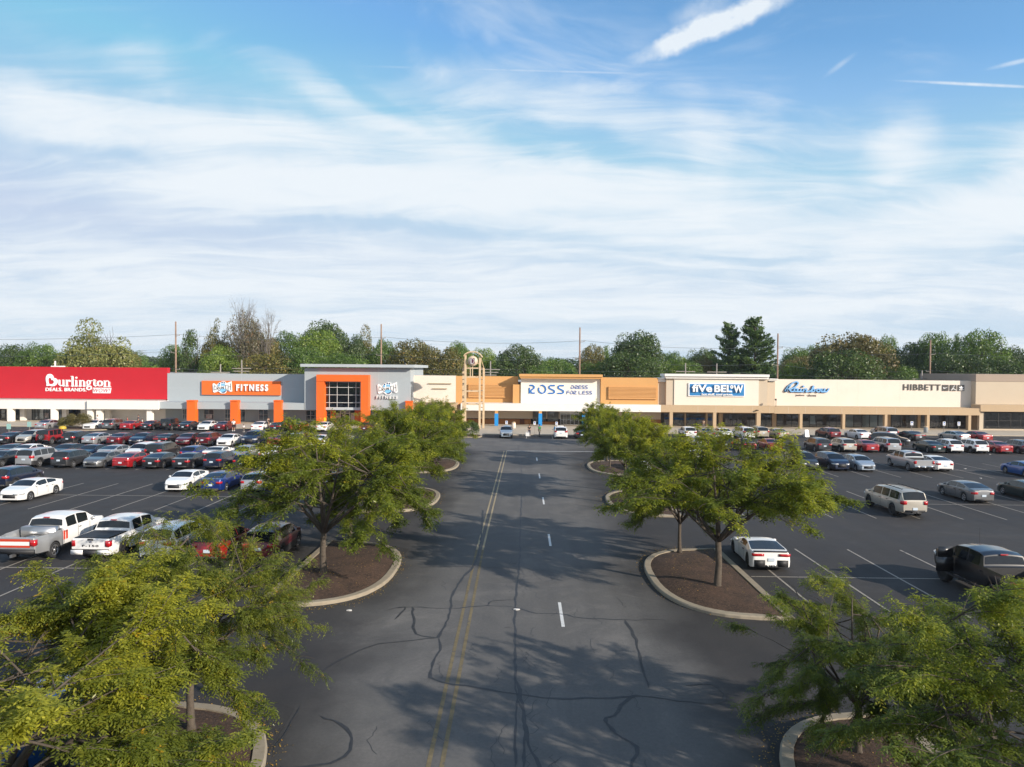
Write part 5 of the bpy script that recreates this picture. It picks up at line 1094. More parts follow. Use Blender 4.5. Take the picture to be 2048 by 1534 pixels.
clt = Car(**LIFT); template('lifted_truck', clt, rim=M_alloyd, wheelw=.33, plates=.75, extras=seams(clt, (1.9, 3.1))+(('step_bumper', bx_mesh('step_bumper', [(-.95, .95, -3.02, -2.88, .68, .88)], .02), [M_plas], None), ('open_door', M_door, ['PAINT'], None), lamp3(5.85, 2.02, 2.0), ('antenna', bx_mesh('antenna', [(.70, .712, 1.9, 1.912, 1.5, 2.6)]), [M_plas], None), ('running_board', bx_mesh('running_board', [(-1.12, -.98, -.9, 1.5, .52, .58)]), [M_plas], None)))
o = car('lifted_truck', 'black', 21.2, 32.2, 0, 'lifted black pickup with its driver door open at the right edge', cat='pickup truck'); o.name = 'pickup_truck.011'
car('suv', 'black', XZ(1790, 885, 96)[0], 97.5, math.radians(-118), 'black suv driving along the aisle past the boxy silver suv', 'moving cars', sc=1.06)
# ============================================================ TREES
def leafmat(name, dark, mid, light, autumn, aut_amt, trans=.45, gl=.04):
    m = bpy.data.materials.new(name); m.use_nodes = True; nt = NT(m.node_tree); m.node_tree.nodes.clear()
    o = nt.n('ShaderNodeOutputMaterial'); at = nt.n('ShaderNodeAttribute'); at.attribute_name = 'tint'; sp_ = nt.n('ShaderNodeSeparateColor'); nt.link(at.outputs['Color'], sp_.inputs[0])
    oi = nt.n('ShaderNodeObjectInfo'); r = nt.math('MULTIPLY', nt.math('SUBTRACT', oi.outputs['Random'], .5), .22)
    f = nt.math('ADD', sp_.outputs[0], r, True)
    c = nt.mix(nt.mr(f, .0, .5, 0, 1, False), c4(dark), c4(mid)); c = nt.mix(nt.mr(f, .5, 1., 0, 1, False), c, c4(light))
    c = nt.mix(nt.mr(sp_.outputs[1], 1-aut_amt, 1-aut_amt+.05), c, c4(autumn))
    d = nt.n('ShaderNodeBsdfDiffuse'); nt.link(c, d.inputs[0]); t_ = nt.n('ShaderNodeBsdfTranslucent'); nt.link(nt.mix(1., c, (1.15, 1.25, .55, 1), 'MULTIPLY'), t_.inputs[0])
    g = nt.n('ShaderNodeBsdfGlossy'); g.inputs['Roughness'].default_value = .45; g.inputs[0].default_value = (.8, .8, .8, 1)
    a = nt.n('ShaderNodeMixShader'); a.inputs[0].default_value = trans; nt.link(d.outputs[0], a.inputs[1]); nt.link(t_.outputs[0], a.inputs[2])
    b_ = nt.n('ShaderNodeMixShader'); b_.inputs[0].default_value = gl; nt.link(a.outputs[0], b_.inputs[1]); nt.link(g.outputs[0], b_.inputs[2]); nt.link(b_.outputs[0], o.inputs[0]); return m
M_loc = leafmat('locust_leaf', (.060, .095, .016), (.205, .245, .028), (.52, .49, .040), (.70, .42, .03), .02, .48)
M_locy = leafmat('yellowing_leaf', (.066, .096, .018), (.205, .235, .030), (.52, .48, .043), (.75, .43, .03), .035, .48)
M_bark = mat('grey_bark', (.085, .068, .052), .95, var=.35, vscale=6, bump=.9, bscale=14)
M_barkp = mat('pale_bark', (.17, .15, .13), .95, var=.3, vscale=5, bump=.6, bscale=14)
def quads_mesh(name, V, tint, flag):
    """V: (N,4,3) quads, tint and flag (N,) per leaf"""
    N = len(V); me = bpy.data.meshes.new(name); me.vertices.add(N*4); me.vertices.foreach_set('co', V.reshape(-1).astype(np.float32))
    me.loops.add(N*4); me.loops.foreach_set('vertex_index', np.arange(N*4, dtype=np.int32)); me.polygons.add(N)
    me.polygons.foreach_set('loop_start', np.arange(0, N*4, 4, dtype=np.int32)); me.update(calc_edges=True); me.validate()
    at = me.color_attributes.new('tint', 'FLOAT_COLOR', 'CORNER'); c = np.zeros((N, 4, 4), np.float32); c[..., 0] = tint[:, None]; c[..., 1] = flag[:, None]; c[..., 3] = 1
    at.data.foreach_set('color', c.reshape(-1)); return me
def norm(a): return a/np.maximum(1e-9, np.linalg.norm(a, axis=-1, keepdims=True))
def locust(seed, H=7.3, R=5.3, trunk=2.1, nf=34, leaflets=5, ll=.15, lw=.055, lean=(0, 0), sparse=1., low=-.10):
    """honey locust: forked vase of limbs, arching twigs, sprays of small leaflets that droop"""
    r = np.random.default_rng(seed); b = MB(); twigs = []
    p0 = np.array([0, 0, -.1]); fk = np.array([lean[0], lean[1], trunk])
    b.tube([tuple(p0), tuple(p0+[0, 0, .25]), tuple((p0+fk)/2+r.normal(0, .04, 3)), tuple(fk)], [.24, .155, .125, .12], 9)
    nl = 7
    for i in range(nl):
        az = 2*math.pi*(i+r.uniform(-.3, .3))/nl; up = i == 0
        rad = R*(r.uniform(.42, .62) if not up else .12); end = fk+np.array([math.cos(az)*rad, math.sin(az)*rad, (H-trunk)*(r.uniform(.50, .78) if not up else .88)])
        mid = fk+(end-fk)*[.62, .62, .42]+r.normal(0, .12, 3); pts = [fk-[0, 0, .15]]
        for t_ in (.25, .5, .75, 1.): pts.append((1-t_)**2*fk+2*t_*(1-t_)*mid+t_*t_*end)
        b.tube([tuple(p) for p in pts], [.10, .07, .05, .035, .022], 6)
        for k in range(9):
            t_ = r.uniform(.22, 1.0); base = (1-t_)**2*fk+2*t_*(1-t_)*mid+t_*t_*end
            a2 = az+r.uniform(-1.5, 1.5) if not up else r.uniform(0, 6.28); rr = R*r.uniform(.62, .98); zt = trunk+(H-trunk)*(low+(1-low)*r.uniform(0, 1.0)**.85)
            hr = math.sqrt(max(.05, 1-((zt-trunk-.35*(H-trunk))/(.66*(H-trunk)))**2)) if zt > trunk+.35*(H-trunk) else .92
            tgt = np.array([fk[0]*.5+math.cos(a2)*rr*hr, fk[1]*.5+math.sin(a2)*rr*hr, zt]); m2 = (base+tgt)/2+[0, 0, .35]+r.normal(0, .15, 3)
            hue = r.uniform(0, 1); dens_ = r.uniform(.35, 1.0); q = [(1-u)**2*base+2*u*(1-u)*m2+u*u*tgt for u in (0, .35, .7, 1)]; b.tube([tuple(p) for p in q], [.030, .022, .014, .006], 5)
            for j in range(9):
                u = r.uniform(.25, 1.02); s = (1-u)**2*base+2*u*(1-u)*m2+u*u*tgt; d = norm((tgt-base)*[1, 1, .5]+r.normal(0, .9, 3)*[1, 1, .55]); ln = r.uniform(.5, 1.15)
                e = s+d*ln+[0, 0, -.08]; twigs.append((s, e, .65*hue+.35*r.uniform(0, 1), dens_)); b.tube([tuple(s), tuple((s+e)/2+[0, 0, .06]), tuple(e)], [.012, .009, .004], 3, False)
    wood = b.mesh('trunk', True)
    T = [t_ for t_ in twigs if r.random() < sparse*(.45+.6*t_[3])]; S0 = np.array([t_[0] for t_ in T]); E0 = np.array([t_[1] for t_ in T]); C0 = np.array([t_[2] for t_ in T])
    n = len(T); idx = np.repeat(np.arange(n), nf); N = len(idx); u = r.uniform(.1, 1.08, N)[:, None]
    P = S0[idx]*(1-u)+E0[idx]*u+r.normal(0, .05, (N, 3)); td = norm(E0[idx]-S0[idx]); D = norm(td*.6+r.normal(0, .75, (N, 3))*[1, 1, .6]+[0, 0, -.1]); FL = r.uniform(.16, .30, N)[:, None]
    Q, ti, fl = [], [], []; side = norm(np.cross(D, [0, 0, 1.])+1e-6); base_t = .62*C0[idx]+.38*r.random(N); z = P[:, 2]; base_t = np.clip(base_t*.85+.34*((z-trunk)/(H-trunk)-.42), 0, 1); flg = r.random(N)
    for k in range(leaflets):
        s = (k+.5)/leaflets; c = P+D*FL*s+np.array([0, 0, -1.])*FL*(s*s)*.55; sg = 1 if k % 2 else -1
        a = norm(side*sg*.85+D*.6+np.array([0, 0, -.35])+r.normal(0, .2, (N, 3))); w = norm(np.cross(a, [0, 0, 1.])+r.normal(0, .25, (N, 3)))*lw*.5
        L_ = ll*r.uniform(.75, 1.2, N)[:, None]; Q.append(np.stack([c, c+a*L_*.5+w, c+a*L_, c+a*L_*.5-w], 1)); ti.append(base_t); fl.append(flg)
    return wood, quads_mesh('crown', np.concatenate(Q), np.concatenate(ti), np.concatenate(fl))
LOC = [locust(101), locust(102, 7.1, 5.2), locust(103, 6.6, 4.7, 1.9), locust(104, 6.2, 4.5, 2.0), locust(105, 7.1, 5.0, 2.3, low=.14), locust(106, 6.9, 4.8, 2.4, low=.2)]
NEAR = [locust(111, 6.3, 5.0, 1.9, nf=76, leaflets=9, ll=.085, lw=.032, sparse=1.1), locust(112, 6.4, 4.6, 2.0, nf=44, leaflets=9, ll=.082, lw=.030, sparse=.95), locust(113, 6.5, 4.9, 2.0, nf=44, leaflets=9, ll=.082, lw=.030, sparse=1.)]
def plant_tree(tm, x, y, z, rz, sc, label, name='honey_locust', mats=(None, None), cat='tree', group='trees on the drive islands'):
    o = thing(name, label, cat, (x, y, z), rz, group); o.scale = sc if hasattr(sc, '__len__') else (sc,)*3
    for nm, me, m_ in (('trunk', tm[0], mats[0] or M_bark), ('crown', tm[1], mats[1] or M_loc)):
        if me is None: continue
        q = bpy.data.objects.new(nm, me); COL.objects.link(q); q.parent = o
        if len(me.materials) == 0: me.materials.append(m_)
        q.material_slots[0].link = 'OBJECT'; q.material_slots[0].material = m_
    return o
Y_ = (None, M_locy)
for tm, x, y, rz, sc, label, mt in [
 (NEAR[0], -10.0, 13.2, 3.5, (1.16, 1.16, .87), 'nearest left tree with thin yellowing leaves, filling the lower left corner', Y_),
 (NEAR[2], -8.9, 18.9, 2.1, (.74, .74, .86), 'left tree behind the nearest one, its bright top crossing the white suv', Y_),
 (LOC[0], -9.4, 33.5, 4.34, (1.14, 1.14, 1.0), 'big left tree with a bare trunk in the mulch of the second island', (None, None)),
 (LOC[3], -9.6, 39.6, 3.0, (1.12, 1.12, 1.0), 'left tree just behind the big bare trunked one, second island', (None, None)),
 (LOC[2], -8.9, 51.2, .2, (1.03, 1.03, 1.06), 'left tree over the third island, nearer of its two', (None, None)),
 (LOC[1], -9.0, 57.4, 4.0, (.95, .95, 1.0), 'left tree over the third island, farther of its two', (None, None)),
 (LOC[0], -9.2, 70.5, 5.0, (.90, .90, .84), 'left tree over the fourth island, nearer of its two', (None, None)),
 (LOC[2], -10.2, 76.5, 2.0, (.9, .9, .86), 'left tree over the fourth island, farther of its two', (None, None)),
 (LOC[3], -10.8, 93.5, 1.0, (.82, .82, .88), 'farthest left tree, below the arched pylon', (None, None)),
 (NEAR[1], 8.7, 18.2, 1.9, (.72, .72, .66), 'low right tree on the nearest right island', (None, None)),
 (NEAR[2], 10.2, 12.9, 3.3, (.97, .97, .90), 'nearest right tree filling the lower right corner', (None, None)),
 (LOC[4], 8.9, 32.1, 3.9, (1.12, 1.12, .97), 'large right tree with a forked trunk beside the white sports car', (None, None)),
 (LOC[2], 8.58, 38.4, 2.6, (.72, .72, .90), 'slim right tree behind the large forked one', (None, None)),
 (LOC[5], 8.42, 52.1, 3.6, (.74, .74, .88), 'right tree on the third island with a dark thin trunk', (None, None)),
 (LOC[4], 8.43, 57.9, 5.2, (.74, .74, .88), 'right tree on the third island with a pale straight trunk', (None, None)),
 (LOC[5], 8.8, 71.0, 4.4, (.66, .66, .78), 'right tree over the fourth island, nearer of its two', (None, None)),
 (LOC[4], 9.2, 77.0, .5, (.66, .66, .78), 'right tree over the fourth island, farther of its two', (None, None)),
 (LOC[3], 10.2, 94.0, 2.2, (.8, .8, .85), 'farthest right tree, before the glass shop entrance', (None, None))]:
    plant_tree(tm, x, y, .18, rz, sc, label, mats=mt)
# ------------------------------------------------------------ background trees
def clumped(seed, nq, blobs, size, el=(1, 1, 1), trunk_h=.12, up=.5, shape='round'):
    """crown in a unit box (width 1, height 1): leaf quads on many small lobes; leaves face outward from their lobe"""
    r = np.random.default_rng(seed); C_, R_ = [], []
    for i in range(blobs):
        th, ph = r.uniform(0, 2*math.pi), math.acos(r.uniform(-.75, 1)); rr = r.uniform(.55, 1)**.5
        v = np.array([math.cos(th)*math.sin(ph)*rr*.40, math.sin(th)*math.sin(ph)*rr*.40, trunk_h+(1-trunk_h)*.5+math.cos(ph)*rr*(1-trunk_h)*.40])
        if shape == 'spread': v[2] = trunk_h+.30+.62*(1-((v[0]**2+v[1]**2)/.17))*r.uniform(.5, 1) if r.random() < .85 else r.uniform(.1, .6)
        if shape == 'cone': h = r.random()**1.3; w = (1-h)*.42+.05; v = np.array([math.cos(th)*w*rr, math.sin(th)*w*rr, trunk_h+h*(1-trunk_h-.05)])
        C_.append(v); R_.append(r.uniform(.075, .16)*(1 if shape != 'cone' else .75))
    C_ = np.array(C_); R_ = np.array(R_); w = R_**2; idx = r.choice(blobs, nq, p=w/w.sum()); d = norm(r.normal(0, 1, (nq, 3))+[0, 0, .25]); 
    P = C_[idx]+d*(R_[idx]*r.uniform(.6, 1.15, nq)**.5)[:, None]*el; nrm = norm(d+r.normal(0, .55, (nq, 3))); a = norm(np.cross(nrm, r.normal(0, 1, (nq, 3)))); b2 = np.cross(nrm, a)
    s = size*r.uniform(.6, 1.4, nq)[:, None]; V = np.stack([P-a*s, P-b2*s*.7, P+a*s, P+b2*s*.7], 1); lob = r.random(blobs)
    return quads_mesh('crown', V, np.clip(.55*lob[idx]+.45*r.random(nq), 0, 1), r.random(nq))
def bgwood(seed, bare=False, th=.5, spread=.33):
    r = np.random.default_rng(seed); b = MB(); f = np.array([0, 0, th*.4]); b.tube([(0, 0, 0), tuple(f), (r.normal(0, .02), 0, th)], [.028, .020, .012], 7)
    def grow(p, d, ln, rad, lev):
        e = p+d*ln; b.tube([tuple(p), tuple((p+e)/2+r.normal(0, .012, 3)), tuple(e)], [rad, rad*.8, rad*.55], 4, False)
        if lev > 0:
            for _ in range(4 if bare else 3): grow(p+(e-p)*r.uniform(.45, 1), norm(d+r.normal(0, .48, 3)+[0, 0, .22]), ln*r.uniform(.58, .8), rad*.5, lev-1)
    for i in range(6):
        az = i*1.05+r.uniform(-.3, .3); grow(f+np.array([0, 0, r.uniform(0, th*.5)]), norm(np.array([math.cos(az)*spread*1.6, math.sin(az)*spread*1.6, 1.])), .30, .010, 3 if bare else 2)
    return b.mesh('trunk', True)
def pine(seed, nq=15000):
    r = np.random.default_rng(seed); b = MB(); b.tube([(0, 0, 0), (0, 0, .5), (.005, 0, .98)], [.022, .015, .003], 7); Q = []; tt = []
    for i in range(80):
        h = .14+.83*(i/79)**.95; L_ = (.46*(1-h)**.62+.03)*r.uniform(.55, 1.1); az = r.uniform(0, 6.28); d = np.array([math.cos(az), math.sin(az), .12+.25*h]); p = np.array([0, 0, h]); e = p+d*L_
        b.tube([tuple(p), tuple(e)], [.005, .001], 3, False); n = int(nq/80*(L_/.28)); u = r.uniform(.18, 1.05, n)[:, None]; sd = norm(np.cross(d, [0, 0, 1.])); c = p+d*L_*u+sd*r.normal(0, .045, (n, 1))*(1.2-u*.6)+np.array([0, 0, 1.])*r.normal(.008, .010, (n, 1))
        a = norm(d+r.normal(0, .6, (n, 3))*[1, 1, .5]); w = norm(np.cross(a, [0, 0, 1.])+r.normal(0, .5, (n, 3))); s = .024; Q.append(np.stack([c-a*s, c-w*s*.4, c+a*s, c+w*s*.4], 1)); tt.append(np.full(n, r.random())*.5+r.random(n)*.5)
    Q = np.concatenate(Q); tt = np.concatenate(tt); return b.mesh('trunk', True), quads_mesh('crown', Q, tt, r.random(len(Q)))
def unit(pair):
    """scale trunk and crown together so that the tree is 1 wide and 1 tall"""
    al = []
    for me in pair:
        if me is not None: c = np.empty(len(me.vertices)*3, np.float32); me.vertices.foreach_get('co', c); al.append(c.reshape(-1, 3))
    a = np.concatenate(al); zt = a[:, 2].max() if pair[1] is None else np.percentile(al[-1][:, 2], 99.8); zt = max(zt, a[:, 2].max()*.94); wd = np.percentile(np.abs(a[:, :2]), 99.3)*2
    for me, c in zip([m for m in pair if m is not None], al): c[:, :2] /= wd; c[:, 2] /= zt; me.vertices.foreach_set('co', c.ravel()); me.update()
    return pair
BG = {'round': [(bgwood(s), clumped(s, 17000, 80, .0115)) for s in (1, 2, 3, 4)], 'spread': [(bgwood(s+20, th=.55), clumped(s+20, 15000, 60, .0115, shape='spread')) for s in (1, 2)],
      'cone': [(bgwood(31), clumped(31, 8000, 60, .013, shape='cone', trunk_h=.06))], 'sparse': [(bgwood(s+40, True, .6, .26), clumped(s+40, 6500, 40, .010)) for s in (1, 2)], 'bare': [(bgwood(51, True, .6, .3), None)], 'pine': [pine(61), pine(62)], 'bush': [(None, clumped(71, 12000, 60, .014, trunk_h=0.))]}
for v_ in BG.values():
    for pr in v_: unit(pr)
LM = {'dark': leafmat('dark_leaf', (0.038, 0.059, 0.018), (0.062, 0.104, 0.024), (0.115, 0.169, 0.037), (0.209, 0.178, 0.051), .02, .3), 'green': leafmat('green_leaf', (0.058, 0.104, 0.021), (0.105, 0.178, 0.031), (0.188, 0.278, 0.047), (0.335, 0.297, 0.051), .02, .35),
      'bright': leafmat('bright_leaf', (0.095, 0.148, 0.024), (0.178, 0.259, 0.037), (0.293, 0.378, 0.059), (0.460, 0.397, 0.068), .04, .4), 'olive': leafmat('olive_leaf', (0.080, 0.079, 0.021), (0.138, 0.131, 0.031), (0.220, 0.195, 0.047), (0.313, 0.198, 0.051), .1, .3),
      'brown': leafmat('brownish_leaf', (0.070, 0.064, 0.024), (0.135, 0.118, 0.040), (0.230, 0.192, 0.061), (0.270, 0.166, 0.055), .08, .3), 'gold': leafmat('yellow_green_leaf', (.12, .135, .04), (.22, .23, .07), (.34, .34, .10), (.3, .2, .05), .05, .35),
      'pine': leafmat('pine_needle', (0.047, 0.090, 0.031), (0.101, 0.166, 0.050), (0.176, 0.243, 0.072), (0.135, 0.154, 0.055), .0, .25), 'russet': leafmat('russet_leaf', (.08, .075, .04), (.14, .125, .07), (.22, .19, .10), (.20, .11, .05), .15, .3)}
WORDS = {'dark': 'dark green', 'green': 'mid green', 'bright': 'bright green', 'olive': 'olive', 'brown': 'brownish', 'gold': 'pale yellow green', 'pine': 'deep green', 'russet': 'russet'}
BT = [ # kind, colour, px centre, py top, px width, distance, label
 ('round', 'dark', 22, 689, 80, 190, 'dark tree at the left edge above the red store'), ('round', 'green', 82, 687, 84, 180, 'rounded mid green tree left of the tall yellowish one'),
 ('spread', 'gold', 198, 641, 132, 165, 'tall spreading yellow green tree above the red store sign'), ('round', 'olive', 215, 690, 120, 172, 'olive understorey crown below the tall spreading tree'), ('round', 'green', 132, 706, 70, 175, 'low green tree left below the tall spreading tree'), ('round', 'green', 266, 702, 60, 200, 'small green tree right of the tall spreading tree'),
 ('round', 'dark', 330, 718, 60, 230, 'far low tree in the sky gap left of the first utility pole'), ('round', 'green', 350, 690, 62, 170, 'loose green tree behind the leftmost utility pole'), ('cone', 'dark', 382, 660, 76, 162, 'dark upright tree right of the leftmost utility pole'),
 ('spread', 'olive', 434, 641, 66, 165, 'thin russet tree with see-through crown'), ('round', 'bright', 446, 692, 84, 158, 'bright green low tree below the russet one'), ('sparse', 'russet', 487, 601, 70, 160, 'tallest bare looking tree with reddish clumps'), ('bare', 'brown', 532, 609, 66, 162, 'leafless grey tree beside the tallest one'), ('round', 'brown', 512, 664, 96, 168, 'brownish crown under the leafless tree'),
 ('round', 'olive', 542, 706, 140, 150, 'broad dark olive mass above the gym wall'), ('round', 'green', 576, 664, 76, 175, 'green tree left of the big dark one above the gym'), ('round', 'dark', 650, 643, 100, 178, 'big dark tree above the gym tower'), ('round', 'bright', 640, 661, 92, 165, 'bright green tree in front of the big dark one'), ('round', 'green', 612, 694, 100, 152, 'low green crown over the gym roof edge'),
 ('spread', 'olive', 722, 652, 62, 178, 'pale see-through tree left of the second utility pole'), ('round', 'dark', 702, 670, 70, 170, 'dark tree between pale tree and the big dark one'), ('round', 'green', 768, 680, 66, 170, 'green tree behind the second utility pole'), ('round', 'green', 690, 708, 120, 150, 'low green shrubs behind the gym tower roof'),
 ('round', 'olive', 826, 681, 112, 158, 'olive rounded tree right of the second utility pole'), ('round', 'olive', 886, 695, 96, 156, 'second olive tree, just left of the arched pylon'), ('round', 'green', 916, 684, 56, 200, 'green crown peeking over the olive trees'), ('round', 'bright', 966, 697, 66, 170, 'yellow green tree seen behind the arched pylon'), ('round', 'green', 925, 700, 60, 165, 'small green tree behind the left side of the pylon'),
 ('round', 'dark', 1038, 690, 94, 160, 'round dark tree between the pylon and the blue lettered bay'), ('round', 'green', 1108, 716, 90, 210, 'far green tree in the gap left of the third utility pole'), ('cone', 'green', 1116, 722, 44, 160, 'small pointed green tree above the ivory sign bay'), ('round', 'green', 1080, 730, 70, 155, 'low green tree above the ivory sign bay, left'),
 ('round', 'olive', 1186, 690, 60, 176, 'olive tree just right of the third utility pole'), ('cone', 'green', 1212, 692, 44, 180, 'narrow green tree left of the big rounded dark one'), ('round', 'green', 1190, 724, 66, 155, 'low bluish green bush like tree above the ochre store'), ('round', 'dark', 1274, 664, 112, 158, 'large rounded dark tree above the ochre store'), ('round', 'dark', 1262, 704, 130, 150, 'dark lower mass beneath the large rounded tree'),
 ('round', 'green', 1344, 704, 60, 240, 'far green crown right of the large rounded tree'), ('round', 'bright', 1356, 716, 70, 170, 'yellowish low tree above the cream cornice'), ('round', 'dark', 1404, 698, 70, 185, 'dark tree left of the two pines'), ('round', 'brown', 1418, 712, 60, 170, 'brownish low tree left of the two pines'), ('round', 'green', 1382, 724, 60, 160, 'small green tree behind the short poles'),
 ('pine', 'pine', 1459, 646, 76, 165, 'left and shorter of two tall pines'), ('pine', 'pine', 1511, 636, 92, 162, 'right and taller of two tall pines'), ('round', 'dark', 1486, 712, 100, 170, 'dark crown filling the foot of the two pines'),
 ('round', 'green', 1592, 696, 66, 200, 'green tree right of the fourth utility pole'), ('round', 'brown', 1600, 712, 70, 180, 'brownish tree between fourth pole and the wide dark tree'), ('round', 'bright', 1590, 724, 66, 160, 'low bright tree above the script sign'), ('round', 'green', 1628, 690, 50, 220, 'far green crown at the shoulder of the wide dark tree'),
 ('round', 'brown', 1704, 668, 156, 158, 'very wide dark brownish tree above the long cream wall'), ('round', 'dark', 1690, 700, 140, 150, 'dark lower half of crown under the wide brownish tree'), ('round', 'green', 1776, 672, 50, 190, 'green tree top right of the wide brownish tree'), ('round', 'dark', 1824, 686, 90, 175, 'dark tree between the wide brownish one and the last pole'), ('round', 'green', 1800, 732, 80, 152, 'low green tree left of the last pole'), ('round', 'green', 1872, 666, 74, 170, 'feathery green tree behind the last utility pole'),
 ('cone', 'green', 1914, 668, 36, 175, 'narrow green tree between two broad ones on the right'), ('round', 'green', 1964, 661, 104, 165, 'tall broad green tree above the end store'), ('round', 'dark', 1916, 704, 110, 155, 'dark low tree above the three logo tiles'), ('round', 'dark', 2034, 694, 84, 172, 'dark tree at the right edge above the end store'), ('round', 'dark', 1996, 716, 120, 155, 'dark low mass behind the end store roof')]
nrun = {}
for kind, colr, px, py, w, Yd, label in BT:
    x, zt = XZ(px, py, Yd); wm = w*1.06/FPX*Yd; k = nrun.get(kind, 0); nrun[kind] = k+1; tm = BG[kind][k % len(BG[kind])]
    wood = M_barkp if kind in ('bare', 'sparse') else M_bark; hm = zt*1.0
    plant_tree(tm, x, Yd, 0, random.uniform(0, 6.28), (wm, wm, hm), label, {'pine': 'pine_tree', 'bare': 'bare_tree'}.get(kind, 'broadleaf_tree'), (wood, LM[colr]), 'pine tree' if kind == 'pine' else 'tree', 'trees behind the shops')
# more trees of the belt that read as one mass low behind the roofs
def belt(name, label, n, xr, yr, hr, wr_, cols, seed):
    r = np.random.default_rng(seed); Q, T_, F_ = [], [], []
    src = BG['round'][0][1]; N = len(src.polygons); co = np.empty(N*12, np.float32); src.vertices.foreach_get('co', co); co = co.reshape(N, 4, 3)
    for i in range(n):
        sub = r.choice(N, 3200, replace=False); x = xr[0]+(xr[1]-xr[0])*(i+r.uniform(0, 1))/n; y = r.uniform(*yr); h = r.uniform(*hr); w = r.uniform(*wr_); a = r.uniform(0, 6.28); c_, s_ = math.cos(a), math.sin(a)
        q = co[sub]; cen = q.mean(1, keepdims=True); q = cen+(q-cen)*2.0; q = np.stack([(q[..., 0]*c_-q[..., 1]*s_)*w+x, (q[..., 0]*s_+q[..., 1]*c_)*w+y, q[..., 2]*h], -1); Q.append(q); t0 = r.uniform(0, .6); T_.append(np.clip(t0+r.random(len(sub))*.4, 0, 1)); F_.append(r.random(len(sub)))
    me = quads_mesh(name, np.concatenate(Q), np.concatenate(T_), np.concatenate(F_)); me.materials.append(cols); o = bpy.data.objects.new(name, me); COL.objects.link(o); tag(o, label, 'woodland', None, 'stuff')
belt('tree_belt', 'continuous dark tree belt behind the shop roofs', 74, (-190, 190), (176, 205), (9.0, 12.6), (11, 17), LM['green'], 5)
belt('far_woodland', 'distant wooded rise on the horizon', 90, (-560, 560), (420, 620), (11, 18.5), (26, 44), LM['dark'], 6)
# wooded hills on the horizon
def hill(name, x0, x1, y, hs, seed):
    r = np.random.default_rng(seed); b = MB(); n = 90; rows = 8; V = []
    ph = r.uniform(0, 6, 5)
    for j in range(rows):
        for i in range(n+1):
            u = i/n; x = x0+(x1-x0)*u; hh = hs*(.55+.25*math.sin(3*u*3.1+ph[0])+.12*math.sin(9*u+ph[1])+.05*math.sin(31*u+ph[2]))*math.sin(math.pi*min(1, (j+.0)/(rows-1)*.5+.0)) if j else -1
            b.v.append((x, y+j*60, hh+(r.normal(0, 1.6) if j else 0)))
    for j in range(rows-1):
        for i in range(n): a = j*(n+1)+i; b.f.append((a, a+1, a+n+2, a+n+1)); b.m.append(0)
    return structure(name, b, M_hill, True)
M_hill = mat('wooded_hill', (.040, .062, .030), .95, var=.45, vscale=.05, bump=1., bscale=.3)
hill('hills', -1500, 1700, 900, 34, 3)
# ------------------------------------------------------------ shrubs
def shrub(x, y, w, h, colr, label, name='shrub', z=.15, rz=0):
    return plant_tree((None, BG['bush'][0][1]), x, y, z-.02*h, rz, (w, w*.8, h), label, name, (None, LM[colr]), 'shrub', 'shrubs by the shop walk')
shrub(-70.0, 110.5, 4.4, 2.4, 'brown', 'wide rounded brown hedge in front of the red store'); shrub(-71.6, 110.2, 2.6, 1.8, 'olive', 'lower left lobe of hedge in front of the red store')
shrub(-7.9, 103.8, 3.3, 2.2, 'dark', 'leafy dark green shrub on the small bed by the pylon')
shrub(46.5, 109, 1.6, 1.1, 'brown', 'small reddish plant beside the leaning white board'); shrub(-31.6, 119.5, 2.3, 1.5, 'brown', 'reddish planter shrub left of the gym doors'); shrub(-23.6, 119.5, 1.7, 1.6, 'brown', 'reddish planter shrub right of the gym entrance frame')
shrub(-38.0, 118.8, 1.6, 1.3, 'green', 'small green planter shrub by the orange frame left leg')

# fallen leaflets blown against the kerbs and over the beds
fr = np.random.default_rng(99); Q = []
for sg in (-1, 1):
    for (y0, y1) in ((9.4, 20.6), (29., 39.8), (48.4, 58.8), (67., 77.8)):
        n = 520 if y0 < 40 else 220; a = fr.uniform(-math.pi/2, math.pi/2, n); w = 4.9*np.abs(np.cos(a))**.62; k = 1+np.abs(fr.normal(0, .045, n)); ym = (y0+y1)/2
        x = sg*(11.05-w*k); y = ym+(y1-y0)/2*np.sign(np.sin(a))*np.abs(np.sin(a))**.8*k; c = np.stack([x, y, np.full(n, .013)], 1)
        m = 260 if y0 < 40 else 90; c2 = np.stack([sg*fr.uniform(6.9, 10.6, m), ym+fr.uniform(-.33, .33, m)*(y1-y0), np.full(m, .36)], 1); c = np.concatenate([c, c2])
        d = fr.uniform(0, 6.28, len(c)); u = np.stack([np.cos(d), np.sin(d), fr.normal(0, .2, len(c))], 1)*.035; v_ = np.stack([-np.sin(d), np.cos(d), fr.normal(0, .3, len(c))], 1)*.016; c[:, 2] += .008; Q.append(np.stack([c-u, c-v_, c+u, c+v_], 1))
Q = np.concatenate(Q); me = quads_mesh('fallen_leaves', Q, fr.random(len(Q)), fr.random(len(Q))); me.materials.append(leafmat('dry_leaf', (.12, .08, .03), (.25, .17, .05), (.38, .27, .07), (.45, .25, .05), .2, .1)); o = bpy.data.objects.new('fallen_leaves', me); COL.objects.link(o); tag(o, 'small dry leaves scattered along the island kerbs', 'fallen leaves', None, 'stuff')
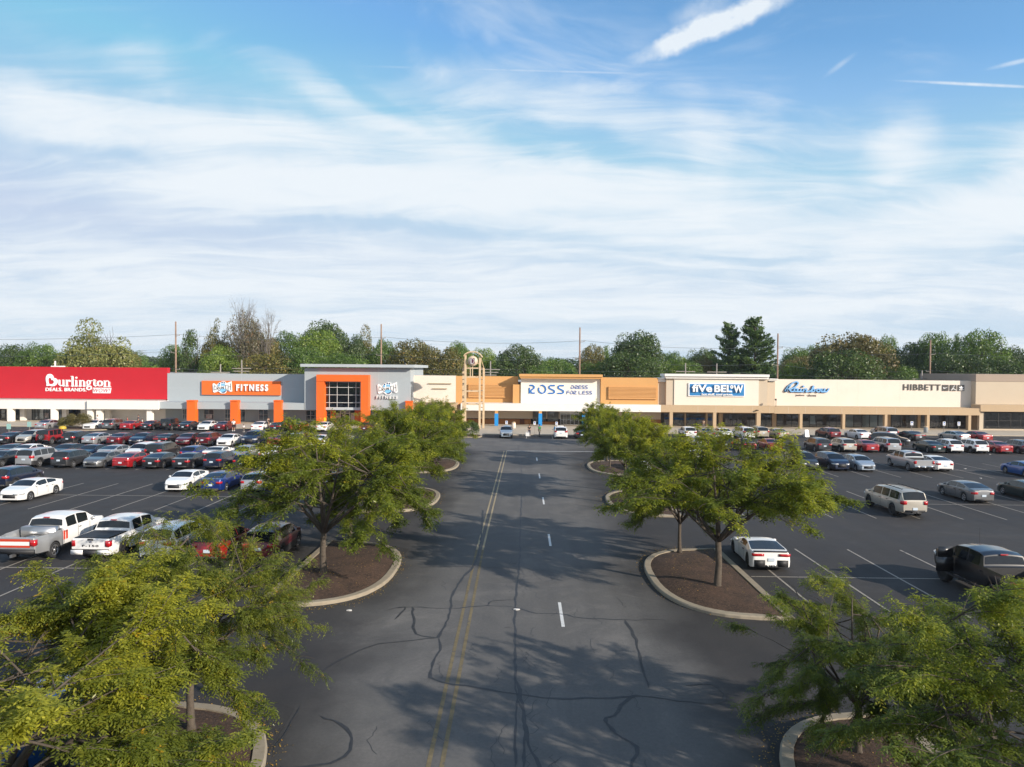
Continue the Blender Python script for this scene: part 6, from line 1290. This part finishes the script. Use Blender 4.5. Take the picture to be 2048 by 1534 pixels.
# ============================================================ POLES, WIRES, PEOPLE, SMALL THINGS
M_pole = mat('weathered_pole', (.26, .17, .12), .9, var=.3, vscale=2.); M_poleg = mat('grey_pole', (.27, .24, .21), .9, var=.2, vscale=2.); M_wire = mat('utility_wire', (.10, .11, .11), .6, var=0)
POLES = [(351.5, 643, 150, 'leftmost of the five tall utility poles, above the crimson store'), (762.5, 648, 150, 'tall utility pole right of the gym tower middle'), (1160, 655, 150, 'tall utility pole above the ivory sign bay'), (1556, 667, 150, 'tall utility pole above the script sign'), (1861, 680, 150, 'rightmost tall utility pole, above the block letters')]
tops = []
for px, py, Y, lab in POLES:
    x, zt = XZ(px, py, Y); o = thing('utility_pole', lab, 'utility pole', (x, Y, 0), 0, 'tall utility poles behind the shops'); b = MB(); b.tube([(0, 0, 0), (0, 0, zt)], [.22, .15], 9); b.build('pole', M_pole, o, True)
    b = MB(); hs = []
    for k in (0, 1, 2):
        z = zt-3.1-k*3.6; hs.append(z)
        ins = MB(); ins.tube([(0, -.2, z), (.9*(1 if k != 1 else -1), -.2, z+.12)], [.07, .05], 5); ins.lathe([(.09, 0), (.05, .12), (.10, .18), (.03, .3)], 7, (.9*(1 if k != 1 else -1), -.2, z+.1)); ins.build('insulator_arm', M_poleg, o)
    tops.append((x, Y, hs))
LOWP = [(441, 728, 1), (483.5, 720, 1), (981, 722, 2), (1371, 726, 2), (1433.5, 727, 0), (1844, 741, 1)]
lowt = []
for px, py, nb in LOWP:
    Y = 140; x, zt = XZ(px, py, Y); o = thing('distribution_pole', {441: 'short wooden pole with one crossarm left of the taller twin behind the gym', 483.5: 'short double crossarm pole above the orange panel letters', 981: 'grey pole with crossarms right of the arched pylon', 1371: 'short crossarm pole above the blue sign board left side', 1433.5: 'short slim pole with insulators above the blue sign board', 1844: 'short pole top left of the last tall utility pole'}[px], 'utility pole', (x, Y, 0), 0, 'short utility poles behind the roofs')
    b = MB(); b.tube([(0, 0, 0), (0, 0, zt)], [.17, .12], 8); b.build('pole', M_poleg, o, True); 
    for k in range(nb+1 if nb else 1): b = MB(); b.box(-1.9+.35*k, 1.9-.35*k, -.17, -.05, zt-1.75-.55*k, zt-1.6-.55*k); b.build('crossarm', M_poleg, o)
    lowt.append((x, Y, zt-1.5))
def span(p, q, sag, n=14): return [(p[0]+(q[0]-p[0])*i/n, p[1]+(q[1]-p[1])*i/n, p[2]+(q[2]-p[2])*i/n-sag*4*(i/n)*(1-i/n)) for i in range(n+1)]
lv = ['top', 'middle', 'bottom']
for k in range(3):
    pts = [(-150, 150, tops[0][2][k]-.6)]+[(x+.9*(1 if k != 1 else -1), y-.2, h[k]+.35) for x, y, h in tops]+[(150, 150, tops[-1][2][k]+.4)]; full = []
    for a, c in zip(pts, pts[1:]): full += span(a, c, .9)[:-1]
    full.append(pts[-1]); b = MB(); b.tube(full, .032, 3, False); tag(b.build('power_line', M_wire), '%s of three long wires strung between the tall utility poles' % lv[k], 'wire', 'wires between the tall poles')
for k, (dy, dz) in enumerate(((0, 0), (.6, -.9))):
    pts = [(-150, 140, lowt[0][2]+.3)]+[(x, y, z+dz) for x, y, z in lowt]+[(150, 140, lowt[-1][2])]; full = []
    for a, c in zip(pts, pts[1:]): full += span(a, c, .35)[:-1]
    full.append(pts[-1]); b = MB(); b.tube([(x, y+dy, z) for x, y, z in full], .022, 3, False); tag(b.build('distribution_line', M_wire), ['upper', 'lower'][k]+' wire sagging just over the roofs between the short poles', 'wire', 'wires between the short poles')
# faint lattice mast far away
x, zt = XZ(285, 700, 700); o = thing('transmission_tower', 'faint grey lattice tower on the horizon between left trees', 'transmission tower', (x, 700, 0)); b = MB()
for sx in (-1, 1):
    for sy in (-1, 1): b.tube([(sx*3, sy*3, 0), (sx*.8, sy*.8, zt)], .16, 4)
for k in range(10): z = zt*k/10; w0 = 3-2.2*k/10; w1 = 3-2.2*(k+1)/10; b.tube([(-w0, -w0, z), (w1, -w1, zt*(k+1)/10)], .10, 4); b.tube([(w0, -w0, z), (-w1, -w1, zt*(k+1)/10)], .10, 4)
for z in (zt*.72, zt*.86, zt*.98): b.tube([(-4.5, 0, z), (4.5, 0, z)], .16, 4)
b.build('lattice', mat('hazy_steel', (.30, .33, .35), .6, var=0), o)
# house gable behind the gym
x, z = XZ(577, 743, 170); o = thing('house', 'small white gabled house roof peeking over the gym wall', 'house', (x, 170, 0)); b = MB(); b.prism([(-5, 0), (5, 0), (5, z-1.7), (0, z+1.0), (-5, z-1.7)], 0, 9); b.build('wall', M_wht, o)
b = MB(); b.prism([(-5.6, z-1.95), (0, z+1.05), (5.6, z-1.95), (5.6, z-1.65), (0, z+1.35), (-5.6, z-1.65)], -.4, 9.4); b.build('roof', M_white, o); b = MB(); b.box(5, 16, 2, 9, 0, z-1.0); b.build('rear_wing', M_greyd, o)
# signposts and small street furniture
M_teal = mat('pale_teal_sign', (.28, .48, .45), .5, var=.05); M_acc = mat('blue_access_mark', (.02, .12, .45), .4, var=0)
def post_sign(px, py_base, h, w, hh, face, label, Y=None, mark=True, tilt=0):
    if Y is None: x, Y = G(px, py_base)
    else: x = XZ(px, py_base, Y)[0]
    o = thing('sign_post', label, 'signpost', (x, Y, 0), 0, 'small signs before the shops'); b = MB(); b.box(-.03, .03, -.03, .03, 0, h); b.build('post', M_poleg, o); b = MB(); b.box(-w/2, w/2, -.06, -.035, h-hh, h); f = b.build('sign_face', face, o)
    if mark: b = MB(); b.box(-w*.28, w*.28, -.066, -.061, h-hh*.45, h-hh*.12); b.box(-w*.2, w*.2, -.066, -.061, h-hh*.82, h-hh*.62); b.build('symbol', M_acc, f)
post_sign(1069, 869, 2.0, .34, .5, M_let, 'blue and white access sign between the two pedestrians'); post_sign(1113, 862, 2.1, .34, .5, M_let, 'blue and white access sign behind the white minivan', 107); post_sign(1013, 860, 2.1, .36, .5, M_let, 'white sign rising behind the ice blue suv', 108)
post_sign(1823, 870, 2.2, .42, .62, M_let, 'white sign right of the silver minivan, before dark windows', 113.6); post_sign(1887.5, 872, 2.2, .42, .62, M_let, 'white sign left of the silver sedan at the shoe store', 113.6); post_sign(1917, 872, 2.2, .42, .62, M_let, 'white sign above the silver sedan at the far right', 113.6)
post_sign(18, 866, 1.7, .6, .75, M_teal, 'pale teal sign on a leaning post at the left edge', 99, False); post_sign(59, 862, 1.7, .6, .75, M_teal, 'pale teal sign board left of the lone silver sedan', 103, False)
x, Y = G(1613, 876); o = thing('sandwich_board', 'white A-frame board leaning beside a small plant', 'sign board', (x, Y, .18), .25); b = MB(); b.face([(-.32, -.25, 0), (.32, -.25, 0), (.28, .0, 1.05), (-.28, 0, 1.05)]); b.face([(.32, .25, 0), (-.32, .25, 0), (-.28, .02, 1.05), (.28, .02, 1.05)]); me = b.mesh('board'); bm = bmesh.new(); bm.from_mesh(me); bmesh.ops.solidify(bm, geom=bm.faces[:], thickness=.03); bm.to_mesh(me); bm.free(); put('board', me, M_let, o)
def bin_(px, Y, label, m):
    x = XZ(px, 845, Y)[0]; o = thing('litter_bin', label, 'litter bin', (x, Y, .15), 0, 'litter bins on the shop walk'); b = MB(); b.lathe([(.28, 0), (.32, .05), (.32, .85), (.30, .87)], 12); b.build('body', m, o, True); b = MB(); b.lathe([(.34, .87), (.34, .93), (.22, 1.06), (0, 1.08)], 12); b.build('lid', M_tan, o, True)
bin_(1027.5, 118, 'beige litter bin right of the leftmost blue post', M_cream); bin_(1852, 117, 'grey litter bin beside the shoe store column', M_greyd)
# yellow hooded stand by the hedge, warning sign at gym
x, Y = G(119, 870); o = thing('corral_sign', 'yellow rounded hood on a post right of the brown hedge row', 'stand', (-68.4, 104.5, 0)); b = MB(); b.lathe([(.50, .55), (.52, .72), (.44, .90), (.22, 1.0), (0, 1.02)], 14); b.build('hood', mat('yellow_plastic', (.50, .34, .03), .5, var=.1), o, True); b = MB(); b.tube([(0, 0, 0), (0, 0, .6)], .08, 8); b.build('post', M_dark, o)
x = XZ(650, 845, 118)[0]; o = thing('caution_stand', 'yellow caution stand before the orange frame left leg', 'floor sign', (x, 118, .15)); b = MB(); b.face([(-.28, -.25, 0), (.28, -.25, 0), (.15, 0, 1.5), (-.15, 0, 1.5)]); b.face([(.28, .25, 0), (-.28, .25, 0), (-.15, .02, 1.5), (.15, .02, 1.5)]); me = b.mesh('board'); bm = bmesh.new(); bm.from_mesh(me); bmesh.ops.solidify(bm, geom=bm.faces[:], thickness=.03); bm.to_mesh(me); bm.free(); put('board', me, mat('caution_yellow', (.75, .50, .02), .5, var=0), o)
# litter scraps
M_scrap = mat('pale_paper', (.6, .58, .55), .8, var=.1)
for i, (px, py, lb) in enumerate(((1033, 1220, 'scrap of white litter on the centre crack of the drive'), (1980, 909, 'scrap of litter behind the white suv at far right'), (1930, 938, 'scrap of litter below the white sedan by the silver pickup'), (1787, 932, 'scrap of litter left of the silver pickup'), (700, 1222, 'tiny scrap of litter below the second left island'), (1961, 957, 'small scrap of litter above the lone grey sedan'))):
    x, y = G(px, py); b = MB(); r_ = random.Random(i); b.slab([(.12*math.cos(a)*r_.uniform(.5, 1.3), .09*math.sin(a)*r_.uniform(.5, 1.3)) for a in (0, 1.1, 2.2, 3.4, 4.6, 5.5)], .014, .05); o = b.build('litter', M_scrap); o.location = (x, y, 0); tag(o, lb, 'litter', 'scraps of litter')
# ------------------------------------------------------------ people
M_skin = mat('skin', (.42, .24, .16), .6, var=.05); M_skin2 = mat('brown_skin', (.16, .08, .05), .6, var=.05); M_hair = mat('dark_hair', (.015, .011, .009), .7, var=.1)
CL = {'white': mat('white_cloth', (.72, .72, .72), .9, var=.06), 'black': mat('black_cloth', (.014, .014, .018), .9, var=.1), 'green': mat('green_cloth', (.015, .22, .075), .9, var=.1), 'grey': mat('grey_cloth', (.17, .15, .13), .9, var=.1), 'red': mat('red_cloth', (.40, .03, .03), .9, var=.1), 'navy': mat('navy_cloth', (.012, .018, .05), .9, var=.1), 'denim': mat('blue_cloth', (.05, .09, .18), .9, var=.1), 'tan': mat('tan_cloth', (.35, .25, .17), .9, var=.1)}
def skinned(name, pts, edges, mats, parent, lev=1):
    me = bpy.data.meshes.new(name); me.from_pydata([p[:3] for p in pts], edges, []); o = bpy.data.objects.new(name, me); COL.objects.link(o)
    sm = o.modifiers.new('s', 'SKIN'); sm.use_smooth_shade = True
    for i, p in enumerate(pts): v = me.skin_vertices[0].data[i]; v.radius = (p[3], p[4] if len(p) > 4 else p[3])
    me.skin_vertices[0].data[0].use_root = True; su = o.modifiers.new('u', 'SUBSURF'); su.levels = lev; su.render_levels = lev
    dg = bpy.context.evaluated_depsgraph_get(); m2 = bpy.data.meshes.new_from_object(o.evaluated_get(dg)); bpy.data.objects.remove(o); m2.name = name; m2.materials.clear()
    return put(name, m2, mats, parent)
def person(x, y, z, rz, h, label, shirt, legs, skin=None, hair=M_hair, stride=.16, arms=((.10, .05), (-.08, .10)), shorts=False, longhair=False, pack=None, group='people walking by the shops'):
    skin = skin or M_skin; k = h/1.75; o = thing('person', label, 'person', (x, y, z), rz, group); o.scale = (k, k, k); s = stride
    P_ = [(0, 0, .98, .15, .11), (0, .01, 1.12, .135, .10), (0, .015, 1.30, .16, .115), (0, .01, 1.44, .13, .09), (0, .0, 1.52, .055), (0, .015, 1.60, .075, .08), (0, .015, 1.68, .08, .09), (0, .01, 1.74, .045, .05)]
    E_2 = [(i, i+1) for i in range(7)]
    for sg, f in ((1, s), (-1, -s)):
        n = len(P_); P_ += [(sg*.10, 0, .90, .095), (sg*.11, f*.55+.03, .50, .06), (sg*.11, f*.9+.01, .28, .058), (sg*.11, f, .08, .042), (sg*.12, f+.13, .04, .045, .03)]; E_2 += [(0, n)]+[(n+i, n+i+1) for i in range(4)]
    for sg, (fy, up) in ((1, arms[0]), (-1, arms[1])):
        n = len(P_); el = (sg*.25, -.02+fy*.5, 1.16); wr = (sg*.25, fy+.06, .94+up); P_ += [(sg*.175, 0, 1.42, .06), (*el, .042), (*wr, .030), (wr[0], wr[1]+.03, wr[2]-.09, .036, .018)]; E_2 += [(3, n)]+[(n+i, n+i+1) for i in range(3)]
        for q in range(5):
            m_ = len(P_); fx = (q-1.5)*.018; P_ += [(wr[0]-sg*.0+(fx if q < 4 else -sg*.045), wr[1]+.035+(.02 if q == 4 else 0), wr[2]-(.155 if q < 4 else .10)+abs(q-1.5)*.008, .009)]; E_2 += [(n+3, m_)]
    skinned('body', P_, E_2, [skin], o)
    # clothes as slightly larger shells over the same skeleton
    T_ = [(0, 0, .95, .165, .125), (0, .01, 1.12, .15, .115), (0, .015, 1.30, .176, .13), (0, .01, 1.45, .135, .095)]; E3 = [(0, 1), (1, 2), (2, 3)]
    for sg, (fy, up) in ((1, arms[0]), (-1, arms[1])): n = len(T_); T_ += [(sg*.18, 0, 1.43, .072), (sg*.235, -.02+fy*.35, 1.23, .058)]; E3 += [(3, n), (n, n+1)]
    skinned('shirt', T_, E3, [CL[shirt]], o)
    L_ = [(0, 0, .97, .158, .12)]; E4 = []
    for sg, f in ((1, s), (-1, -s)):
        n = len(L_); L_ += [(sg*.10, 0, .88, .108), (sg*.11, f*.55+.03, .50, .078)]; E4 += [(0, n), (n, n+1)]
        if not shorts: L_ += [(sg*.11, f*.9+.01, .28, .068), (sg*.11, f, .10, .058)]; E4 += [(n+1, n+2), (n+2, n+3)]
    skinned('trousers' if not shorts else 'shorts', L_, E4, [CL[legs]], o)
    for sg, f in ((1, s), (-1, -s)):
        b = MB(); b.box(sg*.115-.05, sg*.115+.05, f-.07, f+.20, 0, .085); b.build('shoe', CL['white'] if shirt in ('white', 'black') else CL['black'], o)
    b = MB(); b.lathe([(0, .105), (.055, .095), (.093, .05), (.10, 0), (.096, -.04)], 12, (0, -.005, 1.70)); b.build('hair', hair, o, True)
    if longhair: b = MB(); b.lathe([(.095, .0), (.10, -.1), (.07, -.26)], 10, (0, -.035, 1.70)); b.build('hair', hair, o, True)
    b = MB(); b.box(-.012, .012, .085, .118, 1.655, 1.70); b.build('nose', skin, o); b = MB(); b.box(-.024, .024, .088, .104, 1.618, 1.628); b.build('mouth', M_mar, o)
    for sg in (-1, 1): b = MB(); b.box(sg*.033-.011, sg*.033+.011, .086, .102, 1.70, 1.712); b.build('eye', M_blk, o); b = MB(); b.box(sg*.086, sg*.104, -.015, .02, 1.65, 1.71); b.build('ear', skin, o)
    if pack: b = MB(); b.box(-.15, .15, -.30, -.13, 1.02, 1.42); q = b.build('backpack', CL[pack], o)
    return o
def at(px, py, z=0): x, y = G(px, py, z); return x, y, z
PI = math.pi
person(*at(1058.5, 872), PI, 1.68, 'woman in a dark sleeveless top walking towards us with a pale bag', 'black', 'navy', M_skin, longhair=True, stride=.10)
x, y, z = at(1055, 873.5); o = thing('bag', 'pale bag swinging beside the woman in the dark top', 'bag', (x, y, .12)); b = MB(); b.box(-.28, .28, -.14, .14, 0, .5); b.build('body', CL['white'], o); b = MB(); b.tube([(-.15, 0, .5), (-.1, 0, .75), (.1, 0, .75), (.15, 0, .5)], .018, 6); b.build('handle', CL['white'], o)
person(*at(1079, 873), .6, 1.78, 'man in a green shirt striding near the access sign', 'green', 'grey', M_skin2, stride=.26)
o = [o for o in bpy.data.objects if o.name.startswith('person')]
person(*at(467, 862, .15), .3, 1.8, 'person in a white shirt and dark shorts before the middle orange pillar', 'white', 'black', M_skin, shorts=True)
person(*at(487.5, 864, .15), .2, 1.15, 'small child in white beside the adult in white', 'white', 'grey', M_skin, stride=.1)
person(*at(538, 859, .15), PI/2, 1.82, 'person in black shorts with a backpack by the gym window', 'black', 'tan', M_skin, shorts=True, pack='black')
person(*at(536, 856, .15), -PI/2, 1.7, 'bare armed person in front of the one with the backpack', 'tan', 'black', M_skin, shorts=True)
for px, py, h, lb, sh, lg in ((195, 851.5, 1.75, 'person in white between two white columns of the red store', 'white', 'denim'), (239, 852, 1.3, 'child in dark clothes along the white store wall', 'navy', 'black'), (255, 852.5, 1.5, 'person in red along the white store wall', 'red', 'denim'), (277, 853, 1.85, 'tall person in navy along the white store wall', 'navy', 'black'), (284.5, 853, 1.25, 'small child in white beside the tall person in navy', 'white', 'navy')): person(*at(px, py, .15), PI/2+.3, h, lb, sh, lg)
person(XZ(1752, 868, 105.2)[0], 105.2, 0, PI/2, 1.8, 'dark clothed person standing at the silver minivan door', 'black', 'black', M_skin2)
person(XZ(395, 905, 80.5)[0], 80.5, 0, 0, 1.75, 'person in black and red walking between the parked rows', 'black', 'black', M_skin, stride=.2)
person(XZ(1410+310/5.11-.0, 850, 118)[0]-5, 119, .15, PI, 1.7, 'person at the discount store entrance behind the white sedan', 'tan', 'grey', M_skin2)
# ============================================================ AIR
b = MB(); b.box(-2000, 2000, -260, 1760, -1.6, 52); hz = b.build('haze', []); hz['kind'] = 'stuff'
m = bpy.data.materials.new('hazy_air'); m.use_nodes = True; nt = NT(m.node_tree); m.node_tree.nodes.clear(); o = nt.n('ShaderNodeOutputMaterial'); v = nt.n('ShaderNodeVolumePrincipled')
v.inputs['Color'].default_value = (.80, .88, 1, 1); v.inputs['Density'].default_value = .00014; v.inputs['Anisotropy'].default_value = .2; nt.link(v.outputs[0], o.inputs['Volume']); hz.data.materials.clear(); hz.data.materials.append(m)
